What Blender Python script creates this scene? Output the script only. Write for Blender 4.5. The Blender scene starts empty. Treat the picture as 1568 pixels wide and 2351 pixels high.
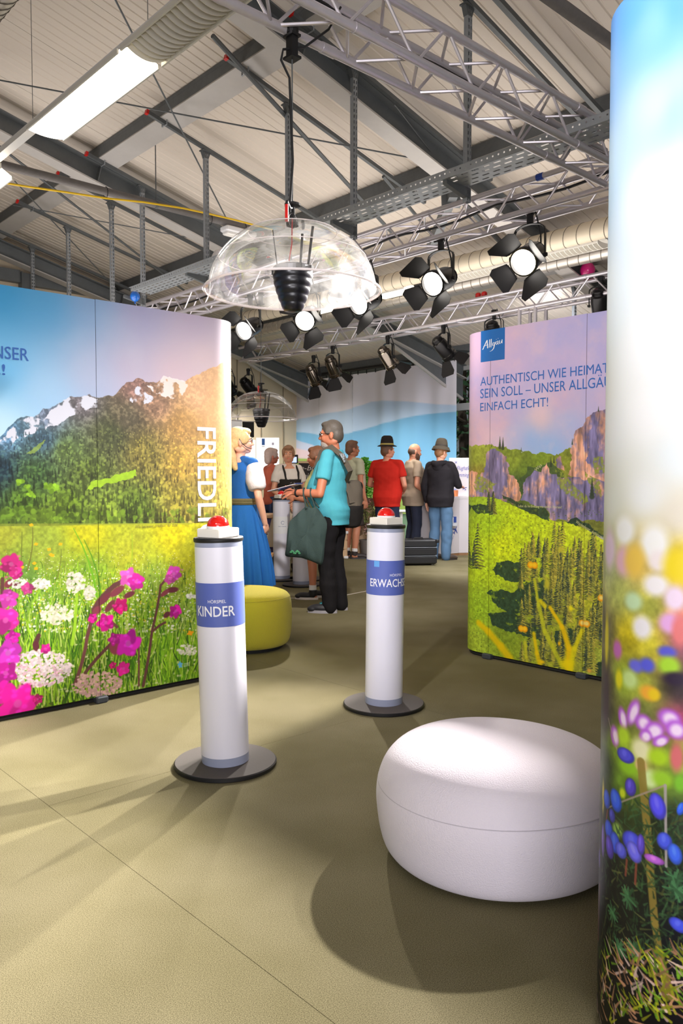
import bpy, bmesh, math, random
import numpy as np
from mathutils import Vector, Matrix
random.seed(7)
RNG = np.random.default_rng(11)
SC = bpy.context.scene
COL = SC.collection
R = math.radians

# ---------------------------------------------------------------- camera
FPX, IW, IH, HORIZON, EYE = 1820.0, 1568.0, 2351.0, 1095.0, 1.25
PITCH = math.atan((IH / 2 - HORIZON) / FPX)
cam_data = bpy.data.cameras.new('camera')
cam_data.sensor_fit = 'VERTICAL'
cam_data.sensor_height = 36.0
cam_data.lens = 36.0 * FPX / IH
cam_data.clip_start = 0.05
cam_data.clip_end = 300
cam = bpy.data.objects.new('camera', cam_data)
COL.objects.link(cam)
cam.location = (0, 0, EYE)
cam.rotation_euler = (R(90) - PITCH, 0, 0)
SC.camera = cam

# ---------------------------------------------------------------- world and exposure
world = bpy.data.worlds.new('daylight')
SC.world = world
world.use_nodes = True
wn = world.node_tree.nodes
wn['Background'].inputs[0].default_value = (0.93, 0.95, 1.0, 1)
wn['Background'].inputs[1].default_value = 0.16
SC.view_settings.view_transform = 'Standard'
SC.view_settings.look = 'None'
SC.view_settings.exposure = 0.1
SC.view_settings.gamma = 1.0
SC.view_settings.use_curve_mapping = False
try:
    SC.cycles.max_bounces = 7
    SC.cycles.transparent_max_bounces = 12
    SC.cycles.use_adaptive_sampling = True
    SC.cycles.adaptive_threshold = .03
    SC.cycles.use_denoising = True
    SC.cycles.sample_clamp_indirect = 6.0
except Exception:
    pass

# ---------------------------------------------------------------- directions of the hall
ANG = R(42.4)
A2 = Vector((-math.sin(ANG), math.cos(ANG), 0))     # along the hall
B2 = Vector((math.cos(ANG), math.sin(ANG), 0))      # across the hall, towards the far eave
Z3 = Vector((0, 0, 1))
UP = (0.0, math.sin(PITCH), math.cos(PITCH))
FW = (0.0, math.cos(PITCH), -math.sin(PITCH))

def W(b, a, z):
    return B2 * b + A2 * a + Z3 * z

def ray(px, py):
    u, v = (px - IW / 2) / FPX, (IH / 2 - py) / FPX
    return Vector((u, FW[1] + v * UP[1], FW[2] + v * UP[2]))

def at(px, py, Y):
    d = ray(px, py)
    return Vector((0, 0, EYE)) + d * (Y / d.y)

def onfloor(px, py):
    d = ray(px, py)
    return Vector((0, 0, EYE)) + d * (-EYE / d.z)

ROOF_Z, ROOF_B, ROOF_S = 5.28, 4.48, 0.25

def roofz(b):
    return ROOF_Z - ROOF_S * (b - ROOF_B)

def onroof(px, py, off=0.0):
    d = ray(px, py)
    db = d.dot(B2)
    t = (ROOF_Z + off + ROOF_S * ROOF_B - EYE) / (d.z + ROOF_S * db)
    return Vector((0, 0, EYE)) + d * t

# area and spot lamps without a visible body, several of them added fill
def area_light(name, loc, size, power, color, aim):
    l = bpy.data.lights.new(name, 'AREA')
    l.shape = 'RECTANGLE'
    l.size, l.size_y = size
    l.energy = power
    l.color = color
    o = bpy.data.objects.new(name, l)
    COL.objects.link(o)
    o.location = loc
    o.rotation_euler = (Vector(aim) - Vector(loc)).to_track_quat('-Z', 'Y').to_euler()
    return o

def spot_light(name, loc, aim, power, angle=50, blend=0.5, color=(1, .95, .88), radius=.07):
    l = bpy.data.lights.new(name, 'SPOT')
    l.energy = power
    l.spot_size = R(angle)
    l.spot_blend = blend
    l.color = color
    l.shadow_soft_size = radius
    o = bpy.data.objects.new(name, l)
    COL.objects.link(o)
    o.location = loc
    o.rotation_euler = (Vector(aim) - Vector(loc)).to_track_quat('-Z', 'Y').to_euler()
    return o

# spotlights on the corner of the truss rig, hidden behind the bright display wall, a rear spot behind the camera, then added fill lamps
spot_light('corner_spot', (2.5, 5.75, 3.28), (-1.0, 2.45, .0), 2950, 54, 1.0, (1, .95, .9), .06)
spot_light('corner_spot', (3.0, 5.3, 3.28), (-1.4, 3.3, .2), 1450, 48, .8, (1, .95, .9), .06)
spot_light('rear_spot', (-1.6, -.6, 3.3), (1.4, 4.9, .95), 700, 40, .9, (.98, .96, 1), .08)
spot_light('added_people_spot', tuple(W(3.0, 2.6, 3.3)), (-.1, 7.6, 1.0), 620, 50, .8, (1, .96, .93), .07)  # added spot that brightens the people, not a lamp of the rig
area_light('added_fill_behind', (.1, -2.6, 1.35), (3, 1.3), 150, (.97, .95, 1), (.1, 4.0, 1.25))  # added soft fill from behind the camera for the upright surfaces
area_light('added_uplight_behind', (.6, -.6, 3.0), (4, 3), 84, (1, .94, .91), (.9, 2.6, 5.8))  # added uplight standing in for bounce onto the ceiling
area_light('added_uplight_left', tuple(W(3.6, 9.0, 2.4)), (3, 3), 75, (1, .94, .91), tuple(W(4.8, 9.0, 5.4)))  # added unseen uplight behind the left wall, brightens the roof
area_light('added_uplight_far', tuple(W(7.2, 6.5, 2.5)), (2, 5), 90, (1, .93, .88), tuple(W(7.2, 7, 5.4)))  # added unseen uplight that lifts the far part of the roof
area_light('added_curtain_wash', tuple(W(9.35, 6.6, 3.2)), (.6, 6), 150, (.96, .95, 1), tuple(W(11.1, 6.6, 1.9)))  # added unseen area light that brightens the curtains
sun = bpy.data.lights.new('sun', 'SUN')
sun.energy = 1.6
sun.angle = R(2)
sun_o = bpy.data.objects.new('sun', sun)
COL.objects.link(sun_o)
sun_o.rotation_euler = (B2 * .64 - Z3 * .77).to_track_quat('-Z', 'Y').to_euler()


# ---------------------------------------------------------------- mesh helpers
class MB:
    def __init__(self):
        self.v, self.f, self.m = [], [], []

    def add(self, vs, fs, mi=0):
        o = len(self.v)
        self.v += [tuple(p) for p in vs]
        self.f += [tuple(i + o for i in q) for q in fs]
        self.m += [mi] * len(fs)
        return self

    def box(self, c, s, ax=None, mi=0):
        c = Vector(c)
        x, y, z = ax or (Vector((1, 0, 0)), Vector((0, 1, 0)), Vector((0, 0, 1)))
        vs = [c + x * (s[0] / 2 * i) + y * (s[1] / 2 * j) + z * (s[2] / 2 * k) for i in (-1, 1) for j in (-1, 1) for k in (-1, 1)]
        return self.add(vs, [(0, 1, 3, 2), (4, 6, 7, 5), (0, 4, 5, 1), (2, 3, 7, 6), (0, 2, 6, 4), (1, 5, 7, 3)], mi)

    def bbox(self, c, s, bev, ax=None, mi=0):
        """box with chamfered vertical and horizontal edges"""
        c = Vector(c)
        x, y, z = ax or (Vector((1, 0, 0)), Vector((0, 1, 0)), Vector((0, 0, 1)))
        hx, hy, hz = s[0] / 2, s[1] / 2, s[2] / 2
        b = min(bev, hx * .9, hy * .9, hz * .9)
        rings = []
        for zz, ins in ((-hz, b), (-hz + b, 0), (hz - b, 0), (hz, b)):
            X, Y = hx - ins, hy - ins
            rings.append([(-X + b, -Y), (X - b, -Y), (X, -Y + b), (X, Y - b), (X - b, Y), (-X + b, Y), (-X, Y - b), (-X, -Y + b)])
            rings[-1] = [c + x * p + y * q + z * zz for p, q in rings[-1]]
        vs = sum(rings, [])
        fs = [(r * 8 + i, r * 8 + (i + 1) % 8, r * 8 + 8 + (i + 1) % 8, r * 8 + 8 + i) for r in range(3) for i in range(8)]
        fs += [tuple(reversed(range(8))), tuple(range(24, 32))]
        return self.add(vs, fs, mi)

    def tube(self, p0, p1, r0, r1=None, n=10, cap=True, mi=0):
        return self.path([p0, p1], [r0, r0 if r1 is None else r1], n, cap, mi)

    def path(self, pts, r, n=8, cap=True, mi=0, closed=False):
        pts = [Vector(p) for p in pts]
        if not isinstance(r, (list, tuple)):
            r = [r] * len(pts)
        N = len(pts)
        rings = []
        ref = None
        for i, p in enumerate(pts):
            if closed:
                t = pts[(i + 1) % N] - pts[i - 1]
            else:
                t = pts[min(i + 1, N - 1)] - pts[max(i - 1, 0)]
            if t.length < 1e-9:
                t = Vector((0, 0, 1))
            t.normalize()
            if ref is None:
                ref = t.orthogonal().normalized()
            else:
                ref = (ref - t * ref.dot(t))
                ref = ref.normalized() if ref.length > 1e-6 else t.orthogonal().normalized()
            s = t.cross(ref)
            rings.append([p + (ref * math.cos(2 * math.pi * k / n) + s * math.sin(2 * math.pi * k / n)) * r[i] for k in range(n)])
        vs = sum(rings, [])
        fs = [(i * n + k, i * n + (k + 1) % n, (i + 1) * n + (k + 1) % n, (i + 1) * n + k) for i in range(N - 1) for k in range(n)]
        if closed:
            fs += [((N - 1) * n + k, (N - 1) * n + (k + 1) % n, (k + 1) % n, k) for k in range(n)]
        elif cap:
            fs += [tuple(reversed(range(n))), tuple(range((N - 1) * n, N * n))]
        return self.add(vs, fs, mi)

    def lathe(self, prof, n=32, c=(0, 0, 0), ax=None, cap=True, mi=0, sx=1, sy=1, wob=None):
        """prof: [(r, z)] turned about the local z axis"""
        c = Vector(c)
        x, y, z = ax or (Vector((1, 0, 0)), Vector((0, 1, 0)), Vector((0, 0, 1)))
        vs = []
        for i, (r, h) in enumerate(prof):
            for k in range(n):
                t = 2 * math.pi * k / n
                q = r * (wob(t, i) if wob else 1)
                vs.append(c + x * (q * sx * math.cos(t)) + y * (q * sy * math.sin(t)) + z * h)
        fs = [(i * n + k, i * n + (k + 1) % n, (i + 1) * n + (k + 1) % n, (i + 1) * n + k) for i in range(len(prof) - 1) for k in range(n)]
        if cap:
            if prof[0][0] > 1e-6:
                fs.append(tuple(reversed(range(n))))
            if prof[-1][0] > 1e-6:
                fs.append(tuple(range((len(prof) - 1) * n, len(prof) * n)))
        return self.add(vs, fs, mi)

    def ell(self, c, r, n=16, m=10, ax=None, mi=0):
        prof = [(max(1e-5, math.sin(math.pi * i / m)), -math.cos(math.pi * i / m)) for i in range(m + 1)]
        c = Vector(c)
        x, y, z = ax or (Vector((1, 0, 0)), Vector((0, 1, 0)), Vector((0, 0, 1)))
        return self.lathe([(a, b) for a, b in prof], n, c, (x * r[0], y * r[1], z * r[2]), False, mi)

    def prism(self, poly, p0, ex, ey, ez, h, mi=0):
        """polygon in (ex, ey) through p0, thickness h along ez"""
        p0 = Vector(p0)
        n = len(poly)
        vs = [p0 + ex * a + ey * b for a, b in poly] + [p0 + ex * a + ey * b + ez * h for a, b in poly]
        fs = [tuple(reversed(range(n))), tuple(range(n, 2 * n))] + [(i, (i + 1) % n, n + (i + 1) % n, n + i) for i in range(n)]
        return self.add(vs, fs, mi)

    def grid(self, rows, mi=0, closed=False):
        n = len(rows[0])
        vs = sum([list(r) for r in rows], [])
        fs = []
        for i in range(len(rows) - 1):
            for k in range(n if closed else n - 1):
                fs.append((i * n + k, i * n + (k + 1) % n, (i + 1) * n + (k + 1) % n, (i + 1) * n + k))
        return self.add(vs, fs, mi)

    def mesh(self, name, mats, smooth=False, origin=(0, 0, 0)):
        me = bpy.data.meshes.new(name)
        o = Vector(origin)
        v = [tuple(Vector(p) - o) for p in self.v] if o.length > 0 else self.v
        me.from_pydata(v, [], self.f)
        mats = mats if isinstance(mats, (list, tuple)) else [mats]
        for m in mats:
            me.materials.append(m)
        if len(mats) > 1:
            me.polygons.foreach_set('material_index', self.m)
        if smooth:
            me.polygons.foreach_set('use_smooth', [True] * len(me.polygons))
            if smooth != 'all':
                try:
                    me.set_sharp_from_angle(angle=R(smooth if smooth is not True else 40))
                except Exception:
                    pass
        me.validate()
        me.update()
        return me

    def build(self, name, mats, parent=None, smooth=False, loc=None):
        """links the collected shape as ONE object; world coordinates when parent sits unrotated"""
        org = Vector((0, 0, 0))
        if parent is not None and loc is None:
            p = parent
            while p is not None:
                org += p.location
                p = p.parent
        if parent is None and loc is None:
            # origin at the base of the shape
            xs = np.array([tuple(p) for p in self.v])
            lo, hi = xs.min(0), xs.max(0)
            org = Vector(((lo[0] + hi[0]) / 2, (lo[1] + hi[1]) / 2, lo[2]))
        me = self.mesh(name, mats, smooth, org)
        o = bpy.data.objects.new(name, me)
        COL.objects.link(o)
        if parent is not None:
            o.parent = parent
            o.location = loc or (0, 0, 0)
        else:
            o.location = org if loc is None else loc
        return o

def local(name, mb, mats, parent, smooth=False, mat4=None):
    """part given in its parent's own coordinates"""
    me = mb if isinstance(mb, bpy.types.Mesh) else mb.mesh(name, mats, smooth)
    o = bpy.data.objects.new(name, me)
    COL.objects.link(o)
    o.parent = parent
    if mat4 is not None:
        o.matrix_local = mat4
    return o

def tag(o, label=None, cat=None, group=None, kind=None):
    if label: o['label'] = label
    if cat: o['category'] = cat
    if group: o['group'] = group
    if kind: o['kind'] = kind
    return o

def empty(name, loc=(0, 0, 0), rz=0.0, label=None, cat=None, group=None, kind=None):
    o = bpy.data.objects.new(name, None)
    COL.objects.link(o)
    o.location = loc
    o.rotation_euler = (0, 0, rz)
    return tag(o, label, cat, group, kind)

def copy_tree(o, parent=None):
    c = o.copy()
    COL.objects.link(c)
    if parent is not None:
        c.parent = parent
    for ch in list(o.children):
        copy_tree(ch, c)
    return c

# ---------------------------------------------------------------- materials
def srgb(r, g=None, b=None):
    if g is None:
        r, g, b = r
    return tuple(((c / 255) / 12.92 if c <= 10 else ((c / 255 + .055) / 1.055) ** 2.4) for c in (r, g, b)) + (1,)

MATS = {}
def mat(name, rgb, rough=.6, metal=0, noise=None, bump=None, emit=None, spec=None, alpha=None, trans=None, ior=None, coat=None, sheen=None):
    """noise=(scale, amount) varies the colour; bump=(scale, strength)"""
    if name in MATS:
        return MATS[name]
    m = bpy.data.materials.new(name)
    m.use_nodes = True
    nt = m.node_tree
    b = nt.nodes['Principled BSDF']
    c = srgb(rgb)
    b.inputs['Base Color'].default_value = c
    b.inputs['Roughness'].default_value = rough
    b.inputs['Metallic'].default_value = metal
    if spec is not None: b.inputs['Specular IOR Level'].default_value = spec
    if alpha is not None: b.inputs['Alpha'].default_value = alpha
    if trans is not None: b.inputs['Transmission Weight'].default_value = trans
    if ior is not None: b.inputs['IOR'].default_value = ior
    if coat is not None: b.inputs['Coat Weight'].default_value = coat
    if sheen is not None: b.inputs['Sheen Weight'].default_value = sheen
    if emit:
        b.inputs['Emission Color'].default_value = srgb(emit[0])
        b.inputs['Emission Strength'].default_value = emit[1]
    if noise or bump:
        tc = nt.nodes.new('ShaderNodeTexCoord')
    if noise:
        n = nt.nodes.new('ShaderNodeTexNoise')
        n.inputs['Scale'].default_value = noise[0]
        n.inputs['Detail'].default_value = 6
        n.inputs['Roughness'].default_value = .65
        nt.links.new(tc.outputs['Object'], n.inputs['Vector'])
        mx = nt.nodes.new('ShaderNodeMix')
        mx.data_type = 'RGBA'
        k = noise[1]
        mx.inputs[6].default_value = tuple(x * (1 - k) for x in c[:3]) + (1,)
        mx.inputs[7].default_value = tuple(min(1, x * (1 + k)) for x in c[:3]) + (1,)
        nt.links.new(n.outputs['Fac'], mx.inputs[0])
        nt.links.new(mx.outputs[2], b.inputs['Base Color'])
    if bump:
        n2 = nt.nodes.new('ShaderNodeTexNoise')
        n2.inputs['Scale'].default_value = bump[0]
        n2.inputs['Detail'].default_value = 4
        nt.links.new(tc.outputs['Object'], n2.inputs['Vector'])
        bp = nt.nodes.new('ShaderNodeBump')
        bp.inputs['Strength'].default_value = bump[1]
        bp.inputs['Distance'].default_value = .01
        nt.links.new(n2.outputs['Fac'], bp.inputs['Height'])
        nt.links.new(bp.outputs['Normal'], b.inputs['Normal'])
    MATS[name] = m
    return m

M_ALU = mat('truss aluminium', (206, 201, 208), .34, .6, noise=(9, .12))
M_GALV = mat('galvanised steel', (150, 155, 160), .48, .35, noise=(14, .2))
M_GALVD = mat('dark galvanised steel', (98, 102, 104), .55, .3, noise=(14, .25))
M_RAFT = mat('rafter steel', (108, 112, 114), .55, .25, noise=(6, .25))
M_PANEL = mat('roof sandwich panel', (214, 203, 190), .6, 0, noise=(1.2, .05))
M_CREAM = mat('cream wall cladding', (205, 192, 174), .7, 0, noise=(2, .06))
M_DUCT = mat('spiral duct steel', (190, 184, 176), .36, .8, noise=(5, .12))
M_DUCTB = mat('painted duct', (206, 194, 172), .55, .1, noise=(4, .08))
M_BLACK = mat('black painted metal', (26, 26, 28), .45, .2)
M_BLACKM = mat('matt black', (24, 23, 24), .8)
M_RUBBER = mat('black cable', (18, 18, 20), .6)
M_YEL = mat('yellow cable', (232, 190, 20), .5)
M_WHITE = mat('white plastic', (232, 232, 234), .45)
M_LAMPW = mat('white lamp sheet', (224, 222, 216), .5)
M_RED = mat('red plastic', (200, 24, 20), .35)
# ---------------------------------------------------------------- ray helpers on the hall's planes
def onb(px, py, b):
    d = ray(px, py)
    return Vector((0, 0, EYE)) + d * (b / d.dot(B2))

def ona(px, py, a):
    d = ray(px, py)
    return Vector((0, 0, EYE)) + d * (a / d.dot(A2))

AX = (B2, A2, Z3)
SL = (B2 - Z3 * ROOF_S).normalized()
SN = SL.cross(A2).normalized()
AXS = (SL, A2, SN)

# ---------------------------------------------------------------- floor: carpet strips on a slab
def carpet_mat():
    m = mat('olive carpet', (176, 164, 122), .95, 0)
    nt = m.node_tree
    b = nt.nodes['Principled BSDF']
    tc = nt.nodes.new('ShaderNodeTexCoord')
    def noise(scale, det=5):
        n = nt.nodes.new('ShaderNodeTexNoise')
        n.inputs['Scale'].default_value = scale
        n.inputs['Detail'].default_value = det
        nt.links.new(tc.outputs['Object'], n.inputs['Vector'])
        return n
    big, fine = noise(1.6, 6), noise(380, 2)
    r = nt.nodes.new('ShaderNodeValToRGB')
    r.color_ramp.elements[0].position, r.color_ramp.elements[1].position = .3, .72
    r.color_ramp.elements[0].color = srgb(130, 122, 88)
    r.color_ramp.elements[1].color = srgb(154, 145, 114)
    nt.links.new(big.outputs['Fac'], r.inputs['Fac'])
    r2 = nt.nodes.new('ShaderNodeValToRGB')
    r2.color_ramp.elements[0].position, r2.color_ramp.elements[1].position = .3, .7
    r2.color_ramp.elements[0].color = (.3, .3, .29, 1)
    r2.color_ramp.elements[1].color = (1.0, 1.0, 1.0, 1)
    nt.links.new(fine.outputs['Fac'], r2.inputs['Fac'])
    mx = nt.nodes.new('ShaderNodeMix')
    mx.data_type = 'RGBA'
    mx.blend_type = 'MULTIPLY'
    mx.inputs[0].default_value = 1
    nt.links.new(r.outputs['Color'], mx.inputs[6])
    nt.links.new(r2.outputs['Color'], mx.inputs[7])
    nt.links.new(mx.outputs[2], b.inputs['Base Color'])
    bp = nt.nodes.new('ShaderNodeBump')
    bp.inputs['Strength'].default_value = .06
    bp.inputs['Distance'].default_value = .004
    nt.links.new(fine.outputs['Fac'], bp.inputs['Height'])
    nt.links.new(bp.outputs['Normal'], b.inputs['Normal'])
    b.inputs['Specular IOR Level'].default_value = .1
    return m
M_CARPET = carpet_mat()
slab = MB()
slab.box(W(3.5, 6, -.056), (17, 21, .1), AX)
floor = slab.build('floor', mat('dark subfloor', (52, 46, 30), .9), None, loc=(0, 0, 0))
tag(floor, 'olive green carpet floor laid in long strips across the hall', None, None, 'structure')
SEAM = 1.176
for i in range(-3, 6):
    b0 = SEAM + 2.0 * i
    cuts = [-4.4, 2.94 if i == 0 else (7.3 if i < 0 else 5.3), 16.4]
    for a0, a1 in zip(cuts[:-1], cuts[1:]):
        mb = MB()
        mb.box(W(b0 + 1.0, (a0 + a1) / 2, -.003), (2.0 - .0016, a1 - a0 - .0014, .006), AX)
        local('carpet_strip', mb, M_CARPET, floor)
M_TAPE = mat('pale floor tape', (206, 196, 186), .7)
for (x0, y0), (x1, y1) in (((566, 1371), (702, 1374)), ((786, 1368), (842, 1357))):
    p, q = onfloor(x0, y0), onfloor(x1, y1)
    d = (q - p).normalized()
    n = Vector((-d.y, d.x, 0))
    mb = MB()
    mb.box((p + q) / 2 + Z3 * .001, ((q - p).length, .022, .002), (d, n, Z3))
    tag(mb.build('floor_tape', M_TAPE), 'pale tape line on the carpet ' + ('beside the yellow pouf' if x0 < 600 else 'right of the man in the turquoise polo'), 'tape', 'pale tape lines on the carpet')

# ---------------------------------------------------------------- roof
ceiling = empty('ceiling', (0, 0, 0), 0, 'pitched roof of pale ribbed panels on grey steel purlins and rafters', None, None, 'structure')
B_RIDGE, B_EAVE = 0.0, 11.75
def roof_panel(a0, a1):
    mb = MB()
    # cross-section along A with small V grooves
    prof = [(a0 + .003, .03)]
    prof.append((a0 + .003, 0))
    n = 9
    for k in range(1, n):
        a = a0 + (a1 - a0) * k / n
        g = .012 if k % 3 else .016
        prof += [(a - g, 0), (a - g * .3, .008), (a + g * .3, .008), (a + g, 0)]
    prof += [(a1 - .003, 0), (a1 - .003, .03)]
    rows = []
    for b in (B_RIDGE, B_EAVE):
        rows.append([W(b, a, roofz(b) + h) for a, h in prof])
    mb.grid(rows)
    return local('roof_panel', mb, M_PANEL, ceiling)
a = -2.0
while a < 13.9:
    roof_panel(a, a + 1.0)
    a += 1.0
mb = MB()
mb.box(W((B_RIDGE + B_EAVE) / 2, 6, (roofz(B_RIDGE) + roofz(B_EAVE)) / 2 + .1), ((B_EAVE - B_RIDGE) / SL.dot(B2), 17, .08), AXS)
local('roof_deck', mb, M_PANEL, ceiling)
SL2 = (B2 + Z3 * ROOF_S).normalized()
mb = MB()
mb.box(W(-3, 6, roofz(0) - ROOF_S * 3 + .08), (6.2, 17, .08), (SL2, A2, SL2.cross(A2)))
local('rear_roof_slope', mb, M_PANEL, ceiling)
M_FLANGE = mat('pale galvanised flange', (186, 182, 178), .5, .12, noise=(7, .1))
for b in (2.21, 4.48, 6.75, 9.02, 11.2):
    mb = MB()
    z = roofz(b)
    mb.box(W(b, 6, z - .075), (.07, 15.6, .14), AX, 0)
    mb.box(W(b + .085, 6, z - .16 - .02), (.25, 15.6, .022), AXS, 1)
    mb.box(W(b - .03, 6, z - .03), (.012, 15.6, .03), AX, 0)
    local('purlin', mb, [M_GALVD, M_FLANGE], ceiling)
def rafter(a, b0, b1, haunch=False):
    mb = MB()
    c = (b0 + b1) / 2
    L = (b1 - b0) / SL.dot(B2)
    z = roofz(c)
    mb.box(W(c, a, z - .20) , (L, .18, .016), AXS, 0)
    mb.box(W(c, a, z - .32), (L, .012, .24), AXS, 0)
    mb.box(W(c, a, z - .44), (L, .20, .018), AXS, 1)
    for k in range(int((b1 - b0) / 2.27) + 1):
        bb = 2.21 + 2.27 * k
        if b0 < bb < b1:
            mb.box(W(bb, a, roofz(bb) - .32), (.012, .17, .23), AXS, 0)
    if haunch:
        poly = [(0, 0), (2.1, 0), (2.1, -.34)]
        p0 = W(b1 - 2.1, a + .006, roofz(b1 - 2.1) - .44)
        mb.prism([(0, 0), (2.1, -.525), (2.1, -.9)], p0, B2, Z3, -A2, .012, 0)
        mb.path([W(b1 - 2.1, a, roofz(b1 - 2.1) - .45), W(b1, a, roofz(b1 - 2.1) - .44 - .9)], .03, 4, mi=1)
    return local('rafter', mb, [M_RAFT, M_FLANGE], ceiling, 30)
for a in (1.5, 5.45, 9.38, 13.25):
    rafter(a, .1, 11.6, a > 9)
# knee brace at the joint of the near rafter, and wind-bracing rods in the plane of the roof
mb = MB()
p = W(6.6, 5.48, roofz(6.6) - .5)
q = at(988, 572, 9.7)
d = (q - p).normalized()
sx = d.cross(Z3).normalized()
mb.box((p + q) / 2, (.09, (q - p).length, .12), (sx, d, sx.cross(d)))
mb.box(p + d * .12, (.2, .04, .2), (sx, d, sx.cross(d)))
local('knee_brace', mb, M_RAFT, ceiling)
for (x0, y0, x1, y1, r) in ((262, -6, 530, 522, .009), (488, 82, 905, 540, .022), (-4, 334, 424, 668, .016), (34, 416, 266, 662, .008), (-6, 183, 942, 362, .008), (30, 471, 480, 554, .007),
                            (1045, 445, 1210, 620, .03), (905, 240, 1045, 420, .006), (880, 405, 1010, 560, .02)):
    mb = MB()
    mb.tube(onroof(x0, y0, -.3), onroof(x1, y1, -.3), r, n=6)
    local('brace_rod', mb, M_GALVD, ceiling, True)

# gable wall far left, with its column and rails
wall = MB()
wall.prism([(-6, 0), (11.7, 0), (11.7, roofz(11.7)), (0, roofz(0)), (-6, roofz(0) - 1.5)], W(0, 13.6, 0), B2, Z3, A2, .1)
wl = wall.build('wall_left', mat('ribbed cream cladding', (214, 198, 172), .7, noise=(2, .06)))
tag(wl, 'cream clad gable wall at the far left end of the hall', None, None, 'structure')
mb = MB()
for k in range(28):
    mb.box(W(-4.9 + .6 * k, 13.592, 2.3), (.018, .014, 4.4 if k < 12 else 3.0), AX)
local('cladding_joint', mb, mat('cladding joint', (150, 136, 116), .8), wl, mat4=Matrix.Translation(-wl.location))
wl.children[0]['kind'] = 'stuff'
c = ona(61, 600, 13.42)
mb = MB()
bcol = c.dot(B2)
hcol = roofz(bcol) - .46
for s in (-1, 1):
    mb.box(W(bcol + s * .09, 13.46, hcol / 2), (.014, .16, hcol), AX)
mb.box(W(bcol, 13.46, hcol / 2), (.17, .012, hcol), AX)
local('gable_column', mb, M_RAFT, wl, mat4=Matrix.Translation(-wl.location))
for z in (3.45, 4.58):
    mb = MB()
    mb.box(W(bcol - 1.6, 13.5, z), (3.0, .12, .2), AX)
    mb.box(W(bcol + 1.3, 13.5, z - .02), (2.4, .12, .2), AX)
    local('gable_rail', mb, M_RAFT, wl, mat4=Matrix.Translation(-wl.location))

# far eave wall: sill wall, fascia, glazed windows
wf = MB()
wf.box(W(11.68, 5.5, .42), (.16, 16.4, .84), AX)
wf.box(W(11.68, 5.5, 3.42), (.16, 16.4, .24), AX)
wall_far = tag(wf.build('wall_far', mat('grey eave wall', (176, 170, 162), .7, noise=(3, .06))), 'low grey eave wall under a band of windows behind the curtains', None, None, 'structure')
M_FRAME = mat('window frame', (186, 186, 184), .5)
M_PANE = mat('window glass', (225, 235, 235), .02, 0, trans=1, ior=1.05, spec=.6)
a0 = -2.6
k = 0
while a0 < 13.4:
    k += 1
    a1 = min(a0 + 2.05, 13.55)
    ac, wd = (a0 + a1) / 2, a1 - a0
    wnd = empty('window_%d' % k, W(11.66, ac, .84), 0, 'pale framed window with a transom in the far eave wall, number %d from the right end' % k, None, None, 'structure')
    mb = MB()
    for s in (-1, 1):
        mb.box(W(11.66, ac + s * (wd / 2 - .04), 2.07), (.1, .08, 2.46), AX)
    for z, h in ((.88, .08), (3.26, .08), (2.55, .13)):
        mb.box(W(11.66, ac, z), (.1, wd - .16, h), AX)
    mb.build('window_frame', M_FRAME, wnd)
    for z0, z1 in ((.92, 2.485), (2.615, 3.22)):
        mb = MB()
        mb.box(W(11.66, ac, (z0 + z1) / 2), (.012, wd - .16, z1 - z0), AX)
        mb.build('window_pane', M_PANE, wnd)
    a0 = a1

# ---------------------------------------------------------------- outdoors beyond the windows
mb = MB()
mb.box(W(22, 6, -.15), (20, 40, .1), AX)
tag(mb.build('ground', mat('lawn', (70, 100, 48), .9, noise=(1.2, .35))), 'lawn outside the windows', None, None, 'structure')
M_LEAF = [mat('dark leaves', (38, 70, 34), .7, noise=(3, .4)), mat('mid leaves', (72, 110, 52), .7, noise=(3, .4))]
M_BARK = mat('bark', (74, 60, 48), .9, noise=(8, .4))
def tree(b, a, h, label, mi):
    r = random.Random(int(b * 100 + a * 10))
    base = W(b, a, -.1)
    t = empty('tree', base, 0, label, 'tree', 'trees outside the windows')
    mb = MB()
    mb.path([base, base + Vector((.06, 0, h * .3)), base + Vector((-.05, .08, h * .62)), base + Vector((0, 0, h * .9))], [.2, .16, .1, .04], 8)
    for k in range(6):
        an = k * 1.1
        p = base + Z3 * h * (.3 + .09 * k)
        mb.tube(p, p + Vector((math.cos(an), math.sin(an), .5)) * (1.1 - .1 * k), .05, .015, 6)
    mb.build('trunk', M_BARK, t, True)
    mb = MB()
    for k in range(900):
        an, rad, zz = r.uniform(0, 6.28), r.uniform(.2, 1) ** .6, r.uniform(.12, 1.02)
        w = 1.9 * (1 - abs(zz - .45) * 1.1)
        c = base + Vector((math.cos(an) * rad * w, math.sin(an) * rad * w, zz * h))
        s = r.uniform(.08, .17)
        e1 = Vector((r.uniform(-1, 1), r.uniform(-1, 1), r.uniform(-.6, .6))).normalized()
        e2 = e1.orthogonal().normalized()
        mb.add([c - e1 * s, c + e2 * s * .5, c + e1 * s, c - e2 * s * .5], [(0, 1, 2, 3)])
    tag(mb.build('foliage', M_LEAF[mi], t), kind='stuff')
for (px, b, h, lab, mi) in ((1066, 14.6, 4.6, 'dark green tree close outside the window right of the curtain', 0), (1085, 18.5, 6, 'taller green tree behind the one at the window right of the curtain', 1),
                        (657, 15, 5.0, 'green tree seen through the slit between the two left curtains', 1), (985, 25, 7, 'tall tree hidden mostly behind the right curtain', 0), (760, 18, 6, 'tree standing behind the narrow middle curtains', 0)):
    p = onb(px, HORIZON, b)
    tree(b, p.dot(A2), h, lab, mi)
mb = MB()
p = onb(1066, 1095, 16.6)
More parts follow.
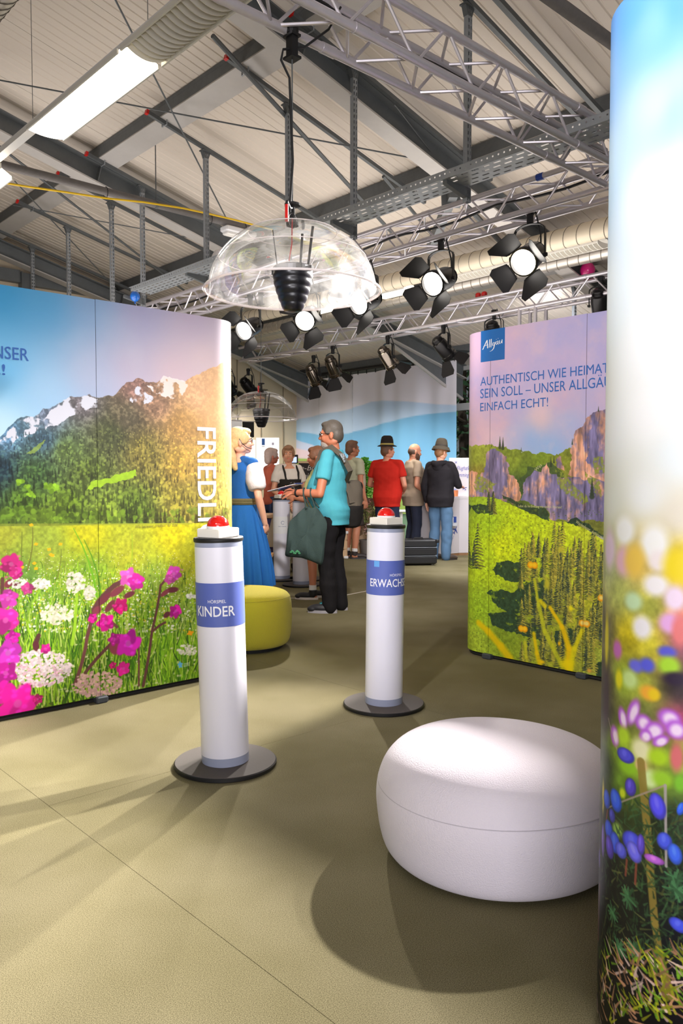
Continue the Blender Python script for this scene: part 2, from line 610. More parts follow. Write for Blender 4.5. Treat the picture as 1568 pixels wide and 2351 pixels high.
for k in range(6):
    for j in range(5):
        mb.bbox(W(16.6, p.dot(A2) - 1.5 + .5 * k + .25 * (j % 2), .1 + .2 * j), (.2, .48, .19), .015, AX)
tag(mb.build('added_red_wall', mat('brick red stand-in wall', (172, 84, 62), .85, noise=(4, .2))), 'low brick red stand-in wall added outside for a reddish reflection', 'wall')  # wall added in place of a reddish reflection at the window

# ---------------------------------------------------------------- lighting trusses
TZ, TH = 3.67, .24
def truss(p0, d, s, length, label, up=Z3, first=0.0):
    """square truss: p0 = near top chord start, d = run, s = horizontal side direction"""
    t = empty('lighting_truss', p0 - up * TH, 0, label, 'truss')
    corners = [Vector((0, 0, 0)), s * TH, -up * TH, s * TH - up * TH]
    for c in corners:
        mb = MB()
        mb.tube(p0 + c, p0 + c + d * length, .0245, n=14)
        mb.build('chord', M_ALU, t, 30)
    meshes = {}
    pitch = .25
    n = int(length / pitch)
    for fi, (i, j) in enumerate(((0, 2), (1, 3), (0, 1), (2, 3))):
        for k in range(n):
            fr, to = (i, j) if (k + fi) % 2 == 0 else (j, i)
            key = (fr, to)
            if key not in meshes:
                v = d * (pitch - .03) + corners[to] - corners[fr]
                mb = MB()
                mb.tube(Vector((0, 0, 0)), v, .009, n=6, cap=False)
                meshes[key] = mb.mesh('brace', M_ALU, True)
            local('brace', meshes[key], None, t, mat4=Matrix.Translation(up * TH + corners[fr] + d * (k * pitch + .015)))
    # welded coupler rings where segments join
    for u in [x * 2.0 + first for x in range(int(length / 2.0) + 1)]:
        if .1 < u < length - .1:
            for c in corners:
                mb = MB()
                mb.tube(p0 + c + d * (u - .045), p0 + c + d * (u + .045), .028, n=14)
                mb.build('coupler', M_ALU, t, 30)
    return t
truss(W(-1.6, 2.875, TZ), B2, A2, 7.1, 'nearest aluminium truss crossing the upper right under the roof', first=.35)
truss(W(5.575, 2.95, TZ), A2, B2, 9.4, 'middle aluminium truss carrying the lit spotlights behind the large clear dome')
truss(W(8.72, 2.6, TZ), A2, B2, 9.8, 'far aluminium truss carrying the dark spotlights in front of the curtains', first=.6)
tw = onb(1187, 1095, 8.70)
truss(W(8.72, tw.dot(A2) + .0, .02), Z3, B2, TZ - .25, 'vertical aluminium truss tower behind the purple alpine print wall', up=A2)

# ---------------------------------------------------------------- hanging rails, perforated struts, cable trays
def strut(p_top, z0, label, arm=True):
    """U-shaped perforated hanger"""
    root = empty('tray_hanger', Vector((p_top.x, p_top.y, z0)), ANG, label, 'hanger', 'perforated hangers of the cable tray')
    h = p_top.z - z0
    mb = MB()
    w, dp, th = .05, .04, .003
    pitch = .05
    n = max(2, int(h / pitch))
    pitch = h / n
    xs = [-w / 2, -.019, -.008, .008, .019, w / 2]
    # face plate with two columns of slots towards the viewer
    for k in range(n):
        zz = [k * pitch, k * pitch + pitch * .22, k * pitch + pitch * .78, (k + 1) * pitch]
        for i in range(5):
            for j in range(3):
                if i in (1, 3) and j == 1:
                    continue
                mb.add([(xs[i], 0, zz[j]), (xs[i + 1], 0, zz[j]), (xs[i + 1], 0, zz[j + 1]), (xs[i], 0, zz[j + 1])], [(0, 1, 2, 3)])
    for sx in (-1, 1):
        mb.box((sx * w / 2, dp / 2, h / 2), (th, dp, h))
        mb.box((sx * (w / 2 - .007), dp, h / 2), (.014, th, h))
    local('channel', mb, M_GALV, root)
    mb = MB()
    mb.box((0, .02, h - .01), (.13, .07, .012))
    mb.prism([(-.06, 0), (.06, 0), (.026, -.09), (-.026, -.09)], (0, .0, h), Vector((1, 0, 0)), Vector((0, 0, 1)), Vector((0, 1, 0)), .045)
    local('head_plate', mb, M_GALVD, root)
    if arm:
        mb = MB()
        mb.prism([(.02, 0), (-.27, 0), (-.27, -.03), (.02, -.09)], (0, 0, arm - z0), Vector((1, 0, 0)), Vector((0, 0, 1)), Vector((0, 1, 0)), .04)
        local('bracket_arm', mb, M_GALVD, root)
    return root
TRAY_B, TRAY_Z = 4.745, 3.53
HB = TRAY_B + .29
for x, lab in ((1072, 'perforated hanger at the right end of the cable tray'), (815, 'perforated hanger in the middle, just right of the large dome'), (667, 'perforated hanger rising behind the top of the large dome'),
               (480, 'perforated hanger left of the large dome'), (335, 'perforated hanger above the left end of the cable tray'), (265, 'perforated hanger above the left wall by the blue balloon'),
               (166, 'perforated hanger rising above the blue print wall'), (84, 'leftmost short perforated hanger by the gable column')):
    a = onb(x, 1095, HB).dot(A2)
    ztop = roofz(HB) - .2
    strut(W(HB, a, ztop), TRAY_Z - .11, lab, TRAY_Z)
    rl = empty('support_rail', W(4.3, a, roofz(4.3) - .2), 0, 'sloping rail of the ' + lab, 'rail', 'sloping rails under the purlins')
    mb = MB()
    mb.box((W(4.3, a, roofz(4.3) - .19) + W(7.05, a, roofz(7.05) - .19)) / 2, (2.75 / SL.dot(B2), .04, .04), AXS)
    mb.build('rail_profile', M_GALVD, rl)
    mb = MB()
    mb.box(W(4.29, a, roofz(4.29) - .19), (.03, .046, .046), AXS)
    mb.build('end_cap', M_RED, rl)
    mb = MB()
    mb.path([W(4.5, a - .05, roofz(4.5) - .12), W(4.5, a - .05, roofz(4.5) - .22), W(4.5, a + .05, roofz(4.5) - .22), W(4.5, a + .05, roofz(4.5) - .12)], .007, 5)
    mb.path([W(6.85, a - .05, roofz(6.85) - .12), W(6.85, a - .05, roofz(6.85) - .22), W(6.85, a + .05, roofz(6.85) - .22), W(6.85, a + .05, roofz(6.85) - .12)], .009, 5)
    mb.build('beam_clamp', M_GALV, rl)
p0, p1 = onroof(1141, 0, -.19), onroof(1386, 263, -.19)
rl = empty('support_rail', p0, 0, 'steel support rail ending at a clamp above the near truss, beside the bright column', 'rail', 'sloping rails under the purlins')
mb = MB()
a_ = (p0.dot(A2) + p1.dot(A2)) / 2
mb.box((W(3.6, a_, roofz(3.6) - .19) + W(7.05, a_, roofz(7.05) - .19)) / 2, (3.45 / SL.dot(B2), .045, .045), AXS)
mb.build('rail_profile', M_GALVD, rl)
mb = MB()
mb.path([W(6.85, a_ - .05, roofz(6.85) - .12), W(6.85, a_ - .05, roofz(6.85) - .23), W(6.85, a_ + .05, roofz(6.85) - .23), W(6.85, a_ + .05, roofz(6.85) - .12)], .012, 5)
mb.build('beam_clamp', M_GALV, rl)

def cable_tray(b, a0, a1, z, width, label, holes=True):
    t = empty('cable_tray', W(b, a0, z), 0, label, 'cable tray')
    # two lips with a row of holes
    for bb, nm in ((b, 'side_lip'), (b + width, 'side_lip')):
        mb = MB()
        pitch = .05
        n = int((a1 - a0) / pitch)
        zs = [z, z + .03, z + .042, z + .06]
        for k in range(n):
            aa = [a0 + k * pitch, a0 + k * pitch + .019, a0 + k * pitch + .031, a0 + (k + 1) * pitch]
            for i in range(3):
                for j in range(3):
                    if i == 1 and j == 1:
                        continue
                    mb.add([W(bb, aa[i], zs[j]), W(bb, aa[i + 1], zs[j]), W(bb, aa[i + 1], zs[j + 1]), W(bb, aa[i], zs[j + 1])], [(0, 1, 2, 3)])
        mb.box(W(bb + (.006 if bb == b else -.006), (a0 + a1) / 2, z + .06), (.014, a1 - a0, .003), AX)
        mb.build(nm, M_GALV, t)
    mb = MB()
    pitch = .1
    n = int((a1 - a0) / pitch)
    rows = 4
    bs = []
    for r_ in range(rows):
        c = b + width * (r_ + .5) / rows
        bs += [c - .009, c + .009]
    bs = [b] + bs + [b + width]
    for k in range(n):
        for i in range(len(bs) - 1):
            off = 0.05 if (i // 2) % 2 else 0.0
            aa = [a0 + k * pitch + off, a0 + k * pitch + .03 + off, a0 + k * pitch + .09 + off, a0 + (k + 1) * pitch + off]
            for j in range(3):
                if i % 2 == 1 and j == 1:
                    continue
                if i % 2 == 0:
                    if j == 0:
                        mb.add([W(bs[i], a0 + k * pitch, z), W(bs[i + 1], a0 + k * pitch, z), W(bs[i + 1], a0 + (k + 1) * pitch, z), W(bs[i], a0 + (k + 1) * pitch, z)], [(0, 1, 2, 3)])
                    continue
                mb.add([W(bs[i], aa[j], z), W(bs[i + 1], aa[j], z), W(bs[i + 1], aa[j + 1], z), W(bs[i], aa[j + 1], z)], [(0, 1, 2, 3)])
    mb.build('perforated_base', M_GALV, t)
    return t
a_l = onb(296, 690, TRAY_B).dot(A2)
cable_tray(TRAY_B, 2.6, a_l, TRAY_Z, .26, 'long galvanised perforated cable tray slanting behind the large dome')
cable_tray(9.6, 2.5, onb(1215, 720, 9.6).dot(A2), 3.35, .26, 'galvanised perforated cable tray behind the far truss under the pink balloon')
aa = onb(1322, 660, 9.9).dot(A2)
strut(W(9.9, aa, roofz(9.9) - .02), 3.24, 'dark perforated hanger beside the pink balloon', 3.35)

# ---------------------------------------------------------------- pipes, ducts
M_PIPE = mat('grey pipe lagging', (112, 108, 106), .8, 0, noise=(18, .22), bump=(40, .3))
for (a, b0, b1, z, r, lab) in ((8.33, 1.5, 6.6, 4.40, .043, 'grey lagged pipe with a yellow cable tied below it at the left'), (3.13, 3.2, 7.4, 4.5, .047, 'grey lagged pipe in the upper right corner by the bright column')):
    t = empty('pipe', W(b0, a, z), 0, lab, 'pipe')
    mb = MB()
    mb.tube(W(b0, a, z), W(b1, a, z), r, n=16)
    mb.build('pipe_run', M_PIPE, t, 30)
    for bb in (b0 + 1.2, b0 + 3.2):
        mb = MB()
        mb.tube(W(bb, a, z), W(bb, a, roofz(bb) - .02), .007, n=6)
        mb.tube(W(bb - .015, a, z), W(bb + .015, a, z), r + .006, n=16)
        mb.build('pipe_hanger', M_GALVD, t, 30)
pts = [ona(x, y, 8.26) for x, y in ((-20, 415), (60, 428), (150, 441), (243, 455), (330, 464), (420, 478), (480, 491), (540, 505), (600, 521), (625, 527))]
pts += [W(6.35, 8.27, 4.36), W(6.4, 8.1, 4.2), W(6.3, 7.9, 4.05)]
mb = MB()
mb.path(pts, .011, 8)
cab = tag(mb.build('cable', M_YEL, None, True), 'yellow cable sagging below the grey pipe at the left', 'cable')
for x in (243, 482, 560):
    p = ona(x, 455, 8.33)
    mb = MB()
    bb = p.dot(B2)
    mb.path([W(bb, 8.33 + .05 * math.cos(t), 4.385 + .065 * math.sin(t)) for t in [i * .5 for i in range(13)]], .004, 5, closed=True)
    o = mb.build('cable_tie', M_RUBBER, cab)

def duct(b, z, r, a0, a1, m, label, pitch=.14):
    t = empty('air_duct', W(b, a0, z), 0, label, 'duct')
    mb = MB()
    mb.tube(W(b, a0, z), W(b, a1, z), r, n=28)
    mb.build('duct_shell', m, t, 40)
    mb = MB()
    n = int((a1 - a0) / pitch * 20)
    pts = [W(b + math.cos(k / 20 * 6.2832) * (r + .001), a0 + k / 20 * pitch, z + math.sin(k / 20 * 6.2832) * (r + .001)) for k in range(n)]
    mb.path(pts, .0045, 4)
    mb.build('spiral_seam', mat('duct seam', (120, 114, 104), .5, .4), t, True)
duct(7.70, 3.85, .105, 1.5, 13, M_DUCTB, 'cream spiral air duct running along the roof above the spotlights', .16)
duct(8.24, 3.77, .086, 1.5, 13, M_DUCT, 'shiny silver spiral air duct running below the cream one', .14)
duct(1.58, 3.95, .15, 2.4, 9, M_DUCT, 'silver spiral air duct cut off by the top left corner', .075)
# ---------------------------------------------------------------- fluorescent luminaires
M_TUBE = mat('lit diffuser', (255, 246, 226), .5, emit=((255, 244, 220), 7.5))
def arc_prof(w, sag, n=8, z=0):
    return [(w * (i / n - .5), z - sag * (1 - (2 * i / n - 1) ** 2)) for i in range(n + 1)]
slat_mesh = {}
def luminaire(b, a0, a1, z, w, lit, label):
    t = empty('strip_light', W(b, a0, z), 0, label, 'strip light', 'strip lights under the roof')
    ac, L = (a0 + a1) / 2, a1 - a0
    mb = MB()
    mb.box(W(b, ac, z + .085), (.1, L, .05), AX)
    # wings
    for s in (-1, 1):
        mb.add([W(b + s * .05, a0, z + .07), W(b + s * w / 2, a0, z + .012), W(b + s * w / 2, a1, z + .012), W(b + s * .05, a1, z + .07)], [(0, 1, 2, 3)])
        mb.box(W(b + s * w / 2, ac, z + .006), (.012, L, .03), AX)
    mb.build('housing', M_LAMPW, t)
    if lit:
        mb = MB()
        pr = arc_prof(w - .02, .016)
        mb.grid([[W(b + x, a, z + h) for x, h in pr] for a in (a0, a1)])
        for a in (a0, a1):
            mb.add([W(b + x, a, z + h) for x, h in pr], [tuple(range(len(pr)))])
        mb.build('diffuser', M_TUBE, t, 60)
    else:
        n = int(L / .058)
        key = round(w, 3)
        if key not in slat_mesh:
            mb = MB()
            up_, lo = arc_prof(w - .014, .012, 8, .035), arc_prof(w - .014, .045, 8, .005)
            mb.prism(up_ + lo[::-1], (0, 0, 0), B2, Z3, A2, .006)
            slat_mesh[key] = mb.mesh('slat', mat('louver sheet', (226, 222, 212), .45))
        for k in range(n):
            local('slat', slat_mesh[key], None, t, mat4=Matrix.Translation(A2 * (.02 + k * .058)))
    return t
LB, LZ = 2.55, 3.92
luminaire(LB, 4.72, 6.22, LZ, .29, True, 'long lit strip light glaring white under the roof at the upper left')
luminaire(LB, 3.15, 4.68, LZ, .29, False, 'unlit strip light with curved white louvers behind the top of the near truss')
luminaire(LB, 7.32, 8.8, LZ, .29, True, 'lit strip light cut off by the left edge of the picture')
rail = empty('trunking_rail', W(LB, 3.0, LZ + .12), 0, 'white trunking rail that carries the upper left strip lights', 'rail')
mb = MB()
mb.box(W(LB, 6.0, LZ + .135), (.075, 6.0, .05), AX, 0)
mb.build('rail_profile', M_WHITE, rail)
for x, y in ((68, 338), (330, 92)):
    a = onb(x, y, LB - .03).dot(A2)
    mb = MB()
    mb.tube(W(LB, a, LZ + .15), W(LB, a, roofz(LB) - .01), .0025, n=5)
    mb.build('suspension_wire', M_GALVD, rail)
F_B, F_Z = 7.97, 3.77
fa = lambda x: onb(x, 640, F_B).dot(A2)
for x0, x1, lit, lab in ((1390, 1005, False, 'unlit louvered strip light between the cream and silver ducts behind the lit spotlights'), (945, 868, True, 'lit strip light between the ducts right of the large dome'), (862, 800, False, 'unlit strip light between the ducts behind the right rim of the large dome'),
                         (792, 722, True, 'lit strip light between the ducts behind the middle spotlight')):
    luminaire(F_B, fa(x0) + .02, fa(x1), F_Z, .26, lit, lab)
mb = MB()
mb.box(W(F_B, 7.5, F_Z + .135), (.075, 10, .05), AX)
tag(mb.build('trunking_rail', M_WHITE), 'white trunking rail between the cream and silver air ducts', 'rail')

# emergency exit lamp under the pipe
p = ona(548, 533, 8.33)
em = empty('emergency_lamp', p, ANG, 'white emergency lamp with a pictogram hanging below the lagged pipe', 'emergency lamp')
mb = MB()
mb.bbox((0, 0, 0), (.46, .16, .07), .015)
local('lamp_body', mb, M_WHITE, em)
mb = MB()
mb.bbox((0, 0, -.05), (.42, .11, .04), .01)
local('lamp_cover', mb, mat('lamp cover', (238, 236, 232), .3), em)
mb = MB()
for x in (-.15, .15):
    mb.tube((x, 0, .03), (x, .0, 4.40 - p.z - .03), .005, n=5)
local('lamp_bracket', mb, M_GALVD, em)
mb = MB()
mb.prism([(0, 0), (.03, .03), (.022, .03), (0, .012), (-.022, .03), (-.03, .03)], (.12, -.0835, -.012), Vector((1, 0, 0)), Vector((0, 0, 1)), Vector((0, 1, 0)), .004)
mb.prism([(0, 0), (.03, -.03), (.022, -.03), (0, -.012), (-.022, -.03), (-.03, -.03)], (.12, -.0835, .01), Vector((1, 0, 0)), Vector((0, 0, 1)), Vector((0, 1, 0)), .004)
local('pictogram', mb, mat('pale grey print', (176, 178, 182), .5), em)

# ---------------------------------------------------------------- PAR spotlights
M_LENS = mat('lit lamp lens', (255, 250, 240), .3, emit=((255, 248, 238), 14))
M_LENSOFF = mat('dim lamp lens', (180, 180, 176), .15, .3)
M_CAN = mat('black spotlight can', (30, 29, 31), .3, .5)
M_CHROME = mat('polished spotlight can', (120, 112, 104), .14, .95)
M_DOOR = mat('barn door sheet', (33, 32, 34), .5, .3)
par_meshes = {}
def par_parts(chrome):
    if chrome in par_meshes:
        return par_meshes[chrome]
    d = {}
    mb = MB()
    mb.lathe([(.001, .205), (.045, .2), (.07, .18), (.078, .13), (.098, .115), (.104, .07), (.106, -.1), (.118, -.108), (.12, -.15), (.116, -.162), (.105, -.162), (.1, -.13)], 28, cap=False)
    for k in range(5):
        mb.lathe([(.079 + .003 * (k == 4), .17 - .009 * k), (.084, .168 - .009 * k), (.079, .166 - .009 * k)], 20, cap=False)
    d['can'] = mb.mesh('can', M_CHROME if chrome else M_CAN, 35)
    for nm, m in (('lens', M_LENS), ('lens_off', M_LENSOFF)):
        mb = MB()
        mb.lathe([(.101, -.13), (.08, -.139), (.045, -.146), (.001, -.149)], 24, cap=False)
        d[nm] = mb.mesh('lens', m, 60)
    mb = MB()
    mb.box((0, 0, .0), (.2, .16, .002))
    # yoke in its own frame: pivot at 0, going up
    mb = MB()
    for s in (-1, 1):
        mb.box((s * .132, 0, .095), (.007, .034, .23))
        mb.tube((s * .118, 0, 0), (s * .15, 0, 0), .016, n=10)
    pts = [(.132 * math.cos(t), 0, .21 + .06 * math.sin(t)) for t in [math.pi * k / 8 for k in range(9)]]
    for p, q in zip(pts[:-1], pts[1:]):
        p, q = Vector(p), Vector(q)
        dd = (q - p).normalized()
        mb.box((p + q) / 2, ((q - p).length * 1.08, .034, .007), (dd, Vector((0, 1, 0)), dd.cross(Vector((0, 1, 0)))))
    d['yoke'] = mb.mesh('yoke', M_BLACK)
    mb = MB()
    mb.tube((.15, 0, 0), (.172, 0, 0), .028, n=8)
    d['tilt_knob'] = mb.mesh('tilt_knob', M_BLACK)
    mb = MB()
    mb.bbox((0, 0, .31), (.045, .05, .08), .006)
    mb.bbox((0, 0, .372), (.07, .05, .06), .008)
    mb.tube((.03, 0, .36), (.075, 0, .36), .008, n=6)
    d['clamp'] = mb.mesh('clamp', M_BLACK)
    for w0, w1, l, nm in ((.08, .14, .205, 'wide'), (.075, .115, .18, 'narrow')):
        mb = MB()
        mb.prism([(-w0, 0), (w0, 0), (w1, l * .75), (w1 * .8, l), (-w1 * .8, l), (-w1, l * .75)], (0, 0, 0), Vector((1, 0, 0)), Vector((0, 0, -1)), Vector((0, 1, 0)), .003)
        mb.tube((-w0 * .8, .002, 0), (w0 * .8, .002, 0), .006, n=6)
        d[nm] = mb.mesh('barn_door', M_DOOR)
    mb = MB()
    mb.box((0, 0, -.162), (.25, .25, .004))
    d['frame'] = None
    par_meshes[chrome] = d
    return d

def par(pivot, aim, label, lit, chrome=False, power=0, angle=46, doors=(40, 38, 42, 36), hang=.40, color=(1, .94, .86)):
    pivot = Vector(pivot)
    root = empty('par_spotlight', pivot, 0, label, 'spotlight', 'lit spotlights on the middle truss' if lit else 'dark spotlights on the far truss')
    d = par_parts(chrome)
    dr = Vector(aim).normalized()
    zax = -dr
    xax = Z3.cross(zax)
    xax = xax.normalized() if xax.length > 1e-4 else Vector((1, 0, 0))
    yax = zax.cross(xax)
    rot = Matrix((xax, yax, zax)).transposed().to_4x4()
    yaw = math.atan2(xax.y, xax.x)
    yrot = Matrix.Rotation(yaw, 4, 'Z')
    local('can', d['can'], None, root, mat4=rot)
    local('lens', d['lens' if lit else 'lens_off'], None, root, mat4=rot)
    up_s = Matrix.Diagonal((1, 1, hang / .40, 1))
    yk = local('yoke', d['yoke'], None, root, mat4=yrot @ up_s)
    local('tilt_knob', d['tilt_knob'], None, root, mat4=yrot)
    local('clamp', d['clamp'], None, root, mat4=yrot @ Matrix.Translation((0, 0, hang - .40)))
    for k in range(4):
        m = rot @ Matrix.Rotation(k * math.pi / 2 + (R(-28) if lit else R(12)), 4, 'Z') @ Matrix.Translation((0, .118, -.162)) @ Matrix.Rotation(R(doors[k]), 4, 'X')
        local('barn_door', d['wide' if k % 2 == 0 else 'narrow'], None, root, mat4=m)
    mb = MB()
    e = rot @ Vector((0, 0, .2))
    mb.path([e, e + Vector((.02, .03, -.05)), Vector((.11, .06, .02)), Vector((.1, .04, .2)), Vector((.04, .02, hang + .02))], .007, 6)
    local('power_cable', mb, M_RUBBER, root, True)
    if power:
        l = spot_light('spot_lamp', pivot + dr * .19, pivot + dr * 3, power, angle, .45 if lit else 1.0, color, .05)
        l.parent = root
        l.location = dr * .19
    return root
T2, T3 = 5.66, 8.80
for px, py, aim, lab, pw in ((1216, 590, (-.7, -1.0, -.66), 'lit spotlight nearest the bright column, its barn doors spread', 1600),
                        (1012, 643, (-.8, -1.0, -.55), 'lit spotlight in the middle truss above the man in the red shirt', 1700),
                        (842, 690, (-.75, -1.0, -.5), 'lit spotlight behind the right rim of the large dome', 1200),
                        (708, 728, (-.25, -1.0, -.5), 'lit spotlight hanging just below the speaker of the large dome', 800),
                        (575, 752, (-.5, -1.0, -.5), 'lit spotlight beside the top of the left print wall', 420)):
    par(onb(px, py, T2), aim, lab, True, False, pw, 50)
for px, py, aim, lab, ch in ((720, 862, (.5, .5, -1.0), 'dark polished spotlight hanging left of the pair near the red shirt', True),
                        (764, 842, (.45, .6, -1.0), 'dark polished spotlight hanging second from the left over the curtain', True),
                        (890, 822, (.7, .4, -.95), 'dark spotlight with open barn doors over the man in the red shirt', True),
                        (1018, 800, (.75, .35, -.8), 'dark spotlight with splayed barn doors over the right end of the curtain', False),
                        (570, 888, (.6, .5, -.8), 'dark spotlight above the far dome, right one of the two', False),
                        (526, 889, (.3, .55, -.8), 'dark spotlight half hidden by the left print wall', False),
                        (1134, 770, (.3, .5, -.9), 'dark spotlight peeking above the blue logo square', False),
                        (1378, 700, (.3, .5, -.9), 'dark spotlight beside the bright column above the alpine wall', False)):
    par(onb(px, py, T3), aim, lab, False, ch, 190 if px < 950 else 45, 100, hang=.34)


# ---------------------------------------------------------------- clear sound domes
def acrylic():
    m = bpy.data.materials.new('clear acrylic')
    m.use_nodes = True
    nt = m.node_tree
    nt.nodes.remove(nt.nodes['Principled BSDF'])
    out = nt.nodes['Material Output']
    tr = nt.nodes.new('ShaderNodeBsdfTransparent')
    tr.inputs[0].default_value = (.985, .985, .99, 1)
    gl = nt.nodes.new('ShaderNodeBsdfGlossy')
    gl.inputs['Roughness'].default_value = .03
    lw = nt.nodes.new('ShaderNodeFresnel')
    lw.inputs['IOR'].default_value = 1.55
    no = nt.nodes.new('ShaderNodeTexNoise')
    no.inputs['Scale'].default_value = 3.2
    no.inputs['Detail'].default_value = 1.5
    tc = nt.nodes.new('ShaderNodeTexCoord')
    nt.links.new(tc.outputs['Object'], no.inputs['Vector'])
    bp = nt.nodes.new('ShaderNodeBump')
    bp.inputs['Strength'].default_value = .35
    bp.inputs['Distance'].default_value = .08
    nt.links.new(no.outputs['Fac'], bp.inputs['Height'])
    nt.links.new(bp.outputs['Normal'], gl.inputs['Normal'])
    mx = nt.nodes.new('ShaderNodeMixShader')
    mul = nt.nodes.new('ShaderNodeMath')
    mul.operation = 'MULTIPLY'
    mul.inputs[1].default_value = .55
    nt.links.new(lw.outputs[0], mul.inputs[0])
    nt.links.new(mul.outputs[0], mx.inputs[0])
    nt.links.new(tr.outputs[0], mx.inputs[1])
    nt.links.new(gl.outputs[0], mx.inputs[2])
    df = nt.nodes.new('ShaderNodeBsdfTranslucent')
    df.inputs[0].default_value = (.95, .94, .95, 1)
    mx2 = nt.nodes.new('ShaderNodeMixShader')
    n2 = nt.nodes.new('ShaderNodeTexNoise')
    n2.inputs['Scale'].default_value = 9
    n2.inputs['Detail'].default_value = 5
    nt.links.new(tc.outputs['Object'], n2.inputs['Vector'])
    mr = nt.nodes.new('ShaderNodeMapRange')
    mr.inputs[1].default_value, mr.inputs[2].default_value, mr.inputs[3].default_value, mr.inputs[4].default_value = .4, .75, .03, .16
    nt.links.new(n2.outputs['Fac'], mr.inputs[0])
    nt.links.new(mr.outputs[0], mx2.inputs[0])
    nt.links.new(mx.outputs[0], mx2.inputs[1])
    nt.links.new(df.outputs[0], mx2.inputs[2])
    nt.links.new(mx2.outputs[0], out.inputs['Surface'])
    return m
M_ACR = acrylic()
M_ACRE = mat('acrylic edge', (236, 226, 226), .15, 0, alpha=.55)
M_SPK = mat('black speaker shell', (24, 24, 30), .28, .1)
def dome(c, label, top_z, yaw):
    """c = centre of the rim"""
    Rr, H = .415, .335
    t = empty('sound_dome', c, yaw, label, 'sound dome', 'clear acrylic sound domes')
    prof = []
    for i in range(25):
        u = i / 24
        an = u * math.pi / 2
        prof.append((max(.001, Rr * math.cos(an) ** .92), H * math.sin(an) ** 1.02))
    mb = MB()
    mb.lathe([(Rr + .022, 0), (Rr + .022, .006), (Rr, .008)] + prof[1:], 72, cap=False)
    local('dome_shell', mb, M_ACR, t, 60)
    mb = MB()
    mb.path([((Rr + .02) * math.cos(k * math.pi / 36), (Rr + .02) * math.sin(k * math.pi / 36), .003) for k in range(72)], .006, 6, closed=True)
    local('dome_rim', mb, M_ACRE, t, True)
    mb = MB()
    for q in (.16, .29):
        i = min(range(25), key=lambda k: abs(prof[k][1] - q))
        mb.path([(prof[i][0] * math.cos(k * math.pi / 36), prof[i][0] * math.sin(k * math.pi / 36), prof[i][1]) for k in range(72)], .0022, 5, closed=True)
    local('moulded_seam', mb, M_ACRE, t, True)
    # speaker cup
    mb = MB()
    pr = [(.001, .125), (.088, .125), (.094, .118), (.094, .102)]
    for k in range(36):
        z = .096 - k * .188 / 35
        q = (.096 - z) / .188
        pr.append((.097 - .055 * q ** 1.7 + .0035 * abs(math.sin(q * math.pi * 5)), z))
    pr += [(.02, -.096), (.001, -.096)]
    mb.lathe(pr, 28, cap=False)
    sp = local('speaker', mb, M_SPK, t, 50)
    mb = MB()
    mb.lathe([(.0965, .094), (.098, .097), (.098, .118), (.0965, .12)], 28, cap=False)
    local('speaker_collar', mb, mat('grey collar', (96, 96, 100), .4, .3), sp)
    mb = MB()
    for an in (-1.95, -1.2, 1.2, 1.95):
        mb.box((.1 * math.cos(an), .1 * math.sin(an), .107), (.026, .026, .022), (Vector((math.cos(an), math.sin(an), 0)), Vector((-math.sin(an), math.cos(an), 0)), Z3))
    local('corner_screw', mb, M_BLACKM, sp)
    for an, r_ in ((-1.0, .009), (2.1, .004), (.4, .009)):
        mb = MB()
        x, y = math.cos(an), math.sin(an)
        mb.tube((.08 * x, .08 * y, .12), (.15 * x * .7, .15 * y * .7, H - .022), r_ * .8, n=6)
        local('strap', mb, M_BLACKM, t)
    mb = MB()
    mb.path([(-.09, -.11, H - .02), (-.1, -.12, .26), (-.085, -.1, .2), (-.07, -.06, .13)], .0028, 5)
    local('signal_wire', mb, mat('red wire', (176, 34, 40), .5), t, True)
    mb = MB()
    mb.tube((-.1, -.08, H - .03), (-.1, -.08, H + .05), .009, n=8)
    local('red_plug', mb, M_RED, t)
    mb = MB()
    mb.path([(-.1, -.08, H + .045), (-.09, -.07, H + .07), (-.04, -.03, H + .06), (0, 0, H + .075)], .006, 6)
    mb.path([(-.05 + .025 * math.cos(k * .5), -.06, H - .01 + .035 * math.sin(k * .5)) for k in range(13)], .003, 5)
    local('signal_cable', mb, M_RUBBER, t, True)
    mb = MB()
    mb.lathe([(.03, H - .012), (.034, H + .004), (.014, H + .02), (.012, H + .08), (.04, H + .085), (.04, H + .095), (.006, H + .1)], 14)
    local('hanger_hub', mb, M_BLACKM, t)
    mb = MB()
    mb.tube((0, 0, H + .09), (0, 0, top_z - c[2] - .1), .0035, n=6)
    local('steel_wire', mb, M_GALVD, t)
    mb = MB()
    z = top_z - c[2]
    mb.box((0, 0, z - .05), (.035, .05, .11))
    mb.box((0, 0, z - .105), (.06, .07, .012))
    mb.box((0, 0, z - .0), (.055, .07, .012))
    mb.lathe([(.03, z + .01), (.034, z + .03), (.03, z + .05)], 12)
    local('truss_clamp', mb, M_BLACK, t)
    return t
dome(at(672, 671, 3.97), 'large near clear acrylic sound dome with a black speaker hanging from the near truss', TZ - TH - .03, ANG)
dome(at(600, 963, 9.5), 'small far clear sound dome above the blonde woman in the blue dirndl', TZ - TH - .03, ANG)

# ---------------------------------------------------------------- listening pillars
M_FROST = mat('frosted white tube', (228, 226, 238), .38, 0, coat=.25)
M_RING = mat('grey tube ring', (150, 156, 178), .3, 0)
M_CAP = mat('dark grey base sheet', (88, 82, 80), .75, 0, noise=(160, .12), spec=.2)
M_EDGE = mat('black edge', (18, 18, 20), .5)
M_BAND = mat('blue paper band', (84, 100, 176), .55, noise=(4, .06))
M_WBOX = mat('white painted wood', (238, 232, 220), .5, noise=(9, .04))
M_TXT = mat('white print', (238, 238, 244), .5)
M_TXTD = mat('dark blue print', (60, 78, 140), .5)
M_BTN = mat('glossy red dome', (222, 22, 14), .12, 0, coat=.6)

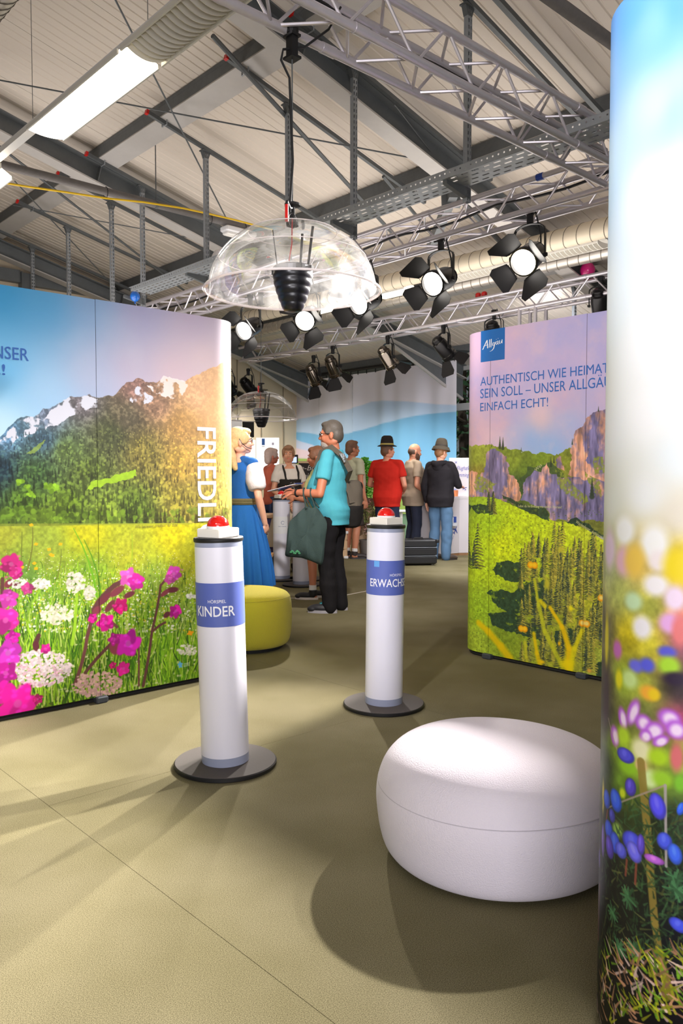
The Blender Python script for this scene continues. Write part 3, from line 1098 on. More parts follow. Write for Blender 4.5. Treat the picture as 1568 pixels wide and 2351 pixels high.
def text_verts(s, bold=0.0, shear=0.0, spacing=1.0, lines=1.0):
    cu = bpy.data.curves.new('t', 'FONT')
    cu.body = s
    cu.size = 1.0
    cu.shear = shear
    cu.offset = bold
    cu.space_character = spacing
    cu.space_line = lines
    cu.resolution_u = 3
    o = bpy.data.objects.new('t', cu)
    COL.objects.link(o)
    dg = bpy.context.evaluated_depsgraph_get()
    me = bpy.data.meshes.new_from_object(o.evaluated_get(dg))
    v = np.array([tuple(p.co) for p in me.vertices])
    f = [tuple(p.vertices) for p in me.polygons]
    bpy.data.objects.remove(o)
    bpy.data.curves.remove(cu)
    bpy.data.meshes.remove(me)
    return v[:, :2], f

def text_fit(s, w, h, **kw):
    """vertices scaled so that the text box measures w x h, lower left at 0"""
    v, f = text_verts(s, **kw)
    lo, hi = v.min(0), v.max(0)
    v = (v - lo) / (hi - lo) * np.array([w, h])
    return v, f

def cyl_text(s, r, ang, z, w, h, parent, m, name='lettering', **kw):
    """text wrapped round a cylinder about the local z axis; ang = angle of the text's middle (0 = towards -y), growing to +x"""
    v, f = text_fit(s, w, h, **kw)
    mb = MB()
    vs = []
    for x, y in v:
        t = ang + (x - w / 2) / r
        vs.append((r * math.sin(t), -r * math.cos(t), z + y))
    mb.add(vs, f)
    return local(name, mb, m, parent)

RT = .1025
def pillar(loc, yaw, label, band, h=.985):
    t = empty('listening_pillar', loc, yaw, label, 'pillar', 'white listening pillars')
    mb = MB()
    mb.lathe([(.001, .0), (.214, 0), (.221, .004), (.221, .0165), (.217, .02)], 64, cap=False)
    local('base_edge', mb, M_EDGE, t, 40)
    mb = MB()
    mb.lathe([(.2175, .0195), (.2165, .0212), (.001, .0212)], 64, cap=False)
    local('base_disc', mb, M_CAP, t, 40)
    mb = MB()
    mb.lathe([(RT, .058), (RT, h - .03)], 56, cap=False)
    local('frosted_tube', mb, M_FROST, t, True)
    for z0, z1, nm in ((.0212, .058, 'lower_ring'), (h - .03, h - .006, 'upper_ring')):
        mb = MB()
        mb.lathe([(RT - .0005, z0), (RT - .0005, z1)], 56, cap=False)
        local(nm, mb, M_RING, t, True)
    mb = MB()
    mb.lathe([(.001, h - .01), (RT + .002, h - .01), (RT + .004, h - .005), (RT + .004, h + .004), (RT + .001, h + .008), (.001, h + .008)], 56, cap=False)
    local('top_cap', mb, M_EDGE, t, 30)
    if band == 'white':
        mb = MB()
        n = 26
        mb.grid([[((RT + .0012) * math.sin(t_), -(RT + .0012) * math.cos(t_), z) for t_ in [-1.4 + 2.8 * k / n for k in range(n + 1)]] for z in (.57, .775)])
        local('paper_label', mb, M_WHITE, t, True)
        mb = MB()
        mb.path([((RT + .002) * math.sin(.15 + .019 * math.cos(k * .4) / RT), -(RT + .002) * math.cos(.15 + .019 * math.cos(k * .4) / RT), .70 + .02 * math.sin(k * .4)) for k in range(1, 15)], .0022, 4)
        local('ring_emblem', mb, M_TXTD, t)
        cyl_text('Mein Lieblings', RT + .002, .1, .648, .1, .012, t, M_TXTD, shear=.2)
    elif band:
        mb = MB()
        mb.lathe([(RT + .001, .62), (RT + .0014, .805)], 56, cap=False)
        local('paper_band', mb, M_BAND, t, True)
    return t

def buzzer(loc, yaw, label):
    t = empty('buzzer', loc, yaw, label, 'buzzer', 'red buzzers on the pillars')
    mb = MB()
    mb.bbox((0, 0, .019), (.128, .128, .038), .003)
    local('wooden_box', mb, M_WBOX, t)
    mb = MB()
    mb.lathe([(.047, .038), (.049, .041), (.049, .046), (.046, .049)], 32)
    local('button_ring', mb, M_WHITE, t, 40)
    mb = MB()
    mb.lathe([(.0475, .048)] + [(.0475 * math.cos(k * math.pi / 20), .048 + .044 * math.sin(k * math.pi / 20)) for k in range(1, 10)] + [(.001, .092)], 32, cap=False)
    local('red_button', mb, M_BTN, t, 60)
    return t
def wf_pillar(px, Y, rot, lab, band, blab, twist=R(45), lean=0.0):
    loc = Vector(((px - IW / 2) / FPX * Y, Y, 0))
    face = math.atan2(-loc.x, loc.y) + 0
    t = pillar(loc, face, lab, band)
    b = buzzer(loc + Z3 * .993 + Vector((math.sin(lean), 0, 0)) * .993, face + twist, blab)
    if lean:
        b.rotation_euler = (0, lean, face + twist)
        t['lean'] = lean
    return t
def lean_parts(t):
    q = Matrix.Rotation(t['lean'], 4, 'Y')
    rz_ = Matrix.Rotation(t.rotation_euler.z, 4, 'Z')
    for ch in t.children:
        if ch.name.split('.')[0] not in ('base_edge', 'base_disc'):
            ch.matrix_local = rz_.inverted() @ q @ rz_ @ ch.matrix_local
    del t['lean']
k1 = wf_pillar(514, 3.40, 0, 'nearer white pillar with a blue band lettered KINDER', 'blue', 'red buzzer on the pillar lettered KINDER', R(47), R(-1.45))
cyl_text('HÖRSPIEL', RT + .0022, -.14, .722, .078, .0165, k1, M_TXT)
cyl_text('KINDER', RT + .0022, -.26, .665, .182, .043, k1, M_TXT, bold=.012)
k2 = wf_pillar(882, 4.29, 0, 'white pillar with a blue band lettered ERWACHSENE, right of the man with the tote bag', 'blue', 'red buzzer on the pillar lettered ERWACHSENE', R(47), R(.6))
cyl_text('HÖRSPIEL', RT + .0022, .60, .722, .078, .0165, k2, M_TXT)
cyl_text('ERWACHSENE', RT + .0022, .56, .665, .30, .043, k2, M_TXT, bold=.012)
mb = MB()
mb.grid([[((RT + .002) * math.sin(q), -(RT + .002) * math.cos(q), z) for q in (-.62, -.56, -.5, -.44, -.38, -.32)] for z in (.772, .803)])
local('logo_patch', mb, mat('logo light blue', (96, 160, 222), .5), k2)
cyl_text('Allgäu', RT + .003, -.47, .784, .024, .011, k2, M_TXT, shear=.3, bold=.01)
lean_parts(k1)
lean_parts(k2)
wf_pillar(646, 9.6, 0, 'far white pillar with a white paper label, beside the blue skirt', 'white', 'red buzzer on the far pillar with the paper label', R(30))
wf_pillar(692, 9.1, 0, 'far white pillar mostly hidden behind the dark tote bag', None, 'buzzer on the far pillar by the hand of the man in turquoise', R(30))
wf_pillar(703, 9.62, 0, 'farthest white pillar, only its edge and base showing behind the one by the tote bag', None, 'buzzer on the farthest pillar, hidden behind the brochure', R(30))

# ---------------------------------------------------------------- poufs
def fabric(name, rgb, scale=230, strength=.5):
    m = mat(name, rgb, .92, 0, noise=(3, .03), bump=(scale, strength), sheen=.15)
    m.node_tree.nodes['Principled BSDF'].inputs['Specular IOR Level'].default_value = .15
    return m
def pouf(c, rx, ry, h, m, label, prof, seam_zs, yaw=0, ecc=.04):
    t = empty('pouf', (c[0], c[1], 0), yaw, label, 'pouf')
    wob = lambda an, i: 1 + ecc * math.cos(an * 2 + .6) + ecc * .5 * math.cos(3 * an + 1)
    mb = MB()
    mb.lathe([(q * rx, z * h) for q, z in prof], 96, cap=False, sy=ry / rx, wob=wob)
    local('cushion', mb, m, t, True)
    mb = MB()
    mb.lathe([(.001, 0), (.8 * rx, 0), (.8 * rx, .03)], 48, cap=False, sy=ry / rx, wob=wob)
    local('dark_base', mb, M_BLACKM, t)
    for k, z in enumerate(seam_zs):
        # radius at that height on the cushion
        for (q0, a0), (q1, a1) in zip(prof[:-1], prof[1:]):
            if a0 <= z <= a1:
                q = q0 + (q1 - q0) * (z - a0) / max(1e-6, a1 - a0)
                break
        mb = MB()
        pts = []
        for i in range(96):
            an = i / 96 * 2 * math.pi
            w = wob(an, 0) * (q * rx + .0006)
            pts.append((w * math.cos(an), w * math.sin(an) * ry / rx, z * h + .006 * math.sin(an + 2)))
        mb.path(pts, .0016, 5, closed=True)
        local('seam', mb, mat(m.name + ' seam', tuple(int(255 * min(1, c_ ** .4545) * .86) for c_ in m.node_tree.nodes['Principled BSDF'].inputs['Base Color'].default_value[:3]), .9), t, True)
    return t
def soft_prof(p, q, base=.6, n=26):
    out = []
    for i in range(n + 1):
        an = -math.pi / 2 + math.pi * i / n
        c, s = math.cos(an), math.sin(an)
        r = abs(c) ** p
        z = .5 + .5 * math.copysign(abs(s) ** q, s)
        out.append((max(.001, r), z))
    return out
wp = [(.001, .022), (.4, .022), (.74, .024), (.835, .03), (.898, .055), (.94, .11), (.97, .21), (.99, .34), (1, .45), (.998, .54), (.982, .63), (.95, .72), (.9, .8), (.825, .87), (.72, .925), (.58, .965), (.4, .988), (.2, .998), (.001, 1)]
def subdiv(pr, n=3):
    # Catmull-Rom through the profile
    P = [pr[0]] + pr + [pr[-1]]
    out = []
    for i in range(1, len(P) - 2):
        for k in range(n):
            t = k / n
            o = []
            for d in (0, 1):
                a, b, c, e = P[i - 1][d], P[i][d], P[i + 1][d], P[i + 2][d]
                o.append(.5 * (2 * b + (c - a) * t + (2 * a - 5 * b + 4 * c - e) * t * t + (3 * b - a - 3 * c + e) * t ** 3))
            out.append((max(.001, o[0]), o[1]))
    return out + [pr[-1]]
pouf((.52, 2.6), .397, .41, .395, fabric('white boucle', (232, 224, 234), 260, .3), 'large white fabric pouf in the foreground beside the bright floral column', subdiv(wp), (.62,), R(20), .025)
yp = [(.001, .05), (.5, .05), (.8, .055), (.9, .08), (.955, .16), (.985, .3), (1, .5), (.995, .7), (.975, .82), (.93, .9), (.85, .95), (.7, .98), (.4, .995), (.001, 1)]
pouf((-.715, 5.82), .345, .345, .43, fabric('mustard wool', (196, 184, 62), 160, .5), 'mustard yellow fabric pouf behind the pillar lettered KINDER', subdiv(yp), (.86,), 0, .01)

# ---------------------------------------------------------------- balloons
def balloon(c, r, rgb, label, tail_to):
    t = empty('balloon', c, 0, label, 'balloon', 'balloons under the roof')
    mb = MB()
    mb.lathe([(max(.001, r * math.sin(math.pi * i / 18) * (1 - .1 * math.cos(math.pi * i / 18) * -1 if i > 9 else 1)), -r * 1.12 * math.cos(math.pi * i / 18)) for i in range(19)], 28, cap=False)
    local('skin', mb, mat('balloon ' + label[:12], rgb, .25, 0, coat=.4), t, True)
    mb = MB()
    mb.lathe([(.004, -r * 1.1), (.009, -r * 1.1 - .015), (.011, -r * 1.1 - .024)], 10)
    local('knot', mb, mat('balloon ' + label[:12], rgb), t)
    mb = MB()
    q = Vector(tail_to) - Vector(c)
    mb.path([(0, 0, -r * 1.12), Vector((0, 0, -r * 1.2)) * .5 + q * .5, q], .002, 4)
    local('string', mb, M_WHITE, t)
    return t
p = onb(1349, 620, 8.97); balloon(p, .092, (222, 36, 130), 'pink balloon peeking over the far truss beside the bright column', p + Vector((0, 0, -.2)))
p = onb(310, 680, 4.9); balloon(p, .062, (24, 104, 200), 'small shiny blue balloon at the left end of the cable tray', p + Vector((.02, 0, -.12)))
p = onb(503, 592, 5.2); balloon(p, .085, (236, 232, 232), 'white balloon half hidden behind the left side of the large dome', p + Vector((0, 0, -.15)))

# ---------------------------------------------------------------- printed fabric walls
class PopWall:
    """free-standing display wall: straight front (direction e, outward normal n) ending in a round cap on side s"""
    def __init__(self, F, e, n, s, r, L, z0, z1):
        self.F, self.e, self.n, self.s, self.r, self.L, self.z0, self.z1 = np.array(F), np.array(e[:2]), np.array(n[:2]), s, r, L, z0, z1
        self.C = self.F - self.n * r

    def pos(self, u):
        su = self.s * u
        if su <= 0:
            p, m = self.F + self.e * u, self.n
        elif su < math.pi * self.r:
            f = su / self.r
            m = self.n * math.cos(f) + self.e * (self.s * math.sin(f))
            p = self.C + m * self.r
        else:
            p, m = self.F - self.n * (2 * self.r) - self.e * (self.s * (su - math.pi * self.r)), -self.n
        return p, m

    def hit(self, px, py):
        """where the sight line through a picture point meets the wall: (u, z)"""
        d3 = ray(px, py)
        d = np.array([d3.x / d3.y, 1.0])
        t = self.F.dot(self.n) / d.dot(self.n)
        u = (d * t - self.F).dot(self.e)
        if self.s * u > 0:
            a, b, c = d.dot(d), -2 * d.dot(self.C), self.C.dot(self.C) - self.r ** 2
            q = max(0.0, b * b - 4 * a * c)
            t = (-b - math.sqrt(q)) / (2 * a)
            v = d * t - self.C
            u = self.s * self.r * math.atan2(v.dot(self.e * self.s), v.dot(self.n))
        return u, EYE + t * d3.z / d3.y

    def surf(self, u, z, off=0.0):
        p, m = self.pos(u)
        p = p + m * off
        return Vector((p[0], p[1], z))

wall_l = PopWall((-.763, 4.878), B2, -A2, 1, .2, 3.2, .03, 2.215)
wall_r = PopWall((.954, 5.472), -A2, -B2, -1, .2, 2.6, .03, 2.245)
wall_n = PopWall((.895, 1.597), B2, -A2, -1, .1855, 1.9, .02, 2.245)

# ---------------------------------------------------------------- painting the prints
def grid_noise(h, w, cell, rng, tall=1.0):
    """smooth value noise in 0..1"""
    gh, gw = int(h / (cell * tall)) + 3, int(w / cell) + 3
    g = rng.random((gh, gw))
    y, x = np.arange(h) / (cell * tall), np.arange(w) / cell
    yi, xi = y.astype(int), x.astype(int)
    fy, fx = y - yi, x - xi
    fy, fx = (fy * fy * (3 - 2 * fy))[:, None], (fx * fx * (3 - 2 * fx))[None, :]
    a, b = g[yi][:, xi], g[yi][:, xi + 1]
    c, d = g[yi + 1][:, xi], g[yi + 1][:, xi + 1]
    return (a * (1 - fx) + b * fx) * (1 - fy) + (c * (1 - fx) + d * fx) * fy

def fbm(h, w, cell, rng, octv=4, gain=.55, tall=1.0):
    out, amp, tot = 0, 1, 0
    for _ in range(octv):
        out = out + grid_noise(h, w, max(1.3, cell), rng, tall) * amp
        tot += amp
        amp *= gain
        cell /= 2
    return out / tot

class Canvas:
    def __init__(self, wall, u0, u1, ppm, seed):
        self.wall, self.u0, self.u1, self.ppm = wall, u0, u1, ppm
        self.w, self.h = int((u1 - u0) * ppm), int((wall.z1 - wall.z0) * ppm)
        self.c = np.zeros((self.h, self.w, 3), np.float32)
        self.rng = np.random.default_rng(seed)
        self.X, self.Y = np.meshgrid(np.arange(self.w), np.arange(self.h))
        self.wx = (fbm(self.h, self.w, 24, self.rng, 4) - .5) * 22
        self.wy = (fbm(self.h, self.w, 24, self.rng, 4) - .5) * 22

    def p(self, px, py):
        u, z = self.wall.hit(px, py)
        return (u - self.u0) * self.ppm, (z - self.wall.z0) * self.ppm

    def mirror(self, xl, xr):
        """the print goes on beyond the part the picture shows: continue it by mirroring"""
        xl, xr = int(max(0, xl)), int(min(self.w - 1, xr))
        n = xr - xl
        k = np.abs((np.arange(self.w) - xl + n) % (2 * n) - n)
        self.c = self.c[:, xl + np.clip(k, 0, n)]

    def field(self, samples, power=3.0, step=6, eps=60):
        """colour field by inverse distance weighting of (px, py, rgb)"""
        ys, xs = np.arange(0, self.h + step, step), np.arange(0, self.w + step, step)
        gx, gy = np.meshgrid(xs, ys)
        acc, tot = np.zeros(gx.shape + (3,)), np.zeros(gx.shape)
        for px, py, col in samples:
            x, y = self.p(px, py)
            wgt = 1.0 / ((gx - x) ** 2 + (gy - y) ** 2 + eps) ** (power / 2)
            acc += wgt[..., None] * np.array(col)
            tot += wgt
        f = acc / tot[..., None]
        yi, xi = np.arange(self.h) / step, np.arange(self.w) / step
        y0, x0 = yi.astype(int), xi.astype(int)
        fy, fx = (yi - y0)[:, None, None], (xi - x0)[None, :, None]
        return (f[y0][:, x0] * (1 - fx) + f[y0][:, x0 + 1] * fx) * (1 - fy) + (f[y0 + 1][:, x0] * (1 - fx) + f[y0 + 1][:, x0 + 1] * fx) * fy

    def line(self, pts):
        """height (row) of an outline given by picture points, for every column"""
        q = sorted(self.p(*t) for t in pts)
        return np.interp(np.arange(self.w), [a for a, b in q], [b for a, b in q])

    def put(self, mask, col):
        m = np.clip(mask, 0, 1)[..., None].astype(np.float32)
        self.c = self.c * (1 - m) + np.asarray(col, np.float32) * m

    def poly(self, pts, warp=1.0, image=True):
        q = np.array([self.p(*t) if image else t for t in pts])
        inside = np.zeros((self.h, self.w), bool)
        x0, x1 = max(0, int(q[:, 0].min()) - 9), min(self.w, int(q[:, 0].max()) + 10)
        y0, y1 = max(0, int(q[:, 1].min()) - 9), min(self.h, int(q[:, 1].max()) + 10)
        if x1 <= x0 or y1 <= y0:
            return inside.astype(np.float32)
        X, Y = self.X[y0:y1, x0:x1] + self.wx[y0:y1, x0:x1] * warp, self.Y[y0:y1, x0:x1] + self.wy[y0:y1, x0:x1] * warp
        sub = np.zeros(X.shape, bool)
        for i in range(len(q)):
            (ax, ay), (bx, by) = q[i - 1], q[i]
            if ay == by:
                continue
            cond = (ay > Y) != (by > Y)
            sub ^= cond & (X < (bx - ax) * (Y - ay) / (by - ay) + ax)
        inside[y0:y1, x0:x1] = sub
        return inside.astype(np.float32)

    def win(self, x, y, r):
        x0, x1, y0, y1 = max(0, int(x - r)), min(self.w, int(x + r) + 2), max(0, int(y - r)), min(self.h, int(y + r) + 2)
        return None if x1 <= x0 or y1 <= y0 else (slice(y0, y1), slice(x0, x1))

    def blob(self, x, y, rx, ry, col, soft=.3, alpha=1.0, ang=0.0, wob=0.0, petals=0):
        s = self.win(x, y, max(rx, ry) * (1 + soft + wob) + 2)
        if s is None:
            return
        X, Y = self.X[s] - x, self.Y[s] - y
        ca, sa = math.cos(ang), math.sin(ang)
        U, V = (X * ca + Y * sa) / rx, (-X * sa + Y * ca) / ry
        d = np.sqrt(U * U + V * V)
        if petals:
            d = d / (1 + wob * np.cos(np.arctan2(V, U) * petals + x))
        m = np.clip((1 + soft / 2 - d) / max(soft, .02), 0, 1) * alpha
        m = (m * m * (3 - 2 * m))[..., None].astype(np.float32)
        self.c[s] = self.c[s] * (1 - m) + np.asarray(col, np.float32) * m

    def stroke(self, x0, y0, x1, y1, w0, w1, col, alpha=1.0, bend=0.0, soft=.5):
        mx, my = (x0 + x1) / 2 + bend * (y1 - y0), (y0 + y1) / 2 - bend * (x1 - x0)
        prev = (x0, y0, w0)
        n = 1 if bend == 0 else 4
        for k in range(1, n + 1):
            t = k / n
            q = ((1 - t) ** 2 * x0 + 2 * t * (1 - t) * mx + t * t * x1, (1 - t) ** 2 * y0 + 2 * t * (1 - t) * my + t * t * y1, w0 + (w1 - w0) * t) if n > 1 else (x1, y1, w1)
            ax, ay, wa = prev
            bx, by, wb = q
            pad = max(wa, wb) + 2
            X0, X1, Y0, Y1 = int(min(ax, bx) - pad), int(max(ax, bx) + pad) + 1, int(min(ay, by) - pad), int(max(ay, by) + pad) + 1
            X0, X1, Y0, Y1 = max(0, X0), min(self.w, X1), max(0, Y0), min(self.h, Y1)
            prev = q
            if X1 <= X0 or Y1 <= Y0:
                continue
            s = (slice(Y0, Y1), slice(X0, X1))
            X, Y = self.X[s] - ax, self.Y[s] - ay
            dx, dy = bx - ax, by - ay
            L2 = dx * dx + dy * dy + 1e-6
            h = np.clip((X * dx + Y * dy) / L2, 0, 1)
            d = np.hypot(X - h * dx, Y - h * dy)
            wd = wa + (wb - wa) * h
            m = np.clip((wd - d) / np.maximum(.8, wd * soft) + .5, 0, 1)[..., None].astype(np.float32) * alpha
            self.c[s] = self.c[s] * (1 - m) + np.asarray(col, np.float32) * m

    def image(self, name):
        im = bpy.data.images.new(name, self.w, self.h, alpha=False)
        rgba = np.ones((self.h, self.w, 4), np.float32)
        rgba[..., :3] = np.clip(self.c, 0, 255) / 255
        im.pixels.foreach_set(rgba.ravel())
        im.update()
        im.pack()
        return im

def paint_meadow():
    cv = Canvas(wall_l, -2.1, .66, 430, 3)
    g = cv.rng
    H, Wd = cv.h, cv.w
    n8, n4, n2 = fbm(H, Wd, 16, g), fbm(H, Wd, 7, g, 3), fbm(H, Wd, 3, g, 2)
    big = fbm(H, Wd, 120, g, 4)
    cv.c[:] = cv.field([(0, 668, (58, 156, 214)), (100, 690, (84, 164, 218)), (210, 700, (134, 170, 214)), (320, 720, (170, 168, 206)), (450, 750, (188, 174, 202)), (524, 790, (198, 186, 206)), (0, 850, (104, 184, 236)), (0, 980, (196, 228, 246)),
                        (100, 900, (164, 202, 238)), (215, 860, (176, 186, 218)), (400, 860, (210, 184, 196)), (300, 850, (192, 180, 204)), (470, 820, (214, 190, 196)), (-300, 700, (50, 150, 214)), (-300, 950, (170, 214, 244))], 3.0, 6, 2500)
    cl = np.clip((fbm(H, Wd, 150, g, 4) - .5) * 3, 0, 1)
    y760, y690 = cv.p(100, 780)[1], cv.p(100, 690)[1]
    cv.put(cl * np.clip(1 - abs(cv.Y - y760) / 120, 0, 1) * .22, (216, 222, 236))
    # mountain
    sky = cv.line([(-400, 1010), (-120, 1000), (0, 1000), (40, 966), (90, 948), (120, 930), (160, 912), (200, 905), (226, 915), (260, 908), (290, 880), (312, 868), (330, 875), (345, 878), (388, 866), (420, 880), (440, 869), (470, 850), (527, 826), (531, 820)])
    sky = sky + (fbm(1, Wd, 22, g, 4)[0] - .5) * 14
    mt = np.clip(sky[None, :] - cv.Y, 0, 1)
    base = cv.field([(15, 1000, (96, 134, 168)), (110, 955, (112, 124, 146)), (190, 925, (110, 104, 110)), (100, 1010, (66, 92, 110)), (0, 1080, (30, 52, 66)), (-200, 1060, (30, 60, 80)), (310, 890, (146, 112, 104)), (360, 925, (150, 116, 94)), (290, 955, (92, 84, 66)),
                     (450, 900, (210, 164, 124)), (505, 940, (216, 168, 116)), (420, 980, (160, 122, 62)), (250, 1000, (74, 80, 50)), (150, 1040, (92, 112, 62)), (80, 1090, (58, 84, 48)), (330, 1040, (118, 108, 52)), (420, 1060, (164, 134, 54)), (505, 1060, (200, 168, 76)),
                     (200, 1090, (84, 100, 44)), (60, 1150, (74, 104, 32)), (150, 1160, (88, 112, 32)), (300, 1160, (86, 106, 38)), (430, 1150, (138, 128, 50)), (505, 1150, (180, 168, 74)), (250, 1190, (120, 142, 48)), (100, 1195, (100, 120, 40)), (-200, 1160, (60, 90, 40))])
    fade = np.clip((cv.p(520, 1000)[0] - cv.X) / 200, .35, 1)
    tex = (1 + fade * 1.0 * (n8 * .4 + n4 * .35 + n2 * .25 - .5))[..., None]
    tex2 = np.where(n4 > .57, 1 + .14 * fade, 1 - .05 * fade)[..., None]
    cv.put(mt, base * tex * tex2)
    # streaks of rock high up, snow
    hgt = sky[None, :] - cv.Y
    rid = fbm(H, Wd, 26, g, 4)
    for pts, th in (([(92, 968), (128, 936), (160, 914), (200, 907), (224, 915), (222, 935), (180, 952), (150, 968), (100, 990)], .44), ([(340, 892), (388, 864), (432, 880), (420, 905), (392, 915), (356, 905)], .34),
                    ([(292, 912), (318, 882), (336, 902), (356, 922), (330, 930), (300, 922)], .5), ([(-6, 1012), (40, 970), (92, 950), (98, 975), (60, 1000), (10, 1026)], .5)):
        m = cv.poly(pts)
        cv.put(m * np.clip((rid - th) * 14, 0, 1), np.array((232, 222, 224)) if pts[0][0] > 300 else np.array((214, 216, 232)))
    # dark conifers and light broadleaf crowns on the slope
    for _ in range(2600):
        px, py = g.uniform(-260, 531), g.uniform(985, 1200)
        x, y = cv.p(px, py)
        if not (0 <= x < Wd and 0 <= y < H) or hgt[int(y), int(x)] < 30:
            continue
        b = base[int(y), int(x)]
        sz = 2.2 + 5 * (py - 985) / 215
        if g.random() < .5:
            cv.stroke(x, y - sz, x, y + sz * 1.5, sz * .5, .4, b * g.uniform(.45, .72), .75)
        else:
            cv.blob(x, y, sz * .8, sz * .7, np.minimum(255, b * g.uniform(1.1, 1.45) + (12, 14, 0)), .5, .7)
    cv.put(cv.poly([(202, 1128), (214, 1108), (250, 1095), (312, 1076), (314, 1090), (286, 1104), (240, 1118)]), np.array((150, 188, 40)) * (.9 + .2 * n4)[..., None])
    cv.put(cv.poly([(58, 1040), (80, 1028), (104, 1012), (100, 1022), (72, 1042)]) * .7, (150, 176, 74))
    # line of trees at the foot
    for _ in range(210):
        px = g.uniform(-260, 531)
        x, y = cv.p(px, g.uniform(1178, 1203))
        if not 0 <= x < Wd or not 0 <= y < H:
            continue
        b = base[min(H - 1, int(y)), int(x)]
        if g.random() < .5 and px > 170:
            hh = g.uniform(16, 34)
            for q in range(7):
                cv.stroke(x, y + hh * q / 7, x, y + hh * (q + 1.6) / 7, (1 - q / 7.5) * hh * .17, .5, b * g.uniform(.42, .7), .85)
        else:
            col = np.array((120, 160, 36)) * g.uniform(.55, 1.05) * .6 + b * .4
            for q in range(5):
                cv.blob(x + g.normal(0, 4), y + g.uniform(0, 12), g.uniform(3, 7), g.uniform(3, 7), col * g.uniform(.75, 1.2), .5, .8)
    for px, py, r in ((45, 1108, 9), (62, 1118, 7), (110, 1120, 10), (128, 1122, 9), (70, 1135, 8)):
        x, y = cv.p(px, py)
        for q in range(9):
            cv.blob(x + g.normal(0, r * .5), y + g.normal(0, r * .5), r * .5, r * .45, np.array((140, 190, 40)) * g.uniform(.7, 1.15), .5, .85)
    # meadow
    ml = cv.line([(-400, 1212), (0, 1208), (120, 1207), (215, 1204), (330, 1202), (450, 1201), (531, 1200)])
    md = np.clip(ml[None, :] - cv.Y, 0, 1)
    mf = cv.field([(0, 1216, (166, 172, 52)), (200, 1222, (190, 186, 28)), (400, 1222, (204, 192, 18)), (515, 1225, (220, 206, 70)), (440, 1260, (188, 188, 36)), (100, 1258, (150, 168, 56)), (300, 1265, (172, 176, 44)), (200, 1320, (128, 164, 48)), (350, 1340, (138, 166, 56)),
                   (50, 1330, (108, 150, 58)), (100, 1420, (116, 158, 56)), (300, 1450, (118, 164, 30)), (420, 1420, (132, 164, 56)), (100, 1500, (88, 130, 30)), (300, 1540, (62, 116, 10)), (430, 1530, (84, 146, 10)), (50, 1600, (84, 92, 40)), (200, 1600, (66, 92, 22)), (400, 1480, (120, 176, 28)), (-300, 1500, (90, 130, 40)), (-300, 1250, (160, 170, 50))])
    cv.put(md, mf * (.78 + .44 * n4)[..., None])
    cv.stroke(*cv.p(-100, 1207), *cv.p(440, 1203), 3, 2, (150, 160, 50), .6)
    # speckles of flowers, growing towards the bottom
    for _ in range(3400):
        px, t = g.uniform(-260, 531), g.random() ** .75
        py = 1262 + t * 190
        x, y = cv.p(px, py)
        r = .8 + 2.6 * t
        k = g.random()
        col = (232, 232, 216) if k < .58 else ((210, 196, 40) if k < .8 else (60, 100, 30))
        cv.blob(x, y, r * g.uniform(.7, 1.4), r * g.uniform(.6, 1), col, .6, g.uniform(.5, .95))
    # grass blades
    for _ in range(3000):
        px, t = g.uniform(-260, 531), g.random() ** .8
        py = 1300 + t * 350
        x, y = cv.p(px, py)
        L = 14 + 64 * t * g.uniform(.4, 1.2)
        k = g.random()
        col = np.array((150, 200, 34)) * g.uniform(.75, 1.15) if k < .5 else (np.array((60, 120, 12)) * g.uniform(.5, 1.1) if k < .85 else np.array((196, 214, 110)))
        cv.stroke(x, y, x + g.normal(0, .22) * L, y + L, .6 + 1.9 * t, .4, col, .85, g.normal(0, .12))
    for _ in range(260):
        px, py = g.uniform(120, 531), g.uniform(1440, 1610)
        x, y = cv.p(px, py)
        cv.blob(x, y, g.uniform(2, 5), g.uniform(1.5, 3.5), np.array((226, 228, 180)) * g.uniform(.85, 1.05), .8, g.uniform(.3, .8))
    def S(a, b, w0, w1, col, bend=0, al=1):
        cv.stroke(*cv.p(*a), *cv.p(*b), w0, w1, col, al, bend)
    S((222, 1370), (168, 1214), 3.2, .8, (108, 168, 30), .1)
    S((232, 1385), (192, 1240), 2.6, .8, (84, 140, 24), .12)
    S((165, 1480), (178, 1290), 4, 1, (150, 196, 40), .04)
    S((300, 1310), (302, 1226), 1.6, .8, (150, 178, 40), .05)
    S((62, 1310), (74, 1212), 1.4, .9, (110, 110, 40), .1)
    S((48, 1300), (50, 1222), 1.2, .9, (110, 120, 40), 0)
    S((130, 1330), (140, 1262), 1.2, .8, (110, 120, 40), .08)
    for px, py in ((71, 1206), (82, 1250), (112, 1262), (120, 1276), (138, 1250), (78, 1294), (82, 1306), (50, 1303), (116, 1274)):
        x, y = cv.p(px, py)
        cv.blob(x, y, 4.5, 3.2, (244, 178, 20), .4, .95, 0, .15, 4)
    # stalks
    br = (112, 66, 64)
    for a, b, w0, w1, bd in (((172, 1570), (200, 1460), 4.5, 4, .06), ((200, 1460), (216, 1400), 4.5, 5, .02), ((216, 1400), (262, 1345), 8, 6, -.1), ((262, 1345), (300, 1325), 6, 5, 0), ((195, 1545), (258, 1475), 4, 4, -.05), ((318, 1575), (318, 1480), 2.5, 2.5, 0), ((328, 1575), (348, 1450), 4, 3.4, .03),
                             ((348, 1450), (368, 1345), 3.4, 3, .04), ((368, 1345), (385, 1325), 3.2, 3, 0), ((268, 1440), (240, 1415), 3.5, 3, 0), ((350, 1450), (378, 1430), 3, 3, -.1), ((5, 1330), (2, 1420), 4, 4, 0), ((80, 1480), (88, 1460), 6, 5, 0)):
        S(a, b, w0, w1, np.array(br) * g.uniform(.8, 1.1), bd)
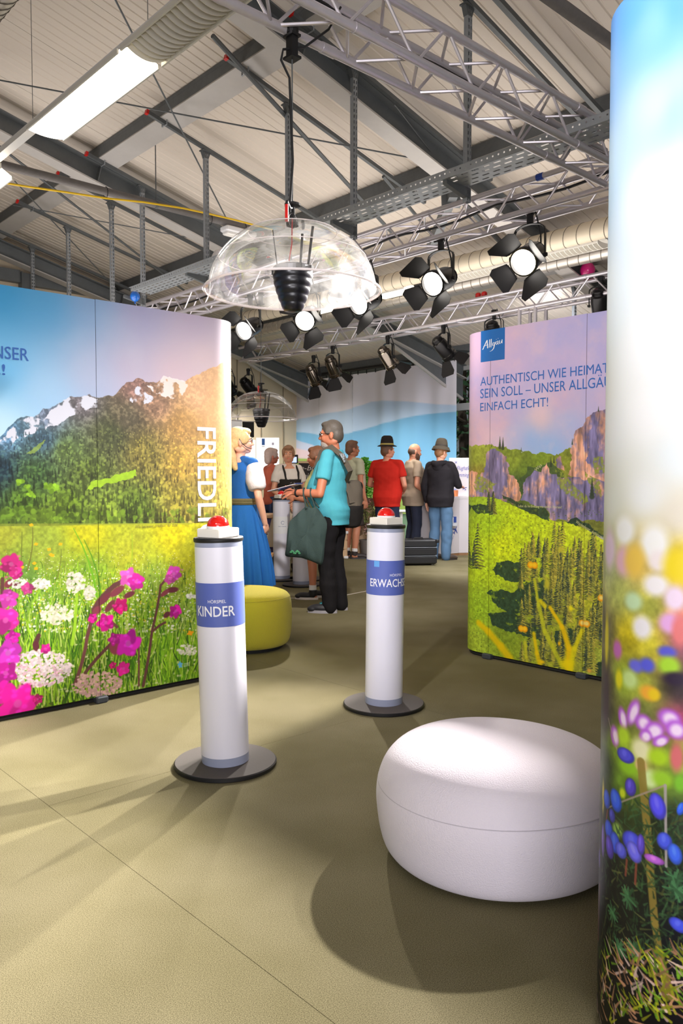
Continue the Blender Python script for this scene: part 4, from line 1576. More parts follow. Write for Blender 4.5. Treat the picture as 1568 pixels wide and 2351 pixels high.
    for px, py, rx, ry, an in ((268, 1358, 22, 9, .5), (240, 1375, 20, 8, .7), (296, 1366, 16, 7, .3), (252, 1392, 18, 8, .8), (222, 1402, 12, 9, .6), (395, 1355, 18, 7, 0), (378, 1362, 14, 6, .5), (382, 1412, 10, 7, .5), (40, 1345, 12, 7, 0), (20, 1340, 12, 8, .6), (82, 1484, 7, 12, 0), (262, 1488, 13, 17, .3), (70, 1348, 12, 6, -.4)):
        x, y = cv.p(px, py)
        cv.blob(x, y, rx, ry, np.array((122, 52, 66)) * g.uniform(.8, 1.25), .4, .95, an)
    def umbel(px, py, rx, ry, col, n):
        for _ in range(n):
            a, q = g.uniform(0, 6.28), g.random() ** .5
            x, y = cv.p(px + math.cos(a) * q * rx, py + math.sin(a) * q * ry)
            cv.blob(x, y, g.uniform(2.4, 5), g.uniform(2, 4), np.array(col) * g.uniform(.82, 1.06), .6, .85)
    umbel(130, 1412, 38, 24, (238, 234, 206), 150)
    umbel(172, 1337, 22, 24, (226, 220, 204), 110)
    umbel(205, 1362, 13, 16, (220, 216, 200), 50)
    umbel(95, 1342, 22, 10, (238, 236, 226), 60)
    umbel(40, 1340, 22, 10, (236, 236, 226), 40)
    umbel(95, 1535, 68, 42, (244, 222, 228), 420)
    umbel(85, 1550, 60, 30, (240, 190, 206), 60)
    umbel(222, 1572, 58, 30, (232, 184, 178), 240)
    umbel(430, 1492, 24, 12, (240, 238, 220), 60)
    umbel(440, 1370, 14, 5, (236, 236, 224), 30)
    def bloom(px, py, r, col, n=5):
        x, y = cv.p(px, py)
        for k in range(n):
            a = k * 6.283 / n + px
            cv.blob(x + math.cos(a) * r * .45, y + math.sin(a) * r * .42, r * .52, r * .42, np.array(col) * g.uniform(.78, 1.18), .35, .95, a, .12, 3)
        for k in range(7):
            cv.blob(x + g.normal(0, r * .4), y + g.normal(0, r * .35), r * .16, r * .12, np.minimum(255, np.array(col) * 1.25 + 34), .8, .5)
        cv.blob(x, y, r * .2, r * .2, np.minimum(255, np.array(col) * .7 + 60), .6, .8)
    mg = (206, 20, 156)
    k = 1.08
    for px, py, r, col in ((25, 1296, 24, (176, 30, 110)), (36, 1316, 15, (206, 40, 130)), (398, 1318, 22, (222, 70, 190)), (388, 1330, 14, (190, 70, 150)), (294, 1326, 24, (226, 90, 190)), (312, 1336, 22, (220, 40, 170)), (276, 1392, 20, (186, 14, 104)), (242, 1430, 22, (206, 16, 140)), (294, 1478, 34, (206, 24, 176)),
                          (262, 1468, 16, (180, 20, 140)), (282, 1536, 18, (212, 20, 140)), (402, 1404, 18, (206, 20, 160)), (212, 1420, 12, (196, 20, 130)), (12, 1425, 30, (216, 40, 160)), (18, 1375, 22, (206, 60, 170)), (28, 1464, 16, (190, 20, 150)), (18, 1500, 30, (196, 50, 180)), (-10, 1560, 34, (190, 20, 140)), (12, 1546, 26, (204, 24, 160)), (8, 1590, 26, (210, 20, 150)),
                          (40, 1616, 44, (220, 16, 150)), (86, 1606, 12, (190, 20, 110)), (104, 1490, 12, (206, 30, 140)), (62, 1352, 14, (190, 60, 130)), (258, 1528, 9, (200, 20, 110)), (-90, 1480, 40, mg), (-180, 1580, 44, mg), (-150, 1380, 26, (220, 70, 190))):
        bloom(px, py, r * k, col)
    x, y = cv.p(436, 1454)
    cv.blob(x, y, 9, 6, (250, 166, 12), .4, .95, 0, .2, 4)
    x, y = cv.p(413, 1527)
    cv.blob(x, y, 6, 8, (98, 182, 236), .2, .95, .3, .25, 5)
    for q in range(3):
        cv.stroke(*cv.p(421, 1525 + 3 * q), *cv.p(434, 1522 + 3 * q), .8, .8, (214, 230, 226), .8)
    cv.mirror(0, cv.p(528, 1000)[0])
    cv.c *= .915
    # warm sun haze at the right, part of the printed photograph
    hz = np.clip(1.1 - np.hypot((cv.X - cv.p(512, 900)[0]) / 200, (cv.Y - cv.p(512, 930)[1]) / 330), 0, 1) * .42
    cv.put(hz * mt, (238, 188, 140))
    return cv

def paint_alps():
    cv = Canvas(wall_r, -.66, 1.3, 480, 5)
    g = cv.rng
    H, Wd = cv.h, cv.w
    n8, n4, n2 = fbm(H, Wd, 16, g), fbm(H, Wd, 7, g, 3), fbm(H, Wd, 3, g, 2)
    cv.c[:] = cv.field([(1085, 800, (222, 190, 222)), (1150, 780, (218, 190, 222)), (1250, 770, (196, 184, 226)), (1370, 740, (186, 180, 226)), (1380, 820, (190, 180, 224)), (1300, 850, (204, 184, 222)), (1180, 850, (204, 184, 224)), (1090, 900, (206, 180, 218)), (1200, 900, (200, 184, 222)),
                        (1290, 920, (222, 186, 206)), (1370, 920, (208, 186, 216)), (1240, 960, (230, 200, 206)), (1150, 970, (222, 186, 206)), (1100, 1000, (224, 188, 206)), (1300, 970, (176, 186, 228)), (1220, 1010, (150, 184, 234)), (1260, 1030, (150, 186, 236)), (1180, 1000, (184, 188, 226)), (1450, 900, (190, 180, 220))], 3, 6, 900)
    cl = fbm(H, Wd, 90, g, 5)
    cv.put(np.clip((cl - .52) * 5, 0, 1) * .35, (240, 204, 214))
    cv.put(np.clip((.46 - cl) * 5, 0, 1) * .3, (168, 172, 226))
    def region(pts, samples, tex=.5, soft=0):
        f = cv.field(samples)
        cv.put(cv.poly(pts), f * (1 - tex / 2 + tex * (n8 * .5 + n4 * .5))[..., None])
    # green ridge
    region([(1060, 1030), (1084, 1026), (1110, 1022), (1140, 1026), (1165, 1030), (1200, 1037), (1240, 1041), (1275, 1043), (1300, 1030), (1480, 1000), (1480, 1230), (1060, 1230)],
           [(1090, 1040, (148, 160, 60)), (1180, 1060, (130, 150, 50)), (1240, 1060, (120, 146, 44)), (1090, 1110, (150, 130, 60)), (1200, 1080, (104, 130, 46)), (1260, 1090, (150, 150, 50)), (1320, 1130, (130, 130, 60)), (1190, 1110, (66, 92, 50))], .7)
    cv.put(cv.poly([(1196, 1096), (1212, 1075), (1262, 1062), (1300, 1100), (1300, 1140), (1195, 1130)]) * .8, np.array((58, 84, 52)) * (.8 + .4 * n4)[..., None])
    # cliffs: purple shade, peach light
    rock = fbm(H, Wd, 26, g, 4)
    rib = fbm(H, Wd, 10, g, 3, .6, 4.5)
    vert = fbm(H, Wd, 26, g, 4, .6, 3.0)
    sh = np.array((124, 116, 158))
    li = np.array((234, 172, 142))
    def cliff(pts, bias):
        m = cv.poly(pts)
        lum = np.clip((vert * .6 + rock * .4 - .5 + bias) * 5 + .5, 0, 1)[..., None]
        col = (sh * (1 - lum) + li * lum) * (.55 + .85 * rib)[..., None]
        cv.put(m, col)
    cliff([(1095, 1100), (1090, 1150), (1110, 1170), (1165, 1165), (1170, 1085), (1160, 1050), (1140, 1030), (1118, 1040), (1112, 1075)], -.06)
    cliff([(1160, 1140), (1166, 1090), (1178, 1092), (1192, 1112), (1194, 1150), (1178, 1162)], .1)
    cliff([(1080, 1082), (1095, 1090), (1092, 1170), (1080, 1168)], .1)
    cliff([(1195, 1150), (1205, 1100), (1222, 1082), (1236, 1082), (1252, 1064), (1262, 1090), (1300, 1096), (1340, 1090), (1400, 1090), (1480, 1100), (1480, 1190), (1400, 1180), (1400, 1236), (1480, 1300), (1480, 1200), (1270, 1195), (1250, 1165)], -.1)
    cliff([(1276, 1060), (1282, 1042), (1290, 1060), (1292, 1080), (1276, 1076)], -.05)
    cliff([(1304, 1090), (1310, 1040), (1320, 1000), (1345, 965), (1360, 948), (1385, 940), (1420, 930), (1480, 960), (1480, 1120), (1370, 1100), (1340, 1100)], .06)
    cliff([(1345, 1060), (1350, 1000), (1362, 975), (1372, 1000), (1368, 1075)], -.25)
    for pts in ([(1270, 1080), (1300, 1092), (1330, 1128), (1352, 1150), (1340, 1160), (1300, 1140), (1282, 1110)], [(1344, 1080), (1372, 1104), (1384, 1140), (1372, 1140), (1352, 1112)], [(1360, 1050), (1384, 1046), (1384, 1088), (1366, 1090)], [(1084, 1110), (1096, 1090), (1112, 1094), (1140, 1110), (1124, 1132), (1096, 1130)]):
        cv.put(cv.poly(pts) * .8 * np.clip((n4 - .3) * 4, 0, 1), np.array((134, 146, 54)) * (.7 + .6 * n4)[..., None])
    for px, y0, y1 in ((1147, 1028, 1004), (1154, 1030, 1006), (1196, 1036, 1028), (1373, 944, 934), (1115, 1026, 1020), (1128, 1026, 1019), (1271, 1062, 1048), (1264, 1070, 1050), (1313, 1020, 1008), (1120, 1150, 1128), (1130, 1164, 1130), (1358, 1140, 1100)):
        (x, ya), (_, yb) = cv.p(px, y0), cv.p(px, y1)
        for q in range(6):
            yy = ya + (yb - ya) * q / 6
            cv.stroke(x, yy, x, yy + (yb - ya) / 4, (yb - ya) * .17 * (1 - q / 6.5), .3, (52, 66, 48), .9)
    # green slope with shadows
    sl = cv.field([(1090, 1160, (140, 168, 44)), (1120, 1200, (150, 180, 36)), (1200, 1200, (176, 196, 34)), (1290, 1250, (186, 202, 36)), (1360, 1250, (180, 190, 44)), (1110, 1280, (166, 190, 36)), (1150, 1250, (190, 204, 30)), (1100, 1400, (140, 170, 40)), (1090, 1470, (150, 170, 50)), (1150, 1450, (120, 140, 40)),
                   (1250, 1400, (130, 140, 40)), (1350, 1400, (170, 170, 44)), (1300, 1500, (150, 150, 44)), (1370, 1530, (150, 160, 60)), (1480, 1400, (170, 170, 44))])
    edge = cv.line([(1060, 1140), (1084, 1142), (1100, 1140), (1130, 1142), (1170, 1156), (1200, 1172), (1235, 1185), (1270, 1196), (1300, 1200), (1340, 1212), (1384, 1238), (1480, 1290)])
    m = np.clip(edge[None, :] - cv.Y + (n8 - .5) * 8, 0, 1)
    cv.put(m, sl * (.84 + .56 * n4)[..., None])
    for _ in range(900):
        px, py = g.uniform(1082, 1380), g.uniform(1170, 1520)
        x, y = cv.p(px, py)
        cv.blob(x, y, g.uniform(1, 3.2), g.uniform(.8, 2), np.array((84, 120, 36)) * g.uniform(.7, 1.1), .6, .6)
    dk = np.array((44, 66, 50))
    for pts in ([(1150, 1138), (1200, 1160), (1250, 1165), (1266, 1195), (1230, 1182), (1195, 1168), (1168, 1154)], [(1300, 1198), (1318, 1190), (1382, 1226), (1382, 1236), (1340, 1212)], [(1132, 1310), (1142, 1290), (1200, 1290), (1205, 1335), (1180, 1336), (1150, 1325)], [(1116, 1362), (1126, 1354), (1180, 1358), (1200, 1340), (1260, 1330), (1262, 1400), (1220, 1410), (1170, 1410), (1140, 1395)],
                [(1080, 1162), (1110, 1158), (1134, 1172), (1128, 1182), (1096, 1180)], [(1290, 1310), (1306, 1300), (1310, 1360), (1290, 1360)], [(1345, 1300), (1366, 1310), (1370, 1340), (1350, 1330)], [(1120, 1410), (1170, 1405), (1240, 1440), (1250, 1470), (1130, 1440)], [(1270, 1450), (1310, 1440), (1320, 1500), (1280, 1490)], [(1365, 1530), (1384, 1520), (1390, 1560), (1365, 1560)]):
        cv.put(cv.poly(pts) * np.clip((n8 - .22) * 6, .3, .95), dk * (.7 + .7 * n4)[..., None])
    # conifers
    def fir(px, y0, y1, wd, col, dark):
        (x, ya), (_, yb) = cv.p(px, y0), cv.p(px, y1)
        hh = yb - ya
        sc = abs(cv.p(px + 5, y0)[0] - cv.p(px - 5, y0)[0]) / 10
        for q in range(16):
            t = q / 16
            ww = wd * sc * (1 - t) ** .8
            yy = ya + hh * t
            for _ in range(9):
                o = g.uniform(-1, 1)
                c = np.array(col) * g.uniform(.72, 1.25) if (o > -.15) else np.array(dark) * g.uniform(.7, 1.3)
                cv.stroke(x, yy + 2, x + o * ww, yy - abs(o) * 3 + g.uniform(-2, 2), 2.2, 1.1, c, .85)
    firs = []
    for _ in range(95):
        px = g.uniform(1196, 1384)
        firs.append((px, g.uniform(1300, 1545), None))
    firs += [(1096, 1305, 1198), (1088, 1300, 1240), (1122, 1172, 1130), (1132, 1180, 1128), (1272, 1282, 1195), (1290, 1290, 1192), (1282, 1290, 1205), (1224, 1270, 1230), (1236, 1280, 1224), (1250, 1290, 1234), (1210, 1275, 1258), (1333, 1300, 1242), (1350, 1310, 1240), (1196, 1350, 1310), (1214, 1410, 1340), (1366, 1320, 1262), (1310, 1330, 1256)]
    for px, y0, y1 in sorted(firs, key=lambda t: t[1]):
        y1 = y1 or y0 - g.uniform(55, 95)
        if g.random() < .62:
            col, d2 = (178, 166, 66), (100, 106, 56)
        else:
            col, d2 = (146, 146, 64), (60, 72, 60)
        if px < 1140:
            col, d2 = (116, 116, 58), (56, 72, 60)
        fir(px, y0, y1, (y0 - y1) * .15 + 2, col, d2)
    # out-of-focus yellow flowers in front
    def soft(pts, w, col, al):
        for (a, b), w_ in zip(zip(pts[:-1], pts[1:]), w):
            cv.stroke(*cv.p(*a), *cv.p(*b), w_, w_, col, al, 0, .9)
    ye = (240, 214, 16)
    soft([(1098, 1430), (1120, 1450), (1150, 1485), (1170, 1512)], (10, 12, 14), (232, 200, 12), .9)
    soft([(1226, 1330), (1236, 1390), (1250, 1450), (1290, 1530)], (5, 7, 8), (206, 208, 40), .8)
    soft([(1262, 1395), (1290, 1440), (1306, 1490), (1306, 1540)], (6, 9, 12), (246, 204, 10), .9)
    soft([(1335, 1448), (1318, 1490), (1308, 1540)], (7, 9), (236, 222, 24), .85)
    soft([(1225, 1455), (1232, 1500), (1240, 1530)], (6, 8), (240, 206, 16), .85)
    soft([(1205, 1475), (1210, 1530)], (6,), (214, 206, 50), .8)
    soft([(1240, 1380), (1250, 1392)], (7,), (240, 220, 20), .8)
    for px, py, rx, ry, col in ((1310, 1397, 10, 13, (246, 232, 20)), (1283, 1478, 6, 10, (252, 196, 20)), (1244, 1520, 12, 10, (250, 206, 20)), (1300, 1525, 28, 26, (250, 224, 10)), (1352, 1540, 10, 10, (240, 180, 70)), (1255, 1340, 14, 30, (206, 196, 50)), (1286, 1262, 14, 14, (206, 196, 56))):
        x, y = cv.p(px, py)
        cv.blob(x, y, rx * .8, ry * .7, col, 1.1, .8)
    for px, py, s in ((1222, 1298, 1), (1200, 1444, .95), (1341, 1432, .98), (1384, 1374, .9)):
        x, y = cv.p(px, py)
        for ox in (-8, 8):
            cv.blob(x + ox * s, y, 11 * s, 11 * s, (248, 160, 10), .5, .95)
        for ox in (-7, 7):
            cv.blob(x + ox * s, y + 1, 8 * s, 7 * s, (254, 206, 40) if px < 1330 else (252, 226, 120), .9, .9)
    cv.mirror(cv.p(1083, 1100)[0], cv.p(1388, 1100)[0])
    return cv

def paint_bells():
    cv = Canvas(wall_n, -.63, .9, 620, 9)
    g = cv.rng
    H, Wd = cv.h, cv.w
    n30, n8, n4 = fbm(H, Wd, 60, g), fbm(H, Wd, 18, g), fbm(H, Wd, 8, g, 3)
    cv.c[:] = cv.field([(1400, 60, (104, 170, 250)), (1450, 20, (110, 180, 250)), (1500, 60, (140, 196, 252)), (1565, 20, (84, 160, 246)), (1400, 200, (150, 198, 252)), (1500, 250, (196, 222, 252)), (1565, 250, (150, 190, 246)), (1400, 400, (200, 230, 252)), (1500, 450, (236, 246, 254)), (1565, 420, (206, 228, 252)),  # near-white sky: the glare of the lamps is painted into the print
                        (1400, 700, (236, 246, 252)), (1500, 800, (248, 250, 252)), (1400, 1000, (244, 248, 252)), (1560, 1050, (240, 248, 252)), (1400, 1150, (236, 240, 236)), (1560, 1190, (236, 228, 214)), (1480, 1140, (246, 249, 250)), (1480, 960, (252, 253, 254)),
                        (1400, 1300, (196, 206, 150)), (1470, 1290, (232, 200, 120)), (1560, 1290, (240, 210, 50)), (1420, 1370, (196, 206, 110)), (1500, 1400, (186, 200, 80)), (1560, 1420, (220, 130, 120)), (1390, 1440, (110, 100, 80)), (1440, 1460, (236, 214, 30)), (1500, 1480, (210, 206, 50)), (1560, 1480, (140, 70, 120)),
                        (1390, 1560, (70, 50, 60)), (1430, 1560, (150, 180, 50)), (1480, 1590, (170, 180, 60)), (1550, 1580, (40, 34, 50)), (1390, 1640, (50, 40, 50)), (1480, 1640, (100, 110, 60)), (1560, 1660, (190, 60, 120)), (1420, 1720, (140, 180, 40)), (1480, 1740, (190, 190, 90)), (1550, 1740, (150, 190, 50)), (1390, 1760, (50, 70, 40)),
                        (1430, 1800, (110, 150, 40)), (1560, 1800, (110, 150, 50)), (1400, 1860, (34, 40, 34)), (1500, 1880, (34, 44, 30)), (1560, 1880, (40, 50, 40)), (1400, 2000, (24, 26, 30)), (1500, 2040, (26, 34, 26)), (1560, 2050, (22, 28, 30)), (1400, 2120, (16, 20, 20)), (1560, 2150, (14, 16, 24)), (1450, 2250, (12, 10, 14)), (1560, 2300, (14, 10, 14)), (1400, 2340, (16, 16, 12))], 3.2, 6, 300)
    y0 = cv.p(1500, 1180)[1]
    cv.c *= (1 - np.clip((y0 - cv.Y) / 120, 0, 1) * (.32 - .64 * n8))[..., None]
    def B(px, py, rx, ry, col, soft=.8, al=.9, an=0, **k):
        x, y = cv.p(px, py)
        sx = min(1.3, abs(cv.p(px + 1, py)[0] - cv.p(px - 1, py)[0]) / 2)
        sy = abs(cv.p(px, py + 1)[1] - cv.p(px, py - 1)[1]) / 2
        cv.blob(x, y, rx * sx, ry * sy, col, soft, al, an, **k)
    # out-of-focus discs
    for px, py, rx, ry, col in ((1398, 1262, 14, 46, (240, 214, 244)), (1432, 1220, 22, 34, (255, 255, 255)), (1430, 1290, 20, 34, (240, 190, 210)), (1500, 1250, 34, 46, (255, 255, 255)), (1512, 1290, 26, 26, (252, 240, 240)), (1455, 1290, 24, 40, (246, 206, 90)), (1560, 1300, 40, 40, (248, 222, 40)), (1504, 1345, 30, 26, (255, 250, 255)), (1548, 1375, 26, 30, (252, 230, 255)),
                             (1452, 1382, 20, 22, (206, 236, 190)), (1472, 1442, 23, 28, (250, 246, 255)), (1536, 1432, 26, 24, (240, 180, 240)), (1560, 1450, 20, 40, (240, 130, 130)), (1416, 1492, 10, 22, (206, 110, 200)), (1392, 1470, 6, 60, (236, 220, 40)), (1380, 1510, 4, 20, (180, 150, 220)), (1458, 1530, 17, 16, (110, 110, 230)), (1484, 1528, 18, 17, (92, 96, 226)), (1530, 1498, 22, 14, (96, 96, 220)), (1535, 1530, 26, 22, (176, 226, 60)),
                             (1444, 1560, 18, 22, (206, 232, 150)), (1420, 1560, 8, 24, (236, 226, 30)), (1488, 1592, 22, 18, (248, 176, 60)), (1500, 1596, 14, 14, (240, 206, 40)), (1550, 1560, 30, 16, (50, 36, 60)), (1390, 1600, 8, 60, (60, 36, 60))):
        B(px, py, rx, ry, col, .9)
    for px, py, rx, ry, an in ((1428, 1650, 10, 26, .25), (1452, 1636, 13, 34, -.35), (1410, 1690, 10, 24, .2), (1475, 1660, 20, 20, .3), (1500, 1678, 26, 20, .6), (1535, 1650, 28, 22, -.2), (1550, 1676, 26, 22, -.5), (1515, 1702, 22, 12, .6), (1480, 1690, 16, 14, .8)):
        B(px, py, rx, ry, (190, 100, 224), .6, .9, an)
        B(px + 2, py + 2, rx * .6, ry * .66, (252, 226, 255), .9, .95, an)
    for px, py, rx, ry, col in ((1430, 1690, 14, 22, (190, 226, 50)), (1470, 1722, 22, 26, (240, 236, 190)), (1440, 1760, 24, 22, (150, 206, 40)), (1510, 1740, 24, 20, (180, 220, 40)), (1552, 1740, 16, 34, (226, 110, 120)), (1490, 1790, 20, 22, (220, 240, 170)), (1520, 1790, 26, 20, (160, 210, 50)), (1428, 1822, 7, 12, (210, 226, 40)), (1470, 1758, 14, 14, (240, 190, 150)), (1560, 1800, 14, 20, (130, 200, 50)), (1416, 1906, 12, 18, (150, 190, 90)), (1384, 1830, 4, 40, (220, 200, 60))):
        B(px, py, rx, ry, col, .9, .85)
    # pale stem
    for (a, b, w) in (((1470, 1750), (1484, 1900), 13), ((1484, 1900), (1492, 2010), 13), ((1492, 2010), (1502, 2120), 12), ((1502, 2120), (1514, 2200), 11), ((1514, 2200), (1540, 2290), 13)):
        cv.stroke(*cv.p(*a), *cv.p(*b), w * .34 * 1.0 * 620 / 990 * 2, w * .34 * 620 / 990 * 2, (146, 126, 56), .9, 0, .35)
    # needles in the dark
    for _ in range(900):
        px, py = g.uniform(1366, 1720), g.uniform(1840, 2200)
        x, y = cv.p(px, py)
        a = g.uniform(.2, 2.9)
        L = g.uniform(6, 18)
        k = g.random()
        col = np.array((54, 84, 50)) * g.uniform(.5, 1.3) if k < .8 else np.array((120, 130, 70)) * g.uniform(.5, 1)
        cv.stroke(x, y, x + math.cos(a) * L, y + math.sin(a) * L, 1.6, .6, col, .7)
    for cx, cy in ((1420, 2175), (1455, 2180), (1546, 2020), (1405, 2095), (1440, 2060), (1550, 2045)):
        x, y = cv.p(cx, cy)
        for k in range(15):
            a = k * .42 + g.uniform(-.2, .2)
            L = g.uniform(9, 17)
            cv.stroke(x, y, x + math.cos(a) * L, y + math.sin(a) * L, 2.2, 1.2, np.array((70, 120, 76)) * g.uniform(.6, 1.2), .85)
    for _ in range(420):
        px, py = g.uniform(1366, 1720), g.uniform(2185, 2350)
        x, y = cv.p(px, py)
        a = g.uniform(1.7, 2.9) if g.random() < .7 else g.uniform(.2, 1.4)
        L = g.uniform(8, 26)
        k = g.random()
        col = (196, 200, 40) if k < .3 else ((206, 150, 110) if k < .62 else ((120, 170, 40) if k < .8 else (240, 206, 190)))
        cv.stroke(x, y, x + math.cos(a) * L, y + math.sin(a) * L, 2.0, .7, np.array(col) * g.uniform(.6, 1.1), .85)
    # threads and stems
    cv.stroke(*cv.p(1396, 1855), *cv.p(1525, 1804), 1.1, 1.3, (170, 150, 140), .8)
    cv.stroke(*cv.p(1526, 1804), *cv.p(1528, 1990), 1.9, 1.7, (176, 166, 166), .9)
    cv.stroke(*cv.p(1396, 1650), *cv.p(1420, 1735), .9, .9, (190, 160, 160), .7)
    for px, a, b in ((1438, 1975, 2010), (1460, 1975, 2030), (1394, 1860, 1885), (1376, 2030, 2160)):
        cv.stroke(*cv.p(px, a), *cv.p(px - 3, b), 1.8, 1.8, (150, 76, 60), .8)
    # blue bells: petals in clusters
    def bell(px, py, rx, ry, an, col=(70, 86, 226)):
        B(px, py, rx, ry, np.array(col) * .8, .25, .96, an)
        B(px - 1, py - ry * .1, rx * .75, ry * .8, np.array(col) * 1.05, .5, .95, an)
        B(px - 2, py - ry * .3, rx * .3, ry * .5, np.minimum(255, np.array(col) * 1.25 + 20), .9, .6, an)
    for t in ((1434, 1735, 20, 17, 0, (78, 76, 216)), (1446, 1808, 13, 21, -.1, (84, 70, 190)), (1392, 1835, 8, 22, 0, (50, 90, 226)), (1412, 1838, 13, 26, .3, (54, 96, 236)), (1508, 1852, 19, 30, .25, (86, 80, 236)), (1562, 1858, 9, 16, -.3, (54, 100, 236)), (1396, 1905, 9, 22, .1, (58, 90, 232)), (1410, 1935, 12, 24, .1, (64, 90, 228)), (1398, 1945, 9, 26, .25, (92, 70, 196)), (1384, 1930, 5, 40, 0, (120, 96, 190)),
              (1450, 1934, 24, 24, 0, (76, 82, 226)), (1424, 1953, 13, 18, 0, (92, 96, 226)), (1454, 1957, 16, 24, .55, (112, 108, 240)), (1470, 1940, 9, 24, 0, (96, 76, 200)), (1500, 1974, 24, 10, -.05, (186, 100, 214)), (1524, 1932, 18, 20, 0, (74, 90, 226)), (1548, 1962, 17, 24, .2, (64, 104, 236)), (1556, 2125, 24, 15, -.5, (72, 84, 226)), (1404, 1873, 7, 16, 0, (70, 70, 180)), (1376, 1970, 4, 24, 0, (110, 90, 190)), (1370, 2290, 3, 30, 0, (90, 70, 140))):
        bell(*t)
    cv.mirror(cv.p(1376, 1500)[0], cv.p(1568, 1500)[0] + 30)
    return cv

def print_mat(name, cv, rough=.42):
    m = bpy.data.materials.new(name)
    m.use_nodes = True
    nt = m.node_tree
    b = nt.nodes['Principled BSDF']
    t = nt.nodes.new('ShaderNodeTexImage')
    t.image = cv.image(name)
    t.extension = 'MIRROR'
    nt.links.new(t.outputs['Color'], b.inputs['Base Color'])
    b.inputs['Roughness'].default_value = rough
    b.inputs['Specular IOR Level'].default_value = .35
    return m

def build_wall(wall, cv, name, label, cuts, feet=None):
    """cuts: u values where one print panel ends and the next begins"""
    m = print_mat(name, cv)
    base = wall.surf(cuts[0], 0)
    t = empty('display_wall', (base.x, base.y, 0), 0, label, 'display wall', 'printed fabric display walls')
    M_IN = mat('black fabric back', (18, 18, 20), .9)
    for i, (u0, u1) in enumerate(zip(cuts[:-1], cuts[1:])):
        u0, u1 = u0 + .0012, u1 - .0012
        n = max(2, int((u1 - u0) / .022))
        us = [u0 + (u1 - u0) * k / n for k in range(n + 1)]
        dz = -.002 if i % 2 else 0.0
        zs = [wall.z0 - dz] + [wall.z0 + (wall.z1 - wall.z0) * k / 6 for k in range(1, 6)] + [wall.z1 + dz]
        mb = MB()
        mb.grid([[wall.surf(u, z) for u in us] for z in zs])
        nv = len(mb.v)
        o = mb.build('print_panel', m, t, 50)
        uv = o.data.uv_layers.new(name='UVMap')
        per = []
        for z in zs:
            for u in us:
                per.append(((u - cv.u0) / (cv.u1 - cv.u0), (z - wall.z0) / (wall.z1 - wall.z0)))
        idx = np.zeros(len(o.data.loops), np.int32)
        o.data.loops.foreach_get('vertex_index', idx)
        uv.data.foreach_set('uv', np.array(per, np.float32)[idx].ravel())
        mb = MB()
        mb.grid([[wall.surf(u, z, -.012) for u in us[::3] + [us[-1]]] for z in (zs[0], zs[-1])])
        mb.grid([[wall.surf(u, zs[-1], q) for u in us] for q in (0, -.012)])
        mb.grid([[wall.surf(u, zs[0], q) for u in us] for q in (0, -.012)])
        mb.build('panel_back', M_IN, o)
    ua, ub = cuts[0], cuts[-1]
    n = 60
    us = [ua + (ub - ua) * k / n for k in range(n + 1)]
    for z in (.075, wall.z1 - .03):
        mb = MB()
        mb.path([wall.surf(u, z, -.03) for u in us], .012, 6)
        mb.build('frame_tube', M_GALVD, t, True)
    mb = MB()
    mb.path([wall.surf(u, .012, -.02) for u in us], .010, 6)
    mb.build('floor_rail', M_BLACKM, t, True)
    for u in cuts:
        if feet and u not in feet:
            continue
        p, nn = wall.pos(u)
        nn = Vector((nn[0], nn[1], 0))
        p = Vector((p[0], p[1], 0))
        tt = Vector((-nn.y, nn.x, 0))
        mb = MB()
        mb.bbox(p - nn * .02 + Z3 * .018, (.07, .1, .036), .006, (tt, nn, Z3))
        mb.build('foot', mat('grey foot', (70, 74, 82), .5, .3), t)
        mb = MB()
        mb.tube(p - nn * .05 + Z3 * .02, p - nn * .05 + Z3 * (wall.z1 - .02), .014, n=8)
        mb.build('frame_post', M_GALVD, t, True)
    return t

def wall_text(wall, root, s, u0, u1, z0, z1, m, name='lettering', down=False, rot=0.0, **kw):
    """text fitted into a box on the wall; down: the words run downwards with their tops to the right"""
    v, f = text_fit(s, 1, 1, **kw)
    mb = MB()
    vs = []
    cr, sr = math.cos(rot), math.sin(rot)
    for x, y in v:
        if down:
            u, z = u0 + (u1 - u0) * y, z1 - (z1 - z0) * x
        else:
            a, b = (u1 - u0) * x, (z1 - z0) * y
            u, z = u0 + a * cr - b * sr, z0 + a * sr + b * cr
        vs.append(wall.surf(u, z, .0016))
    mb.add(vs, f)
    return mb.build(name, m, root)

def box_of(wall, x0, y0, x1, y1):
    """(u0, u1, z0, z1) from the picture corners lower left and upper right"""
    u0, z0 = wall.hit(x0, y0)
    u1, _ = wall.hit(x1, y1)
    _, z1 = wall.hit(x0, y1)
    return u0, u1, z0, z1

# left: mountain meadow
cvl = paint_meadow()
seam = wall_l.hit(224, 1100)[0]
root_l = build_wall(wall_l, cvl, 'meadow print', 'large display wall printed with a flowering meadow and snowy mountains, at the left', [seam - 2.1, seam - 1.05, seam, wall_l.r * math.pi, wall_l.r * math.pi + 1.1])
M_NAVY = mat('navy print', (30, 84, 160), .5)
M_LILAC = mat('pale lilac print', (214, 208, 228), .5)
u1, _ = wall_l.hit(66, 826)
zb, zt = wall_l.hit(30, 826)[1], wall_l.hit(30, 797)[1]
wall_text(wall_l, root_l, 'UNSER', u1 - .235, u1, zb, zt, M_NAVY, bold=.004)
u1, _ = wall_l.hit(12, 861)
zb, zt = wall_l.hit(6, 861)[1], wall_l.hit(6, 836)[1]
wall_text(wall_l, root_l, 'L!', u1 - .075, u1, zb, zt, M_NAVY, bold=.004)
ua, za = wall_l.hit(452, 980)
ub, zb = wall_l.hit(497, 1194)
_, zl = wall_l.hit(470, 1194)
zspan = (za - zl)
wall_text(wall_l, root_l, 'FRIEDLICH', ua, ub, za - zspan * 1.47, za, M_LILAC, down=True, bold=.012)
